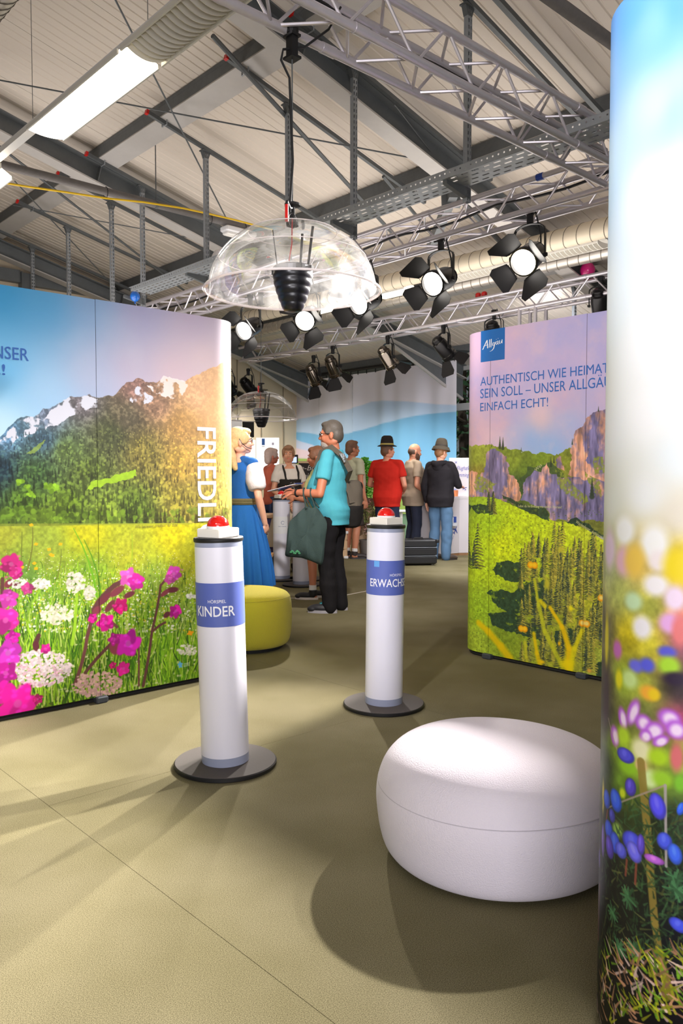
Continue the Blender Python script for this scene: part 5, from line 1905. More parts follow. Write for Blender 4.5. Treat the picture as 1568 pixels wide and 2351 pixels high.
u0, z0 = wall_l.hit(310, 1214)
u1, _ = wall_l.hit(408, 1214)
wall_text(wall_l, root_l, 'Was bedeutet „friedlich“ für dich?', u0, u1, z0, z0 + .02, mat('olive print', (112, 104, 30), .6))

# right: alpine cliffs
cvr = paint_alps()
s1, s2 = wall_r.hit(1124, 1100)[0], wall_r.hit(1343, 1100)[0]
root_r = build_wall(wall_r, cvr, 'alpine print', 'large display wall printed with cliffs, firs and a lilac sky, lettered AUTHENTISCH', [-wall_r.r * math.pi - .9, -wall_r.r * math.pi, s1, s2, s2 + 1.02, s2 + 2.04])
M_BLUET = mat('blue print', (40, 104, 184), .5)
ul = wall_r.hit(1103, 886)[0]
ur = wall_r.hit(1379, 840)[0]
def zr(x, y):
    return wall_r.hit(x, y)[1]
wall_text(wall_r, root_r, 'AUTHENTISCH WIE HEIMAT', ul, ul + (ur - ul) * 1.062, zr(1106, 886), zr(1106, 866), M_BLUET)
wall_text(wall_r, root_r, 'SEIN SOLL – UNSER ALLGÄU', ul, ul + (wall_r.hit(1386, 885)[0] - ul) * 1.055, zr(1106, 914.5), zr(1106, 894.5) + .018, M_BLUET)
wall_text(wall_r, root_r, 'EINFACH ECHT!', ul, wall_r.hit(1258.5, 930)[0], zr(1106, 944.5), zr(1106, 925), M_BLUET)
M_PALEY = mat('pale yellow print', (206, 206, 150), .6)
u0, z0 = wall_r.hit(1190, 1166)
wall_text(wall_r, root_r, 'Lebst du im Einklang mit deinen Werten?', u0, wall_r.hit(1290, 1166)[0], z0, z0 + .022, M_PALEY)
u0, z0 = wall_r.hit(1321, 1201)
u1, z1 = wall_r.hit(1381, 1238)
wall_text(wall_r, root_r, 'Was bedeutet „authentisch“ für dich?', u0, u0 + math.hypot(u1 - u0, z1 - z0) * 1.45, z0, z0 + .022, M_PALEY, rot=math.atan2(z1 - z0, u1 - u0))
u0, z0 = wall_r.hit(1231, 1083)
wall_text(wall_r, root_r, 'Was', u0, u0 + .06, z0, z0 + .022, M_PALEY, rot=.7)
# logo square with brush script
lu0, lu1 = wall_r.hit(1104, 800)[0], wall_r.hit(1159, 800)[0]
lz0, lz1 = zr(1104, 832), wall_r.z1
mb = MB()
mb.grid([[wall_r.surf(lu0 + (lu1 - lu0) * k / 8, z, .001) for k in range(9)] for z in (lz0, lz1)])
mb.build('logo_square', mat('logo blue', (22, 104, 182), .5), root_r)
def brush(strokes, wall, root, u0, z0, w, h, m, off=.0022):
    mb = MB()
    for st in strokes:
        pts = [Vector(p[:2]) for p in st]
        ws = [p[2] for p in st]
        L, Rr_ = [], []
        for i, p in enumerate(pts):
            d = (pts[min(i + 1, len(pts) - 1)] - pts[max(i - 1, 0)])
            n = Vector((-d.y, d.x)).normalized()
            n = (n * .7 + Vector((.55, -.2)) * (1 if n.x > 0 else -1)).normalized() if n.length else n
            L.append(p + n * ws[i])
            Rr_.append(p - n * ws[i])
        mb.grid([[wall.surf(u0 + p.x * w, z0 + p.y * h, off) for p in side] for side in (L, Rr_)])
    return mb.build('brush_lettering', m, root)
ALLG = [[(0, .12, .012), (.03, .1, .02), (.1, .35, .02), (.2, .7, .026), (.25, .86, .02)], [(.25, .86, .016), (.26, .5, .024), (.275, .16, .022)], [(.06, .36, .012), (.16, .42, .02), (.3, .46, .016)],
        [(.37, .88, .02), (.365, .5, .022), (.35, .2, .018)], [(.45, .9, .02), (.445, .5, .022), (.43, .2, .018)],
        [(.61, .56, .016), (.55, .58, .02), (.51, .42, .02), (.53, .3, .018), (.6, .4, .018)], [(.62, .58, .018), (.6, .3, .022), (.56, .06, .022), (.48, -.08, .018), (.38, -.14, .01)],
        [(.75, .62, .016), (.69, .62, .02), (.66, .46, .02), (.69, .34, .018), (.75, .46, .018)], [(.77, .66, .018), (.765, .46, .02), (.79, .34, .014)], [(.69, .78, .022), (.7, .8, .022)], [(.775, .84, .022), (.785, .86, .022)],
        [(.85, .68, .016), (.84, .48, .02), (.86, .38, .018), (.92, .44, .018), (.96, .62, .018)], [(.97, .72, .018), (.96, .5, .02), (.98, .4, .012)]]
brush(ALLG, wall_r, root_r, lu0 + (lu1 - lu0) * .06, lz0 + (lz1 - lz0) * .36, (lu1 - lu0) * .86, (lz1 - lz0) * .38, mat('logo white', (244, 246, 250), .5))

# near right: bells in front of a sky painted near white as if overexposed
cvn = paint_bells()
build_wall(wall_n, cvn, 'bellflower print', 'bright rounded display wall printed with blue bellflowers and sky, at the right edge', [-wall_n.r * math.pi - .7, -wall_n.r * math.pi * .999, .15, 1.2], (.15, 1.2))

# ---------------------------------------------------------------- curtains with printed hills
def curtain_mat():
    m = mat('printed curtain', (206, 206, 226), .85)
    nt = m.node_tree
    b = nt.nodes['Principled BSDF']
    at_ = nt.nodes.new('ShaderNodeVertexColor')
    at_.layer_name = 'print'
    nt.links.new(at_.outputs['Color'], b.inputs['Base Color'])
    return m
M_CURT = curtain_mat()
CB = 11.1
def zc(x, y):
    return onb(x, y, CB)
C_TOP = 3.33
# print colour of the whole cloth as a function of (a, z)
def outline(pts):
    q = sorted(((onb(x, y, CB).dot(A2), onb(x, y, CB).z) for x, y in pts))
    return [p[0] for p in q], [p[1] for p in q]
h1 = outline([(520, 990), (600, 985), (660, 970), (730, 952), (800, 940), (850, 922), (880, 920), (940, 922), (1000, 928), (1050, 930)])
h2 = outline([(500, 1010), (590, 996), (640, 990), (700, 993), (740, 1000), (800, 995), (850, 980), (920, 962), (980, 950), (1050, 945)])
h3 = outline([(500, 1060), (640, 1000), (680, 1008), (760, 1040), (820, 1055), (900, 1075), (1050, 1090)])
h4 = outline([(500, 1040), (600, 1030), (680, 1028), (720, 1038), (760, 1052), (860, 1064), (900, 1090), (1050, 1190)])
h5 = outline([(500, 1056), (690, 1052), (780, 1058), (860, 1068), (900, 1110), (1050, 1200)])
def print_col(a, z, px):
    c = np.array(srgb(222, 220, 230))
    for h, col, w in ((h1, (178, 202, 228), 1), (h2, (112, 172, 212), 1), (h3, (178, 190, 214), min(1, max(0, (840 - px) / 90))), (h4, (204, 184, 192) if px < 740 else (192, 204, 232), 1), (h5, (136, 164, 80), 1)):
        t = min(1, max(0, (np.interp(a, *h) - z) / .022 + .5)) * w
        c = c * (1 - t) + np.array(srgb(*col)) * t
    return tuple(c)
hb = MB()
hb.tube((0, 0, 0), (0, 0, .08), .01, n=6)
HOOK = hb.mesh('curtain_hook', M_BLACKM)
def curtain(x0, x1, label, folds):
    a1, a0 = onb(x0, 1095, CB).dot(A2), onb(x1, 1095, CB).dot(A2)
    na, nz = max(24, int((a1 - a0) / .03)), 150
    aa = [a0 + (a1 - a0) * k / na for k in range(na + 1)]
    zs = [.03 + (C_TOP - .03) * k / nz for k in range(nz + 1)]
    rr = random.Random(int(x0))
    ph = [rr.uniform(0, 6) for _ in range(4)]
    def bulge(a, z):
        return (.05 * math.sin(a * folds + ph[0]) + .032 * math.sin(a * folds * 2.3 + ph[1] + .4 * z) + .022 * math.sin(a * folds * 4.1 + ph[2])) * (.5 + .5 * (1 - z / C_TOP))
    mb = MB()
    mb.grid([[W(CB + bulge(a, z), a, z) for a in aa] for z in zs])
    o = mb.build('curtain', M_CURT, None, True)
    tag(o, label, 'curtain', 'printed curtains along the windows')
    ca = o.data.color_attributes.new('print', 'FLOAT_COLOR', 'POINT')
    cols = []
    for z in zs:
        for a in aa:
            p = W(CB, a, z)
            px = IW / 2 + FPX * p.x / p.y
            cols += list(print_col(a, z, px))
    ca.data.foreach_set('color', np.array(cols, np.float32))
    for k in range(int((a1 - a0) / .25) + 1):
        local('curtain_hook', HOOK, None, o, mat4=Matrix.Translation(W(CB, a0 + .05 + k * .25, C_TOP - .02) - o.location))
curtain(440, 654, 'printed curtain hanging behind the far clear dome, left of the green slit', 3.2)
curtain(661, 731, 'narrow printed curtain between the green slit and the dark slit above the man in turquoise', 3.6)
curtain(733.5, 809, 'narrow printed curtain right behind the head of the man in turquoise', 3.0)
curtain(811.5, 1047, 'wide printed curtain behind the three men with blue hills and bright folds', 3.4)
cr = empty('curtain_rail', W(CB, 5, C_TOP + .08), 0, 'black curtain rail carrying the printed curtains', 'curtain rail')
mb = MB()
mb.tube(W(CB, onb(1050, 1095, CB).dot(A2) - .05, C_TOP + .09), W(CB, 13.3, C_TOP + .09), .035, n=10)
mb.build('rail_tube', M_BLACK, cr, True)
mb = MB()
for a in (5.0, 7.5, 10, 12.5, onb(1045, 1095, CB).dot(A2)):
    mb.box(W(CB + .25, a, C_TOP + .1), (.6, .04, .03), AX)
mb.build('rail_bracket', M_BLACK, cr)

# ---------------------------------------------------------------- airport counter at the right
M_LACQ = mat('white lacquer', (212, 206, 210), .4, 0, coat=.2)
M_AIRB = mat('aircraft blue', (40, 72, 158), .5)
c0 = onfloor(1054, 1275)
cnt = empty('airport_counter', c0, 0, 'white airport counter with a plane sticker beside the purple alpine wall', 'counter')
dl, dr = (onb(1006, 1276, 1) and None, None)
pl = Vector((at(1004, 1278, c0.y - .35).x, c0.y - .35, 0))
pr = Vector((at(1110, 1268, c0.y - .25).x + .25, c0.y + .1, 0))
el = (pl - c0).normalized()
er = (pr - c0).normalized()
nl = Vector((el.y, -el.x, 0))
if nl.y > 0: nl = -nl
poly = [c0, pl, pl - nl * .62, c0 - nl * .62 + er * .55, c0 + er * .9]
def slab_poly(pts, z0, z1, inset=0):
    mb = MB()
    cen = sum(pts, Vector((0, 0, 0))) / len(pts)
    q = [cen + (p - cen) * (1 + inset) for p in pts]
    mb.prism([((p - c0).x, (p - c0).y) for p in q], c0 + Z3 * z0, Vector((1, 0, 0)), Vector((0, 1, 0)), Z3, z1 - z0)
    return mb
slab_poly(poly, .04, .90).build('counter_body', M_LACQ, cnt)
slab_poly(poly, 0, .04, -.05).build('plinth', mat('wood plinth', (150, 112, 78), .6), cnt)
slab_poly(poly, .90, .94, .03).build('counter_top', M_LACQ, cnt)
mid = (c0 + pl) / 2
def on_face(u, z, off=.004):
    return c0 + el * u + Z3 * z + nl * off
def plane_icon(cx, cz, s, rot, fn, root, name='plane_sticker'):
    mb = MB()
    for poly_ in ([(0, .5), (.05, .42), (.055, -.36), (0, -.5), (-.055, -.36), (-.05, .42)], [(.04, .16), (.5, -.1), (.5, -.18), (.04, -.04)], [(-.04, .16), (-.5, -.1), (-.5, -.18), (-.04, -.04)], [(.03, -.3), (.2, -.44), (.2, -.5), (.03, -.42)], [(-.03, -.3), (-.2, -.44), (-.2, -.5), (-.03, -.42)]):
        vs = []
        for x, y in poly_:
            X, Y = x * math.cos(rot) - y * math.sin(rot), x * math.sin(rot) + y * math.cos(rot)
            vs.append(fn(cx + X * s, cz + Y * s))
        mb.add(vs, [tuple(range(len(vs)))])
    return mb.build(name, M_AIRB, root)
fcf = lambda u, z: on_face(u, z)
plane_icon(.1, .41, .14, .55, fcf, cnt)
mb = MB()
for k in range(7):
    t = k / 7
    u, z = .13 + .14 * t, .32 - .2 * t
    d = Vector((.14, -.2)).normalized()
    mb.add([on_face(u, z), on_face(u + .006, z + .004), on_face(u + d.x * .022 + .006, z + d.y * .022 + .004), on_face(u + d.x * .022, z + d.y * .022)], [(0, 1, 2, 3)])
mb.build('dashed_line', M_AIRB, cnt)
mb = MB()
mb.box(on_face(.18, .55, .03), (.1, .06, .14), (el, nl, Z3))
mb.build('leaflet_holder', mat('clear grey acrylic', (214, 218, 228), .2), cnt)
mb = MB()
mb.box(on_face(.18, .58, .035), (.06, .06, .09), (el, nl, Z3))
mb.build('leaflet', M_AIRB, cnt)
# sign on the counter
sp0, sp1 = at(1032, 1139, c0.y + .15), at(1110, 1137, c0.y + .18)
sgn = empty('sign_board', (sp0.x, sp0.y, .94), 0, 'white sign board with handwritten airport lettering standing on the counter', 'sign')
ex = (sp1 - sp0)
ex.z = 0
ex = ex.normalized()
ez = Z3
ny = Vector((ex.y, -ex.x, 0))
mb = MB()
hh = at(1032, 1051, c0.y + .15).z - .94
mb.bbox(Vector((sp0.x, sp0.y, .94 + hh / 2)) + ex * .32, (.66, .02, hh), .004, (ex, ny, Z3))
mb.build('board', M_LACQ, sgn)
def on_sign(u, z, off=.0125):
    return Vector((sp0.x, sp0.y, .94)) + ex * u + Z3 * z + ny * off
M_HAND = mat('ink blue', (74, 76, 164), .6)
for s, u0, w, z0, h in (('Flughafen', .11, .25, .40, .085), ('Memmingen', .075, .29, .29, .085)):
    v, f = text_fit(s, w, h, shear=.35)
    mb = MB()
    mb.add([on_sign(u0 + x, z0 + y) for x, y in v], f)
    mb.build('lettering', M_HAND, sgn)
plane_icon(.1, .545, .05, -.7, lambda u, z: on_sign(u, z), sgn)
plane_icon(.24, .13, .08, .5, lambda u, z: on_sign(u, z), sgn)
# small things on the counter
p = at(1047, 1138, c0.y + .02)
mb = MB()
mb.lathe([(.028, .0), (.034, .1), (.036, .1), (.03, .0)], 18, (p.x, p.y, .94))
tag(mb.build('cup', mat('orange cup', (226, 140, 90), .5)), 'small orange paper cup on the white counter by the plane sign', 'cup')
p = at(1040, 1128, c0.y + .06)
mb = MB()
mb.box((p.x, p.y, 1.0), (.1, .05, .12))
tag(mb.build('leaflet_stand', mat('pale blue leaflet', (150, 170, 220), .5)), 'stand of pale blue leaflets on the counter by the hoodie wearer', 'leaflets')

# suitcase
sc_ = onfloor(962, 1299)
su = empty('suitcase', sc_, R(6), 'large black hard case lying on the carpet behind the ERWACHSENE pillar', 'suitcase')
M_CASE = mat('black case shell', (26, 26, 28), .42, 0, noise=(30, .1))
w_, d_, h_ = .52, .36, .365
for z0, z1 in ((.02, .135), (.14, .255), (.26, .365)):
    mb = MB()
    mb.bbox((0, d_ / 2, (z0 + z1) / 2), (w_, d_, z1 - z0), .018)
    local('shell', mb, M_CASE, su)
for z in (.1375, .2575):
    mb = MB()
    mb.box((0, d_ / 2, z), (w_ + .004, d_ + .004, .006))
    local('metal_trim', mb, M_GALV, su)
mb = MB()
mb.path([(-.07, .06, .365), (-.06, .06, .39), (.06, .06, .39), (.07, .06, .365)], .009, 6)
local('handle', mb, M_RUBBER, su, True)
mb = MB()
for x in (-.2, .2):
    for y in (.05, .31):
        mb.tube((x - .015, y, .022), (x + .015, y, .022), .022, n=12)
local('wheel', mb, mat('grey wheel', (110, 108, 108), .5), su)
mb = MB()
for x in (-.26, .26):
    mb.bbox((x, .01, .345), (.05, .05, .05), .01)
local('corner_guard', mb, M_BLACK, su)

# white display stand with green panels between the men
dp = onfloor(962, 1262)
ds = empty('display_stand', (dp.x, dp.y + .55, 0), 0, 'white framed stand with translucent green panels behind the suitcase', 'stand')
for x in (-.26, 0, .26):
    mb = MB()
    for y in (0, .4):
        mb.box((x, y, .31), (.035, .035, .62))
    local('post', mb, M_WHITE, ds)
mb = MB()
mb.bbox((0, .2, .635), (.62, .5, .03), .008)
local('stand_top', mb, M_WHITE, ds)
for x in (-.13, .13):
    mb = MB()
    mb.box((x, .02, .34), (.22, .012, .5))
    local('green_panel', mb, mat('pale green panel', (150, 196, 166), .25, 0, alpha=.75), ds)
mb = MB()
mb.box((0, .2, .06), (.56, .44, .03))
local('shelf', mb, M_WHITE, ds)

# ---------------------------------------------------------------- wooden crates and planter
M_CRATE = mat('pale crate wood', (214, 180, 142), .6, noise=(7, .1))
def crate(loc, w, d, h, yaw, label):
    t = empty('wooden_crate', loc, yaw, label, 'crate', 'pale wooden crates below the plant')
    sl = {}
    for i in range(3):
        z = h * (i + .5) / 3
        for s in (-1, 1):
            mb = MB()
            mb.bbox((0, s * d / 2, z), (w, .014, h / 3 - .014), .003)
            local('slat', mb, M_CRATE, t)
            mb = MB()
            mb.bbox((s * w / 2, 0, z), (.014, d - .02, h / 3 - .014), .003)
            local('slat', mb, M_CRATE, t)
    for sx in (-1, 1):
        for sy in (-1, 1):
            mb = MB()
            mb.box((sx * (w / 2 - .02), sy * (d / 2 - .02), h / 2), (.035, .035, h))
            local('corner_post', mb, M_CRATE, t)
            for z in (.02, h - .02):
                mb = MB()
                mb.bbox((sx * (w / 2 - .01), sy * (d / 2 - .005), z), (.07, .05, .045), .01)
                local('corner_cap', mb, M_WHITE, t)
    mb = MB()
    mb.box((0, 0, .012), (w - .02, d - .02, .02))
    local('base_board', mb, M_CRATE, t)
    return t
cp = onfloor(815, 1287)
crate((cp.x - .38, cp.y + .5, 0), .56, .4, .42, R(-6), 'pale wooden crate on the floor behind the legs of the man in shorts')
crate((cp.x + .2, cp.y + 1.0, 0), .46, .42, .72, R(4), 'taller pale wooden crate under the green plant left of the red shirt')
crate((cp.x - .4, cp.y + 1.05, 0), .5, .36, .55, R(2), 'pale wooden crate half hidden behind the dark backpack')

def leaf_ball(mb, c, r, n, size, rng, squash=1.0, mi=0):
    for _ in range(n):
        an, ph = rng.uniform(0, 6.283), math.acos(rng.uniform(-1, 1))
        q = rng.uniform(.55, 1.0)
        p = Vector(c) + Vector((math.cos(an) * math.sin(ph) * r * q, math.sin(an) * math.sin(ph) * r * q, math.cos(ph) * r * squash * q))
        e1 = Vector((rng.uniform(-1, 1), rng.uniform(-1, 1), rng.uniform(-.4, 1))).normalized()
        e2 = e1.orthogonal().normalized()
        s = size * rng.uniform(.6, 1.2)
        mb.add([p - e1 * s, p + e2 * s * .45, p + e1 * s, p - e2 * s * .45], [(0, 1, 2, 3)], mi)
rng_ = random.Random(3)
pp = Vector((cp.x + .2, cp.y + 1.0, .72))
pl_ = empty('potted_shrub', pp, 0, 'bright green conifer shrub in a pot on the taller crate beside the red shirt', 'plant')
mb = MB()
mb.lathe([(.001, .0), (.11, 0), (.14, .17), (.148, .17), (.148, .19), (.13, .19), (.001, .175)], 24, pp)
mb.build('pot', mat('brown pot', (120, 84, 62), .7), pl_, 40)
mb = MB()
mb.path([pp + Z3 * .16, pp + Z3 * .75], [.02, .008], 6)
mb.build('stem', M_BARK, pl_)
mb = MB()
for k in range(10):
    z = .26 + k * .062
    leaf_ball(mb, pp + Vector((rng_.uniform(-.03, .03), rng_.uniform(-.03, .03), z)), .17 * (1 - k / 12.5) + .02, 150, .024, rng_, .5)
tag(mb.build('foliage', mat('fresh green leaves', (92, 178, 44), .6, noise=(8, .35)), pl_), kind='stuff')
qp = Vector((cp.x + .25, cp.y + .55, 0))
fl = empty('flower_bush', qp, 0, 'pinkish flowering bush in a grey tub in front of the tall crate', 'plant')
mb = MB()
mb.lathe([(.001, 0), (.14, 0), (.17, .25), (.175, .25), (.175, .27), (.15, .27), (.001, .25)], 24, qp)
mb.build('tub', mat('grey tub', (132, 124, 118), .7), fl, 40)
mb = MB()
for k in range(9):
    an = k * .7
    mb.path([qp + Z3 * .25, qp + Vector((math.cos(an) * .1, math.sin(an) * .1, .5)), qp + Vector((math.cos(an) * .18, math.sin(an) * .18, .72))], .006, 5)
mb.build('stem', M_BARK, fl)
mb = MB()
for k in range(14):
    leaf_ball(mb, qp + Vector((rng_.uniform(-.12, .12), rng_.uniform(-.12, .12), rng_.uniform(.34, .84))), .1, 70, .022, rng_, 1, 0)
    leaf_ball(mb, qp + Vector((rng_.uniform(-.13, .13), rng_.uniform(-.14, .12), rng_.uniform(.4, .88))), .08, 34, .018, rng_, 1, 1)
tag(mb.build('foliage', [mat('olive leaves', (134, 148, 82), .7, noise=(8, .3)), mat('dusty pink petals', (216, 170, 162), .7, noise=(8, .2))], fl), kind='stuff')

# ---------------------------------------------------------------- background stands at the left
def board(x0, x1, y0, y1, Y, name, label, cat, m, thick=.03, foot=True, yaw=None):
    p, q = at(x0, y1, Y), at(x1, y1, Y)
    zt, zb = at(x0, y0, Y).z, at(x0, y1, Y).z
    zb2 = .0 if foot else zb
    t = empty(name, ((p.x + q.x) / 2, Y, zb2), 0, label, cat)
    mb = MB()
    mb.bbox(((p.x + q.x) / 2, Y, (zt + zb) / 2), (q.x - p.x, thick, zt - zb), .004)
    mb.build('panel', m, t)
    if foot:
        for x in (p.x + .04, q.x - .04):
            mb = MB()
            mb.box((x, Y, zb / 2 + .01), (.03, .03, zb + .02))
            mb.box((x, Y, .01), (.05, .36, .02))
            mb.build('leg', M_GALV, t)
    return t
M_GLOW = mat('backlit white panel', (250, 250, 250), .5, emit=((255, 252, 250), 1.0))
b1 = board(589, 641, 1005, 1112, 12.0, 'backlit_board', 'bright backlit white information board behind the blonde woman', 'information board', M_GLOW)
Yb = 12.0 - .017
for x0, x1, y0, y1, m in ((601, 608, 1007, 1022, M_BLUET), (601, 608, 1024, 1026, M_WHITE), (624, 629, 1016, 1022, M_LILAC)):
    p, q = at(x0, y0, Yb), at(x1, y1, Yb)
    mb = MB()
    mb.box(((p.x + q.x) / 2, Yb - .002, (p.z + q.z) / 2), (q.x - p.x, .003, p.z - q.z))
    mb.build('printed_mark', m, b1)
b2 = board(500, 587, 1010, 1140, 11.0, 'backlit_board', 'bright white panel filling the gap left of the backlit board, behind the blonde head', 'information board', M_GLOW)
b3 = board(505, 556, 964, 1006, 12.6, 'hanging_sign', 'pale sign with a blue edge above the blonde woman, under the far dome', 'sign', M_WHITE, .03, True)
board(557, 583, 968, 1004, 12.9, 'screen', 'dark screen above the blonde woman, beside the pale sign', 'screen', M_BLACKM, .05, True)
b4 = board(686, 724, 1062, 1180, 11.6, 'chalkboard', 'black chalkboard with white handwriting behind the woman in the laced bodice', 'chalkboard', mat('chalkboard', (40, 30, 28), .7), .03, True)
Yc = 11.6 - .017
M_CHALK = mat('chalk', (206, 196, 186), .8)
for s, x, y, w, h in (('e-Bike', 690, 1080, .3, .075), ('mieten', 692, 1098, .28, .07), ('2 €', 693, 1116, .13, .08)):
    p = at(x, y, Yc)
    v, f = text_fit(s, w, h, shear=.3)
    mb = MB()
    mb.add([(p.x + a, Yc - .003, p.z + b) for a, b in v], f)
    mb.build('chalk_lettering', M_CHALK, b4)
p, q = at(684, 1061, Yc), at(726, 1061, Yc)
mb = MB()
mb.box(((p.x + q.x) / 2, 11.59, p.z), (q.x - p.x, .04, .03))
mb.build('wooden_ledge', M_CRATE, b4)
b5 = board(655, 684, 1044, 1064, 11.85, 'monitor', 'small monitor with a pale blue screen behind the woman in the laced bodice', 'monitor', M_BLACKM, .04, True)
p, q = at(669, 1049, 11.82), at(681, 1062, 11.82)
mb = MB()
mb.box(((p.x + q.x) / 2, 11.826, (p.z + q.z) / 2), (q.x - p.x, .006, p.z - q.z))
mb.build('lit_screen', mat('lit screen', (170, 190, 240), .4, emit=((190, 205, 250), 1.0)), b5)
# dark blue counter with a wordmark, wooden top
p, q = at(596, 1200, 10.35), at(640, 1200, 10.35)
ct = empty('brochure_counter', ((p.x + q.x) / 2, 10.35, 0), 0, 'dark purple counter with a white wordmark behind the blue skirt', 'counter')
mb = MB()
mb.bbox((0, .2, .36), (q.x - p.x, .4, .70), .01)
local('counter_body', mb, mat('purple print', (58, 50, 112), .5, noise=(5, .3)), ct)
mb = MB()
mb.bbox((0, .2, .735), (q.x - p.x + .06, .46, .05), .01)
local('counter_top', mb, mat('pale orange wood', (232, 190, 150), .5), ct)
v, f = text_fit('Allgäu', .46, .17, shear=.35, bold=.01)
mb = MB()
mb.add([(-.36 + a, -.004, .40 + b) for a, b in v], f)
local('lettering', mb, M_WHITE, ct)
# grey cabinet behind the pouf and the tray on it
p, q = onfloor(566, 1352), onfloor(622, 1352)
cb = empty('grey_cabinet', ((p.x + q.x) / 2, p.y, 0), 0, 'grey cabinet with dark edges behind the yellow pouf and the blue skirt', 'cabinet')
wd = q.x - p.x
mb = MB()
mb.bbox((0, .2, .165), (wd - .02, .38, .31), .006)
local('cabinet_body', mb, mat('light grey lacquer', (176, 170, 168), .5), cb)
mb = MB()
for x in (-wd / 2 + .006, wd / 2 - .006):
    mb.box((x, .2, .165), (.012, .4, .33))
local('side_edge', mb, M_BLACKM, cb)
mb = MB()
mb.bbox((0, .2, .336), (wd, .4, .016), .004)
local('cabinet_top', mb, mat('steel blue top', (70, 80, 110), .4), cb)
tr_ = at(615, 1289, p.y + .15)
mb = MB()
mb.bbox((tr_.x, p.y + .15, .344 + .022), (.12, .2, .04), .008)
tag(mb.build('wooden_tray', mat('orange wood', (206, 150, 84), .5)), 'small orange wooden tray on the grey cabinet beside the skirt', 'tray')
mb = MB()
mb.lathe([(.001, 0), (.035, 0), (.04, .03), (.03, .05), (.001, .055)], 16, (tr_.x, p.y + .15, .386))
tag(mb.build('hand_bell', M_CHROME, None, 40), 'small shiny bell on the orange wooden tray', 'bell')
# red emergency caps and cables on the far truss
for x in (1112, 1098):
    pt = onb(x, 680, 8.80)
    mb = MB()
    mb.lathe([(.03, 0), (.04, .02), (.04, .06), (.025, .075)], 14, (pt.x, pt.y, TZ + .026))
    tag(mb.build('red_plug', M_RED, None, 40), 'red plug lying on the far truss, ' + ('right' if x > 1100 else 'left') + ' one of the pair by the tower', 'plug', 'red plugs on the far truss')
# black cables laced along the near truss and the middle truss
mb = MB()
pts = []
for k in range(34):
    b = 1.6 + k * .12
    pts.append(W(b, 2.875 + .24 - .02 + .03 * math.sin(k * .7), TZ - .02 - .05 * abs(math.sin(k * .32))))
mb.path(pts, .010, 6)
tag(mb.build('truss_cable', M_RUBBER, None, True), 'black cable draped along the near truss', 'cable')
mb = MB()
mb.path([W(5.575 + .22 + .02 * math.sin(k), 3.2 + k * .22, TZ - .03 - .03 * abs(math.sin(k * .6))) for k in range(40)], .012, 6)
tag(mb.build('truss_cable', M_RUBBER, None, True), 'black cable running along the middle truss', 'cable')
mb = MB()
pc = at(650, 128, 3.95)
mb.path([pc + Vector((.28, .12, .3)), pc + Vector((.22, .1, .18)), pc + Vector((.1, .04, .06)), pc + Vector((.0, 0, .03)), pc + Vector((-.01, 0, -.02)), pc + Vector((.03, .01, -.1)), pc + Vector((.045, .01, -.5)), pc + Vector((.03, .0, -.75))], .006, 6)
tag(mb.build('speaker_cable', M_RUBBER, None, True), 'thin black cable hanging from the near truss down to the large dome', 'cable')
pb = at(1250, 408, 6.55)
mb = MB()
bt = pb.dot(A2)
mb.tube(W(5.575, bt - .03, TZ), W(5.575, bt + .03, TZ), .0285, n=14)
tag(mb.build('blue_tape', mat('blue tape', (24, 60, 150), .5), None, True), 'ring of blue tape round the top tube of the middle truss', 'tape')

# ---------------------------------------------------------------- people
def fuse(mb, voxel, smooth=4, name='body', mats=None, wrinkle=None, seed=0):
    """unites overlapping closed shapes into one continuous skin"""
    me = mb.mesh('tmp', [])
    o = bpy.data.objects.new('tmp', me)
    COL.objects.link(o)
    r = o.modifiers.new('r', 'REMESH')
    r.mode = 'VOXEL'
    r.voxel_size = voxel
    s = o.modifiers.new('s', 'SMOOTH')
    s.factor = .5
    s.iterations = smooth
    dg = bpy.context.evaluated_depsgraph_get()
    out = bpy.data.meshes.new_from_object(o.evaluated_get(dg))
    bpy.data.objects.remove(o)
    bpy.data.meshes.remove(me)
    out.name = name
    if wrinkle:
        n = len(out.vertices)
        co = np.zeros(n * 3, np.float32)
        no = np.zeros(n * 3, np.float32)
        out.vertices.foreach_get('co', co)
        out.vertices.foreach_get('normal', no)
        co, no = co.reshape(-1, 3), no.reshape(-1, 3)
        g = np.random.default_rng(seed)
        d = np.zeros(n)
        for k in range(7):
            v = g.normal(0, 1, 3) * np.array([1, 1, 1.6])
            v *= (14 + 9 * k) / np.linalg.norm(v)
            d += np.sin(co @ v + g.uniform(0, 6) + 1.2 * np.sin(co[:, 2] * 11 + k)) / (1 + .45 * k)
        co += no * (d * wrinkle)[:, None]
        out.vertices.foreach_set('co', co.ravel())
    out.materials.clear()
    out.materials.append(mats)
    out.polygons.foreach_set('use_smooth', [True] * len(out.polygons))
    out.update()
    return out

def loft(mb, rings, n=26, mi=0):
    rows = []
    for z, rx, ry, cx, cy in rings:
        rows.append([(cx + rx * math.copysign(abs(math.cos(t)) ** .85, math.cos(t)), cy + ry * math.copysign(abs(math.sin(t)) ** .85, math.sin(t)), z) for t in [2 * math.pi * k / n for k in range(n)]])
    o = len(mb.v)
    mb.grid(rows, mi, True)
    mb.f.append(tuple(o + k for k in reversed(range(n))))
    mb.f.append(tuple(o + (len(rows) - 1) * n + k for k in range(n)))
    mb.m += [mi, mi]

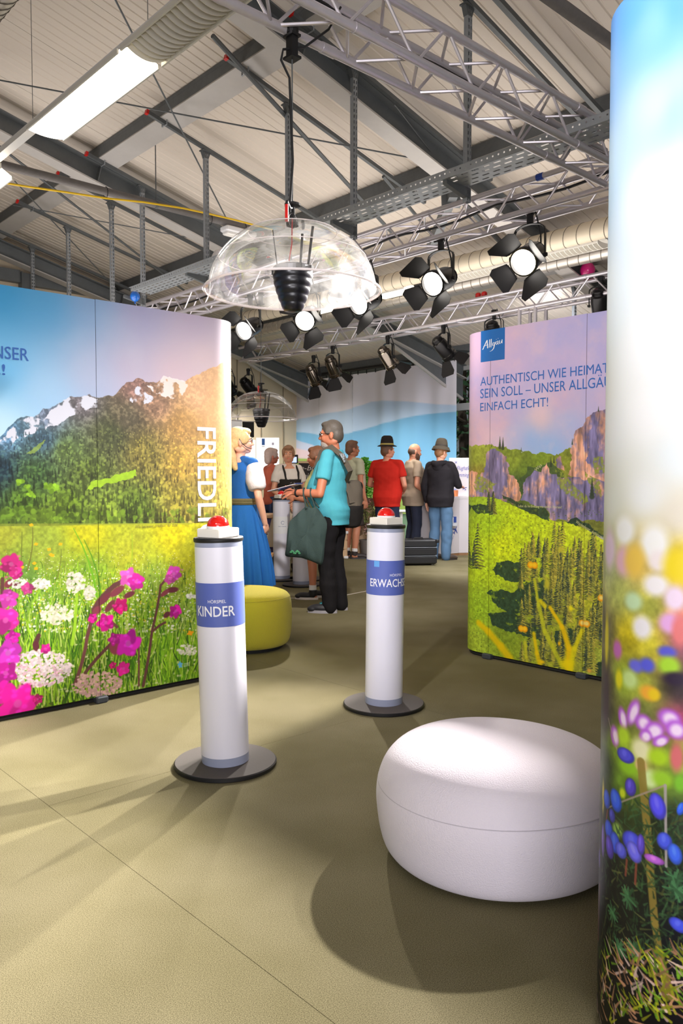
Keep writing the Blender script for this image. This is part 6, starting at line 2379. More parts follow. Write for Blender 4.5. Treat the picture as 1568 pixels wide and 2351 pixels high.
def limb(mb, pts, rs, n=14):
    """tapered limb with round joints"""
    P = [Vector(p) for p in pts]
    dense, dr = [], []
    for i in range(len(P) - 1):
        for k in range(4):
            t = k / 4
            dense.append(P[i].lerp(P[i + 1], t))
            dr.append(rs[i] + (rs[i + 1] - rs[i]) * t)
    dense.append(P[-1]); dr.append(rs[-1])
    mb.path(dense, dr, n)
    for p, r in zip(P, rs):
        mb.ell(p, (r, r, r), 12, 8)

def cloth(name, rgb, sc=90, st=.25):
    m = mat(name, rgb, .85, 0, noise=(14, .08), bump=(sc, st))
    m.node_tree.nodes['Principled BSDF'].inputs['Specular IOR Level'].default_value = .2
    return m

def skin_mat(rgb):
    m = mat('skin %d %d %d' % rgb, rgb, .5, 0, noise=(22, .06))
    b = m.node_tree.nodes['Principled BSDF']
    b.inputs['Subsurface Weight'].default_value = .12
    b.inputs['Subsurface Radius'].default_value = (.012, .005, .003)
    return m

def hand(mb, w, d, n, curl=.5, side=1):
    """palm and five fingers; d = pointing direction, n = palm normal (fingers curl towards it), side = thumb side"""
    d, n = Vector(d).normalized(), Vector(n).normalized()
    s = d.cross(n).normalized() * side
    n = s.cross(d).normalized() * side
    w = Vector(w)
    mb.ell(w + d * .045, (.05, .038, .017), 14, 10, (d, s, n))
    mb.ell(w + d * .065 + s * .0, (.03, .041, .015), 12, 8, (d, s, n))
    for k, (off, L) in enumerate(((.032, .072), (.011, .082), (-.011, .077), (-.032, .060))):
        p = w + d * .08 + s * off
        dd = (d + s * off * 3.2).normalized()
        pts, rr = [p - dd * .02], [.0098]
        a = 0
        for j in range(3):
            a += curl * (.75 if j == 0 else 1.0)
            v = dd * math.cos(a) + n * math.sin(a)
            p = p + v * L * (.45, .32, .25)[j]
            pts.append(p)
            rr.append(.0092 - .0008 * j)
        limb(mb, pts, rr, 8)
    p = w + d * .025 + s * .028
    v1 = (d * .65 + s * .75 + n * .3).normalized()
    v2 = (d * .9 + s * .25 + n * .45).normalized()
    limb(mb, [p, p + v1 * .04, p + v1 * .04 + v2 * .03, p + v1 * .04 + v2 * .052], [.014, .0115, .0102, .009], 8)

def person(name_label, loc, yaw, H=1.75, skin=(222, 160, 132), hair=(110, 96, 84), hair_style='short', width=1.0, belly=0.0, arms=None, head=(0, 0), top=None, bottom=None, shoes=(40, 38, 40), stance=((.0, .0), (.0, .0)), hat=None, glasses=False, beard=None, voxel=.0085, female=False, lean=0.0, extra=None, lift=0.0, foot_turn=(.12, -.12)):
    s = H / 1.75
    root = empty('person', loc, yaw, name_label, 'person')
    S = lambda *p: Vector(p) * s
    M_SK = skin_mat(skin)
    T0 = Matrix.Translation((0, lean * s, 0))
    # --- joints
    sw = .178 * width * (.9 if female else 1)
    hipw = .088 * (1.04 if female else 1)
    sh = {sd: S(k * sw, -.005, 1.415) for sd, k in (('L', -1), ('R', 1))}
    legs = {}
    for i, (sd, k) in enumerate((('L', -1), ('R', 1))):
        dx, dy = stance[i]
        legs[sd] = [S(k * hipw, 0, .93), S(k * (hipw + .008) + dx * .5, .02 + dy * .55, .5), S(k * hipw + dx, -.025 + dy, .09), dy]
    # --- body
    mb = MB()
    b = belly
    tors = [(.84, .14, .105, 0, 0), (.93, .166, .122, 0, -.01), (1.02, .152 + b * .4, .112 + b * .5, 0, b * .55), (1.12, .15 + b * .4, .112 + b * .6, 0, .004 + b * .7), (1.22, .162 + b * .2, .12 + b * .3, 0, .006 + b * .35), (1.31, .172, .122, 0, .006), (1.385, .168, .105, 0, -.004), (1.435, .12, .08, 0, -.012), (1.475, .066, .064, 0, -.014)]
    if female:
        tors = [(z, rx * (.86 if 1.0 < z < 1.2 else .94), ry * (.9 if z < 1.2 else 1.0), cx, cy + (.012 if 1.2 < z < 1.33 else 0)) for z, rx, ry, cx, cy in tors]
    tors = [(z * s, rx * s * (width if z > .98 else (1 + width) / 2), ry * s, cx * s, cy * s) for z, rx, ry, cx, cy in tors]
    loft(mb, tors)
    for k in (-1, 1):
        limb(mb, [S(k * .05, -.012, 1.45), S(k * sw * .92, -.006, 1.425)], [.045 * s, .052 * s])
    limb(mb, [S(0, -.02, 1.44), S(0, -.004, 1.56)], [.06 * s * (.85 if female else 1), .053 * s * (.85 if female else 1)])
    for sd in 'LR':
        hp, kn, an, dy = legs[sd]
        f = .93 if female else 1
        limb(mb, [hp, hp.lerp(kn, .5), kn], [.088 * s * f, .076 * s * f, .056 * s * f])
        limb(mb, [kn, kn.lerp(an, .32) + S(0, -.012, 0), an], [.054 * s * f, .057 * s * f, .036 * s * f])
        ft = foot_turn[0 if sd == 'L' else 1]
        fd = Vector((-math.sin(ft), math.cos(ft), 0))
        limb(mb, [an + S(0, -.02, -.045), an + fd * .07 * s + S(0, 0, -.045), an + fd * .17 * s + S(0, 0, -.062)], [.034 * s, .036 * s, .022 * s])
    arms = arms or {}
    A = {}
    for sd, k in (('L', -1), ('R', 1)):
        d_ = arms.get(sd, {})
        el = Vector(d_.get('elbow', (k * (sw + .05), -.03, 1.13))) * s
        wr = Vector(d_.get('wrist', (k * (sw + .055), .05, .88))) * s
        A[sd] = (el, wr)
        fm = .86 if female else 1
        limb(mb, [sh[sd], sh[sd].lerp(el, .45), el], [.053 * s * fm, .047 * s * fm, .039 * s * fm])
        limb(mb, [el, el.lerp(wr, .3), wr], [.039 * s * fm, .041 * s * fm, .028 * s * fm])
        hand(mb, wr, d_.get('dir', (0, .2, -1)), d_.get('palm', (-k, 0.2, 0)), d_.get('curl', .35), d_.get('thumb', 1 if sd == 'L' else -1))
    # --- head
    hm = MB()
    hm.ell(S(0, -.008, 1.658), (.0755 * s, .094 * s, .09 * s), 22, 16)
    hm.ell(S(0, .022, 1.605), (.0625 * s, .073 * s, .088 * s), 20, 14)
    hm.ell(S(0, .058, 1.546), (.032 * s, .034 * s, .026 * s), 14, 10)
    for k in (-1, 1):
        hm.ell(S(k * .03, .062, 1.598), (.03 * s, .03 * s, .034 * s), 12, 10)
        hm.ell(S(k * .0765, -.012, 1.612), (.011 * s, .021 * s, .033 * s), 12, 10)
        hm.ell(S(k * .028, .078, 1.655), (.026 * s, .016 * s, .011 * s), 10, 8)
        hm.ell(S(k * .012, .104, 1.597), (.010 * s, .012 * s, .009 * s), 10, 8)
        hm.ell(S(k * .045, -.01, 1.56), (.024 * s, .055 * s, .032 * s), 12, 10)
    limb(hm, [S(0, .088, 1.648), S(0, .104, 1.62), S(0, .113, 1.601)], [.0085 * s, .0105 * s, .0125 * s], 10)
    hm.ell(S(0, .088, 1.572), (.024 * s, .012 * s, .0075 * s), 12, 8)
    hm.ell(S(0, .086, 1.562), (.021 * s, .012 * s, .008 * s), 12, 8)
    piv = S(0, -.01, 1.53)
    HM = T0 @ Matrix.Translation(piv) @ Matrix.Rotation(head[0], 4, 'Z') @ Matrix.Rotation(head[1], 4, 'X') @ Matrix.Translation(-piv)
    mb.add([HM @ Vector(p) for p in hm.v], hm.f)
    body = local('body', fuse(mb, voxel, 3, 'body', M_SK), None, root)

    def hpart(nm, m_, mats, smooth=True, parent=root):
        q = MB()
        q.v, q.f, q.m = [HM @ Vector(p) for p in m_.v], m_.f, m_.m
        return local(nm, q, mats, parent, smooth)
    def hfuse(nm, m_, vox, mats, wr=None):
        q = MB()
        q.v, q.f, q.m = [HM @ Vector(p) for p in m_.v], m_.f, m_.m
        return local(nm, fuse(q, vox, 3, nm, mats, wr), None, root)
    # eyes, brows, lips
    for k in (-1, 1):
        m_ = MB()
        m_.ell(S(k * .029, .0785, 1.634), (.0135 * s, .011 * s, .0085 * s), 12, 8)
        e = hpart('eye', m_, mat('eye white', (232, 226, 220), .25))
        m_ = MB()
        m_.ell(S(k * .029, .0885, 1.634), (.0058 * s, .003 * s, .0058 * s), 10, 6)
        hpart('iris', m_, mat('iris', (58, 44, 36), .2), True, e)
        m_ = MB()
        m_.path([S(k * .013, .094, 1.654), S(k * .03, .093, 1.66), S(k * .046, .082, 1.655)], [.004 * s, .0048 * s, .0025 * s], 6)
        hpart('eyebrow', m_, mat('brow %d' % hair[0], tuple(int(c * .8) for c in hair), .8))
    m_ = MB()
    m_.ell(S(0, .0965, 1.567), (.02 * s, .006 * s, .0065 * s), 12, 8)
    hpart('lips', m_, mat('lips %d' % skin[0], (min(255, skin[0] - 10), int(skin[1] * .72), int(skin[2] * .74)), .4))
    # hair
    M_H = mat('hair %d %d %d' % hair, hair, .55, 0, noise=(60, .35), bump=(90, .22))
    m_ = MB()
    if hair_style in ('short', 'bun', 'pony', 'bob'):
        m_.ell(S(0, -.018, 1.672), (.083 * s, .1 * s, .091 * s), 22, 16)
        m_.ell(S(0, -.05, 1.625), (.076 * s, .066 * s, .085 * s), 20, 14)
        if hair_style == 'short':
            m_.ell(S(0, .03, 1.725), (.062 * s, .055 * s, .03 * s), 16, 10)
            for k in (-1, 1):
                m_.ell(S(k * .074, .012, 1.66), (.011 * s, .034 * s, .036 * s), 12, 8)
        else:
            for k in (-1, 1):
                m_.ell(S(k * .068, .02, 1.655), (.02 * s, .05 * s, .056 * s), 14, 10)
            m_.ell(S(0, .035, 1.715), (.066 * s, .06 * s, .036 * s), 16, 10)
        if hair_style == 'pony':
            limb(m_, [S(0, -.1, 1.655), S(.01, -.13, 1.635), S(.06, -.135, 1.57), S(.105, -.105, 1.48), S(.125, -.07, 1.39)], [.034 * s, .042 * s, .06 * s, .056 * s, .02 * s], 14)
        if hair_style == 'bun':
            m_.ell(S(0, -.115, 1.66), (.042 * s, .036 * s, .042 * s), 14, 10)
        if hair_style == 'bob':
            m_.ell(S(0, -.06, 1.575), (.082 * s, .05 * s, .07 * s), 18, 12)
    elif hair_style == 'bald':
        m_.ell(S(0, -.03, 1.62), (.0795 * s, .082 * s, .07 * s), 20, 14)
    hfuse('hair', m_, .007 * s, M_H, .0016)
    if hair_style == 'pony':
        m_ = MB()
        m_.path([S(.032 * math.cos(t), -.125, 1.64 + .034 * math.sin(t)) for t in [k * .5236 for k in range(12)]], .007 * s, 6, closed=True)
        hpart('hair_tie', m_, M_BLACKM)
    if beard:
        M_BD = mat('beard %d' % beard[0][0], beard[0], .8, 0, noise=(70, .35), bump=(140, .6))
        m_ = MB()
        L = beard[1]
        m_.ell(S(0, .06, 1.545 - L * .35), (.04 * s, .046 * s, (.03 + L) * s), 16, 12)
        m_.ell(S(0, .087, 1.583), (.028 * s, .016 * s, .009 * s), 12, 8)
        if L > .02:
            for k in (-1, 1):
                m_.ell(S(k * .05, .025, 1.565), (.018 * s, .045 * s, .04 * s), 14, 10)
        hfuse('beard', m_, .006 * s, M_BD, .0015)
    if glasses:
        m_ = MB()
        for k in (-1, 1):
            m_.path([S(k * .031 + .021 * math.cos(t), .103 - .004 * abs(math.cos(t)), 1.633 + .016 * math.sin(t)) for t in [j * .5236 for j in range(12)]], .0022 * s, 5, closed=True)
            m_.path([S(k * .051, .1, 1.638), S(k * .074, .085, 1.638), S(k * .083, .0, 1.632), S(k * .08, -.02, 1.618)], .0022 * s, 5)
        m_.path([S(-.011, .104, 1.637), S(0, .108, 1.639), S(.011, .104, 1.637)], .0022 * s, 5)
        hpart('glasses', m_, M_BLACK)
    if hat:
        hcol, band = hat['rgb'], hat.get('band', (40, 36, 34))
        M_HAT = cloth('felt %d %d %d' % hcol, hcol, 160, .3)
        c = S(0, -.012, 1.702)
        brim = hat.get('brim', .135)
        crown = hat.get('crown', .115)
        drop = hat.get('drop', .012)
        m_ = MB()
        m_.lathe([(.088 * s, .004), (.112 * s, -.002), (brim * s, -drop * s), (brim * s, -drop * s + .005), (.112 * s, .004), (.0895 * s, .012), (.088 * s, .03 * s), (.083 * s, crown * .55 * s), (.07 * s, crown * .88 * s), (.045 * s, crown * s), (.001, crown * .99 * s)], 30, c, None, False, 0, 1, 1.16)
        hpart('hat', m_, M_HAT, 50)
        m_ = MB()
        m_.lathe([(.0905 * s, .01 * s), (.0895 * s, .034 * s)], 30, c, None, False, 0, 1, 1.16)
        m_.lathe([(.0915 * s, .016 * s), (.0912 * s, .022 * s)], 30, c, None, False, 0, 1, 1.16)
        hpart('hat_band', m_, mat('hat cord %d' % band[0], band, .7))
    # --- top
    M_T = cloth('top %d %d %d' % top['rgb'], top['rgb'], 120, .2)
    hem = top.get('hem', .86)
    infl = top.get('loose', .016)
    m_ = MB()
    rings = []
    base = [(z / s, rx / s, ry / s, cx / s, cy / s) for z, rx, ry, cx, cy in tors]
    def at_z(z):
        for r0, r1 in zip(base[:-1], base[1:]):
            if r0[0] <= z <= r1[0]:
                t = (z - r0[0]) / (r1[0] - r0[0])
                return [p + (q - p) * t for p, q in zip(r0, r1)]
        return base[0] if z < base[0][0] else base[-1]
    zt = top.get('neck', 1.468)
    zs = [hem + (zt - hem) * k / 14 for k in range(15)]
    for z in zs:
        r = at_z(z)
        g_ = infl * (1.0 if z < 1.38 else .55)
        drape = top.get('drape', .0) * max(0, (1.2 - z))
        low = .014 * min(1, max(0, (1.02 - z) / .12))
        rings.append((z * s, (r[1] + g_ + drape + low) * s, (r[2] + g_ + drape * .8 + low * 1.4) * s, 0, (r[4] * (1 - .5 * min(1, max(0, (1.0 - z) / .15)))) * s))
    loft(m_, rings)
    sl = top.get('sleeve', .55)
    puff = top.get('puff', 0)
    for sd, k in (('L', -1), ('R', 1)):
        el, wr = A[sd]
        limb(m_, [S(k * .05, -.012, 1.455), S(k * sw * .95, -.006, 1.43)], [.05 * s, .06 * s])
        if sl <= 0:
            continue
        f = .9 if female else 1
        if sl <= 1:
            e = sh[sd].lerp(el, sl)
            rr = [.062 * s * f, (.068 + puff) * s * f, (.066 + puff * .5) * s * f]
            pts = [sh[sd], sh[sd].lerp(e, .5), e]
            # open-ended sleeve: flat end
            m_.path([pts[0], pts[0].lerp(pts[1], .5), pts[1], pts[1].lerp(pts[2], .6), pts[2]], [rr[0], (rr[0] + rr[1]) / 2, rr[1], (rr[1] + rr[2]) / 2, rr[2]], 16)
            m_.ell(sh[sd], (rr[0], rr[0], rr[0]), 14, 10)
        else:
            e = el.lerp(wr, .94)
            limb(m_, [sh[sd], el], [.066 * s, .057 * s])
            limb(m_, [el, el.lerp(e, .5), e], [.057 * s, .052 * s, .041 * s])
    if top.get('split_sleeves'):
        pass
    local(top.get('name', 'shirt'), fuse(m_, voxel * 1.15, 3, 'shirt', M_T, top.get('wrinkle', .0028), int(H * 1000)), None, root)
    if top.get('collar'):
        m_ = MB()
        n = 20
        rows = []
        for q, (rr, zz) in enumerate(((.075, 1.452), (.07, 1.49), (.083, 1.487), (.098, 1.45))):
            rows.append([S(rr * math.cos(t) * 1.02, -.012 + rr * math.sin(t) + (.018 if math.sin(t) > .4 else 0), zz - (.045 * max(0, math.sin(t)) ** 2)) for t in [2 * math.pi * k / n for k in range(n)]])
        m_.grid(rows, 0, True)
        local('collar', m_, M_T, root, True)
    if top.get('hood'):
        m_ = MB()
        limb(m_, [S(-.1, -.03, 1.475), S(-.07, -.1, 1.46), S(0, -.125, 1.44), S(.07, -.1, 1.46), S(.1, -.03, 1.475)], [.03 * s, .042 * s, .05 * s, .042 * s, .03 * s])
        m_.ell(S(0, -.105, 1.40), (.085 * s, .045 * s, .075 * s), 16, 12)
        local('hood', fuse(m_, voxel, 4, 'hood', M_T, .002), None, root)
    # --- bottom
    kind = bottom['kind']
    M_B = cloth('bottom %d %d %d' % bottom['rgb'], bottom['rgb'], 110, .2)
    if kind in ('trousers', 'shorts'):
        m_ = MB()
        loft(m_, [(z * s, rx * s, ry * s, 0, cy * s) for z, rx, ry, cy in ((.82, .158, .118, -.005), (.9, .174, .126, -.008), (.97, .168 + b * .2, .118 + b * .2, b * .2), (1.03, .15 + b * .2, .104 + b * .2, b * .3))])
        for sd in 'LR':
            hp, kn, an, dy = legs[sd]
            lo = bottom.get('loose', 1.0)
            if kind == 'trousers':
                limb(m_, [hp + S(0, 0, -.02), hp.lerp(kn, .5), kn], [.102 * s, .094 * s * lo, .076 * s * lo])
                e = an + S(0, 0, -.045)
                limb(m_, [kn, kn.lerp(e, .5), e], [.077 * s * lo, .08 * s * lo, .064 * s * lo])
            else:
                e = kn + S(0, 0, bottom.get('end', .02))
                m_.path([hp + S(0, 0, -.02), hp.lerp(e, .5), e], [.1 * s, .098 * s, .094 * s], 18)
        local(kind, fuse(m_, voxel * 1.15, 3, kind, M_B, .0034, 5 + int(H * 100)), None, root)
    else:
        zw, zh, rw, rh = bottom.get('waist', 1.04), bottom.get('hem', .34), bottom.get('rw', .15), bottom.get('rh', .31)
        prof = []
        for k in range(22):
            t = k / 21
            prof.append(((rw + (rh - rw) * (1 - (1 - t) ** 1.7)) * s, (zw + (zh - zw) * t) * s))
        npl = bottom.get('pleats', 17)
        m_ = MB()
        wob = lambda an, i: 1 + .085 * (i / 21) * math.sin(an * npl + .8 * math.sin(an * 3)) + .03 * (i / 21) * math.sin(an * npl * .5 + 1)
        m_.lathe(prof, 128, (0, 0, 0), None, False, 0, 1, .84, wob)
        m_.lathe([(p[0] - .006, p[1]) for p in prof], 128, (0, 0, 0), None, False, 0, 1, .84, wob)
        local('skirt', m_, M_B, root, True)
    # --- shoes
    if shoes:
        M_S = mat('shoe %d %d %d' % shoes, shoes, .55, 0, noise=(20, .15))
        for i, sd in enumerate('LR'):
            hp, kn, an, dy = legs[sd]
            ft = foot_turn[i]
            fd = Vector((-math.sin(ft), math.cos(ft), 0))
            fs = Vector((fd.y, -fd.x, 0))
            m_ = MB()
            c = Vector((an.x, an.y, 0))
            m_.ell(c + fd * .0 * s + Z3 * .06 * s, (.055 * s, .042 * s, .052 * s), 16, 12, (fd, fs, Z3))
            m_.ell(c + fd * .09 * s + Z3 * .045 * s, (.11 * s, .046 * s, .038 * s), 18, 12, (fd, fs, Z3))
            m_.ell(c + fd * .16 * s + Z3 * .035 * s, (.055 * s, .044 * s, .03 * s), 16, 12, (fd, fs, Z3))
            m_.path([c + fd * -.005 * s + Z3 * .05 * s, c - fd * .005 * s + Z3 * .115 * s], [.046 * s, .05 * s], 14)
            sho = local('shoe', fuse(m_, .007, 3, 'shoe', M_S), None, root)
            m_ = MB()
            outl = []
            for k in range(20):
                t = 2 * math.pi * k / 20
                x = math.cos(t)
                outl.append((.073 * s + x * .138 * s, math.sin(t) * (.046 - .008 * (x < -.2)) * s * (1 - .12 * max(0, x))))
            m_.prism(outl, c, fd, fs, Z3, .026 * s)
            local('sole', m_, mat('sole %d' % bottom.get('sole', (60, 58, 60))[0], bottom.get('sole', (60, 58, 60)), .6), sho)
            if extra and extra.get('socks'):
                m_ = MB()
                m_.path([an + Z3 * .01, an + Z3 * extra.get('sock_h', .07)], [.043 * s, .043 * s], 14)
                local('sock', m_, mat('sock', extra['socks'], .9), root, True)
    return root, s, HM, A

def floor_at(px, Y):
    return Vector(((px - IW / 2) / FPX * Y, Y, 0))

# the man in the turquoise polo
p1 = floor_at(763, 7.33)
r1, s1_, H1, A1 = person('man in a turquoise polo and black trousers holding leaflets, tote bag on his arm', p1, R(74), 1.765, (206, 128, 96), (94, 86, 78), 'short', 1.02, .075,
                {'L': dict(elbow=(-.285, .03, 1.09), wrist=(-.2, .3, 1.1), dir=(.25, 1, .02), palm=(.5, -.1, -1), curl=.5, thumb=1), 'R': dict(elbow=(.24, .08, 1.1), wrist=(.06, .34, 1.1), dir=(-.2, 1, .05), palm=(-.4, 0, .9), curl=.5, thumb=-1)},
                (R(6), R(-6)), dict(rgb=(84, 178, 196), hem=.80, sleeve=.62, collar=True, loose=.02, drape=.02, name='polo_shirt', wrinkle=.0032), dict(kind='trousers', rgb=(26, 24, 26), sole=(150, 146, 152)), (30, 30, 35), ((.0, .02), (.02, -.03)), None, True, ((168, 158, 150), .012), .0075)
# watch strap and trainers' bright laces
el, wr = A1['L']
mb = MB()
d = (wr - el).normalized()
q = wr - d * .035
o1 = d.orthogonal().normalized()
o2 = d.cross(o1)
mb.path([q + (o1 * math.cos(t) + o2 * math.sin(t)) * .034 for t in [k * .4488 for k in range(14)]], .009, 6, closed=True)
local('wrist_strap', mb, M_RUBBER, r1, True)
mb = MB()
for sx in (-.088 * s1_, .1 * s1_):
    for k in range(4):
        y = .055 + .025 * k
        mb.tube((sx - .02, y, .088 - .008 * k), (sx + .02, y + .018, .088 - .009 * k), .004, n=5)
        mb.tube((sx + .02, y, .088 - .008 * k), (sx - .02, y + .018, .088 - .009 * k), .004, n=5)
local('laces', mb, mat('aqua laces', (60, 180, 200), .6), r1)
M_NAV = mat('grey shoe panel', (150, 150, 158), .5)
mb = MB()
for k in (-1, 1):
    for sx, fy in ((-.088 * s1_, .0), (.1 * s1_, -.03)):
        mb.ell((sx + k * .035, fy + .0, .05), (.012, .05, .022), 12, 8)
local('shoe_panel', mb, M_NAV, r1, True)
# leaflets in his hands
wl_ = r1.matrix_basis
def wpt(root, p):
    return Vector(root.location) + Matrix.Rotation(root.rotation_euler.z, 3, 'Z') @ Vector(p)
hp_ = wpt(r1, wr + Vector((.02, .1, .03)))
br = empty('brochure', hp_, R(150), 'white and blue leaflets held in the hands of the man in the turquoise polo', 'leaflet')
mb = MB()
mb.bbox((.0, 0, .012), (.3, .14, .006), .002, (Vector((.97, 0, -.22)), Vector((0, 1, 0)), Vector((.22, 0, .97))))
local('cover', mb, M_WHITE, br)
mb = MB()
mb.bbox((-.06, -.01, .024), (.2, .13, .005), .002, (Vector((.95, .1, -.3)), Vector((-.1, 1, 0)), Vector((.3, 0, .95))))
local('blue_leaflet', mb, M_BAND, br)
# tote bag hanging from his forearm
tb = at(703, 1215, 7.0)
top_l, top_r = at(698, 1163, 7.03), at(731, 1166, 7.0)
tote = empty('tote_bag', (tb.x, tb.y, at(700, 1285, 7.0).z), 0, 'dark green grey cloth tote bag hanging from the arm of the man in turquoise', 'bag')
M_TOTE = cloth('dark tote cloth', (58, 74, 72), 120, .3)
outl = [(699, 1165), (706, 1163), (716, 1166), (727, 1165), (740, 1182), (751, 1202), (747, 1240), (742, 1290), (733, 1296), (712, 1287), (690, 1281), (672, 1279), (655, 1276), (657, 1255), (663, 1203), (680, 1183)]
cen = at(704, 1225, 7.0)
def smooth_loop(pts, n=4):
    out = []
    for i in range(len(pts)):
        a, b_, c, d = pts[i - 1], pts[i], pts[(i + 1) % len(pts)], pts[(i + 2) % len(pts)]
        for k in range(n):
            t = k / n
            out.append(tuple(.5 * (2 * b_[j] + (c[j] - a[j]) * t + (2 * a[j] - 5 * b_[j] + 4 * c[j] - d[j]) * t * t + (3 * b_[j] - a[j] - 3 * c[j] + d[j]) * t ** 3) for j in (0, 1)))
    return out
outl = smooth_loop(outl)
rows = []
N = len(outl)
for yo, sc_ in ((-.052, .02), (-.056, .25), (-.06, .5), (-.052, .72), (-.036, .9), (-.016, .985), (.0, 1.0), (.03, .95), (.05, .75), (.055, .4), (.055, .02)):
    row = []
    for i, (x, y) in enumerate(outl):
        p = at(x, y, 7.0)
        w = cen + (p - cen) * sc_
        zrel = (w.z - cen.z) / .3
        fold = .012 * math.sin((w.x - cen.x) * 46 + zrel * 3.5) + .007 * math.sin((w.x - cen.x) * 90 - zrel * 6 + 1)
        row.append(Vector((w.x, w.y + yo * (1.0 - .7 * max(0, zrel)) + fold * min(1, 1.2 - abs(sc_ - .6)), w.z)))
    rows.append(row)
mb = MB()
mb.grid(rows, 0, True)
mb.f += [tuple(range(N)), tuple(len(mb.v) - N + k for k in reversed(range(N)))]
mb.m += [0, 0]
o = mb.build('bag_body', M_TOTE, tote, True)
mb = MB()
for (x, yo) in ((703, -.02), (724, .03)):
    p = at(x, 1168, 7.0 + yo)
    q = wpt(r1, el.lerp(wr, .35 if x > 710 else .62))
    mb.path([p, p.lerp(q, .5) + Vector((0, -.012, 0)), q + Vector((0, -.05, -.02)), q + Vector((0, -.03, .045)), q + Vector((0, .04, .045)), q + Vector((0, .055, -.03)), p + Vector((.03, .03, .01))], .008, 6)
mb.build('bag_handle', M_TOTE, tote, True)
mb = MB()
for k in range(9):
    p = at(668 + k * 2.4, 1268 - 3 * math.sin(k * 1.3), 6.93)
    mb.ell(p, (.012, .004, .008), 8, 6)
mb.build('green_print', mat('green print', (60, 130, 88), .7), tote, True)
# backpack on his shoulder
bp = wpt(r1, (.02, -.34, 1.0))
bk = empty('backpack', at(808, 1213, 7.42) * 1.0, 0, 'grey brown backpack with a black base slung over the shoulder of the man in turquoise', 'backpack')
M_BPG = cloth('grey brown nylon', (92, 84, 74), 150, .2)
M_BPB = cloth('black nylon', (34, 31, 30), 150, .2)
b0 = Vector(bk.location)
mb = MB()
loft(mb, [(b0.z + z, rx, ry, b0.x + cx, b0.y) for z, rx, ry, cx in ((.0, .045, .06, -.01), (.02, .085, .1, -.005), (.1, .105, .12, 0), (.2, .108, .125, 0), (.22, .104, .12, 0))])
o = local('lower_pack', fuse(mb, .01, 5, 'lower_pack', M_BPB, .003), None, bk, mat4=Matrix.Translation(-b0))
mb = MB()
loft(mb, [(b0.z + z, rx, ry, b0.x + cx, b0.y) for z, rx, ry, cx in ((.19, .1, .118, .0), (.28, .1, .115, .0), (.36, .085, .1, .01), (.43, .07, .08, .02), (.455, .035, .045, .03))])
local('upper_pack', fuse(mb, .01, 5, 'upper_pack', M_BPG, .004), None, bk, mat4=Matrix.Translation(-b0))
mb = MB()
mb.ell(b0 + Vector((.075, .0, .39)), (.03, .05, .05), 12, 8)
local('top_pocket', fuse(mb, .01, 3, 'top_pocket', M_BPB), None, bk, mat4=Matrix.Translation(-b0))
sp_ = [wpt(r1, v) for v in ((-.12, .12, 1.33), (-.135, .06, 1.475), (-.14, -.03, 1.52), (-.13, -.13, 1.44), (-.1, -.2, 1.3))]
pts = sp_ + [b0 + Vector((-.06, -.1, .42)), b0 + Vector((-.02, -.115, .33)), b0 + Vector((.0, -.125, .24))]
mb = MB()
for off in (0,):
    L = []
    for i, p in enumerate(pts):
        d = (pts[min(i + 1, len(pts) - 1)] - pts[max(i - 1, 0)]).normalized()
        sd = d.cross(Vector((.25, -1, .3))).normalized() * .025
        nn = Vector((.1, -1, .35)).normalized() * .008
        L.append([p + sd - nn, p + sd + nn, p - sd + nn, p - sd - nn])
    mb.grid(L, 0, True)
local('shoulder_strap', mb, M_BPG, bk, True, Matrix.Translation(-b0))
mb = MB()
q = sp_[3]
for k in range(3):
    mb.path([q + Vector((-.02 + .015 * k, -.03, .02)), q + Vector((.01 * k, -.05, -.02 - .02 * k)), q + Vector((.03, -.04, .0 - .02 * k))], .006, 5)
local('strap_buckle', mb, M_GALV, bk, True, Matrix.Translation(-b0))

# the blonde woman in the blue dirndl
p2 = floor_at(553, 6.72)
r2, s2_, H2, A2_ = person('blonde woman in a blue dirndl with white puff sleeves, seen from behind', p2, R(-38), 1.665, (236, 178, 152), (222, 188, 134), 'pony', .98, 0.0,
               {'R': dict(elbow=(.235, -.02, 1.14), wrist=(.2, .1, .9), dir=(-.3, .5, -.8), palm=(-1, 0, 0)), 'L': dict(elbow=(-.235, .0, 1.14), wrist=(-.12, .16, .9), dir=(.4, .5, -.8), palm=(1, 0, 0))},
               (R(-38), R(2)), dict(rgb=(40, 98, 172), hem=.98, sleeve=0, loose=.012, name='bodice', wrinkle=.0012, neck=1.44), dict(kind='skirt', rgb=(34, 96, 166), waist=1.08, hem=.345, rw=.148, rh=.30), (60, 46, 40), ((0, 0), (0, 0)), None, True, None, .0075, True)
M_BLOUSE = cloth('white blouse', (236, 226, 230), 90, .3)
def puff_sleeves(root, s, A, sw, k=.78, m=M_BLOUSE, r0=.062, r1=.084, r2=.066):
    for sd, sg in (('L', -1), ('R', 1)):
        el, wr = A[sd]
        shd = Vector((sg * sw, -.005, 1.415)) * s
        e = shd.lerp(el, k)
        m_ = MB()
        m_.path([shd + Vector((-sg * .03, 0, .03)), shd, shd.lerp(e, .3), shd.lerp(e, .6), shd.lerp(e, .9), e], [r0 * .7 * s, r0 * s, r1 * s, r1 * s, r1 * .95 * s, r2 * s], 18)
        local('puff_sleeve', fuse(m_, .009, 3, 'puff_sleeve', m, .0036, 9), None, root)
puff_sleeves(r2, s2_, A2_, .16)
mb = MB()
mb.lathe([(.158 * s2_, 1.07 * s2_), (.166 * s2_, 1.085 * s2_), (.162 * s2_, 1.095 * s2_), (.168 * s2_, 1.11 * s2_), (.158 * s2_, 1.125 * s2_)], 48, (0, 0, 0), None, False, 0, 1, .84)
local('sash', mb, cloth('moss sash', (104, 96, 66)), r2, True)
mb = MB()
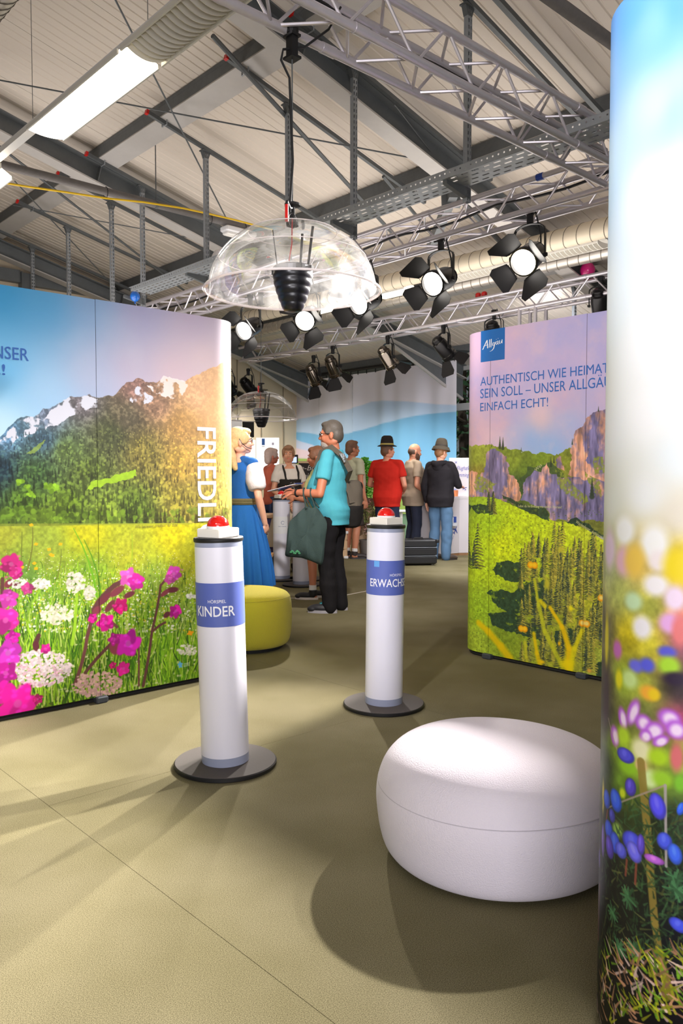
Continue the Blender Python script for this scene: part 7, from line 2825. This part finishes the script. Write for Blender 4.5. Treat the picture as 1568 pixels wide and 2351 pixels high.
mb.path([Vector((.02, -.128, 1.05)), Vector((.03, -.16, .95)), Vector((.045, -.2, .75)), Vector((.05, -.235, .5))], .012, 5)
local('apron_ribbon', mb, cloth('moss sash', (104, 96, 66)), r2, True)
mb = MB()
for x, y, z in ((.07, -.02, 1.61), (.075, .03, 1.585), (.06, .07, 1.565)):
    pass
mb.path([H2 @ (Vector(v) * s2_) for v in ((.08, -.02, 1.65), (.087, .0, 1.61), (.08, .04, 1.575), (.055, .085, 1.56))], .003, 5)
local('headset_mic', mb, M_BLACK, r2, True)

# the three men by the counter
p3 = floor_at(889, 12.0)
person('man in a red T-shirt, navy shorts and a black alpine hat, seen from behind', p3, R(-24), 1.77, (222, 150, 120), (120, 84, 60), 'short', 1.14, .045,
       {'R': dict(elbow=(.27, .0, 1.12), wrist=(.2, .2, 1.04), dir=(-.4, 1, 0), palm=(-1, 0, 0)), 'L': dict(elbow=(-.29, .02, 1.12), wrist=(-.2, .2, 1.1), dir=(.3, 1, .2), palm=(1, 0, 0))},
       (R(-38), 0), dict(rgb=(196, 40, 28), hem=.79, sleeve=.6, loose=.024, drape=.02, name='shirt'), dict(kind='shorts', rgb=(44, 48, 72), end=.04), (50, 46, 44), hat=dict(rgb=(46, 40, 38), band=(190, 170, 90), brim=.13, crown=.15))
p4 = floor_at(949, 12.55)
person('bearded man in a beige T-shirt between the red shirt and the black hoodie', p4, R(-72), 1.78, (216, 150, 120), (92, 70, 56), 'bald', 1.1, .12,
       {'R': dict(elbow=(.27, -.06, 1.1), wrist=(.24, .14, .98), dir=(0, 1, -.2), palm=(-1, 0, 0)), 'L': dict(elbow=(-.26, .0, 1.1), wrist=(-.2, .22, 1.02), dir=(.2, 1, 0), palm=(1, 0, 0))},
       (0, R(-12)), dict(rgb=(164, 146, 126), hem=.78, sleeve=.62, loose=.026, drape=.02, name='shirt'), dict(kind='trousers', rgb=(44, 48, 64)), (60, 52, 48), beard=((96, 66, 50), .045))
p5_ = floor_at(1011, 11.95)
person('person in a black hooded jumper, jeans and an olive hat at the counter', p5_, R(-34), 1.745, (222, 162, 132), (150, 104, 66), 'short', 1.03, .02,
       {'R': dict(elbow=(.24, .12, 1.13), wrist=(.13, .36, 1.12), dir=(-.1, 1, -.1), palm=(0, -.2, -1), curl=.25), 'L': dict(elbow=(-.25, -.05, 1.12), wrist=(-.24, .02, .87), dir=(0, .15, -1), palm=(1, 0, 0))},
       (R(-14), R(-8)), dict(rgb=(34, 31, 34), hem=.80, sleeve=1.5, loose=.03, drape=.01, hood=True, name='hooded_jumper'), dict(kind='trousers', rgb=(86, 116, 146), sole=(50, 44, 40), loose=1.06), (70, 58, 50), ((-.02, .02), (.02, .0)), dict(rgb=(82, 74, 62), band=(60, 52, 44), brim=.132, crown=.135, drop=.05), foot_turn=(-.2, -.5))
# the woman in the laced bodice
p6 = floor_at(663, 10.4)
r6, s6, H6, A6 = person('woman in a white blouse, black laced bodice and cream apron, facing the camera', p6, R(205), 1.66, (222, 158, 124), (150, 108, 76), 'bun', .96, 0,
       {'R': dict(elbow=(.235, .02, 1.13), wrist=(.06, .2, .96), dir=(-.7, .5, -.5), palm=(-.3, -1, 0)), 'L': dict(elbow=(-.235, .02, 1.13), wrist=(-.06, .2, .96), dir=(.7, .5, -.5), palm=(.3, -1, 0))},
       (R(-22), 0), dict(rgb=(228, 216, 204), hem=.98, sleeve=.6, puff=.006, loose=.012, name='blouse', neck=1.43), dict(kind='skirt', rgb=(204, 188, 166), waist=1.06, hem=.36, rw=.145, rh=.28), (60, 46, 40), female=True, voxel=.009)
m_ = MB()
loft(m_, [(z * s6, rx * s6, ry * s6, 0, cy * s6) for z, rx, ry, cy in ((1.02, .148, .118, .0), (1.1, .142, .118, .0), (1.2, .158, .134, .012), (1.29, .17, .142, .016))])
bd = local('laced_bodice', fuse(m_, .009, 3, 'laced_bodice', cloth('black green bodice', (48, 44, 40))), None, r6)
m_ = MB()
for k in range(6):
    z = 1.06 + .035 * k
    m_.tube(Vector((-.035, .128 + .004 * k, z)) * s6, Vector((.035, .128 + .004 * k, z + .03)) * s6, .0035, n=5)
    m_.tube(Vector((.035, .128 + .004 * k, z)) * s6, Vector((-.035, .128 + .004 * k, z + .03)) * s6, .0035, n=5)
local('lacing', m_, mat('silver lacing', (196, 190, 180), .4, .4), bd)
for k in (-1, 1):
    m_ = MB()
    m_.path([Vector((k * .09, .135, 1.28)) * s6, Vector((k * .1, .11, 1.38)) * s6, Vector((k * .1, .03, 1.47)) * s6, Vector((k * .09, -.09, 1.42)) * s6, Vector((k * .07, -.125, 1.28)) * s6], .014 * s6, 6)
    local('bodice_strap', m_, cloth('black green bodice', (48, 44, 40)), r6, True)
# person behind the man in turquoise
p7 = floor_at(729, 8.12)
person('shorter person in a pale yellow top mostly hidden behind the man in turquoise', p7, R(78), 1.56, (206, 132, 100), (128, 84, 58), 'bob', .92, 0,
       {'L': dict(elbow=(-.22, .06, 1.14), wrist=(-.08, .24, 1.16), dir=(.5, .8, .2), palm=(.6, -.6, -.4)), 'R': dict(elbow=(.2, .08, 1.15), wrist=(.1, .26, 1.2), dir=(-.3, 1, .3), palm=(-1, 0, 0))},
       (0, R(-5)), dict(rgb=(216, 214, 150), hem=.82, sleeve=.55, loose=.018, name='shirt'), dict(kind='shorts', rgb=(70, 76, 96), end=.1, sole=(226, 214, 206)), (28, 26, 28), female=True, extra=dict(socks=(232, 228, 226)), foot_turn=(.0, .0), stance=((0, .06), (0, -.06)))
# man in shorts behind the backpack
p8 = floor_at(809, 12.15)
person('man in a pale shirt and dark shorts partly hidden behind the backpack', p8, R(-52), 1.80, (206, 138, 106), (128, 92, 72), 'short', 1.02, .04,
       {}, (R(-10), 0), dict(rgb=(196, 196, 168), hem=.82, sleeve=.6, loose=.022, drape=.02, name='shirt'), dict(kind='shorts', rgb=(66, 58, 54), end=.0), (54, 46, 44), extra=dict(socks=(176, 170, 170)), foot_turn=(-.3, -.5))
# person in front of the bright board
p9 = floor_at(624, 11.35)
person('person in a rust red top and navy jeans before the bright board', p9, R(-60), 1.66, (200, 120, 96), (196, 170, 160), 'bob', .95, 0,
       {'R': dict(elbow=(.22, .08, 1.12), wrist=(.12, .24, 1.22), dir=(-.2, 1, .3), palm=(-1, 0, 0)), 'L': dict(elbow=(-.22, .1, 1.12), wrist=(-.1, .26, 1.2), dir=(.2, 1, .3), palm=(1, 0, 0))},
       (0, 0), dict(rgb=(184, 92, 70), hem=.90, sleeve=.0, loose=.014, name='waistcoat'), dict(kind='trousers', rgb=(52, 62, 92)), (70, 60, 60), female=True)
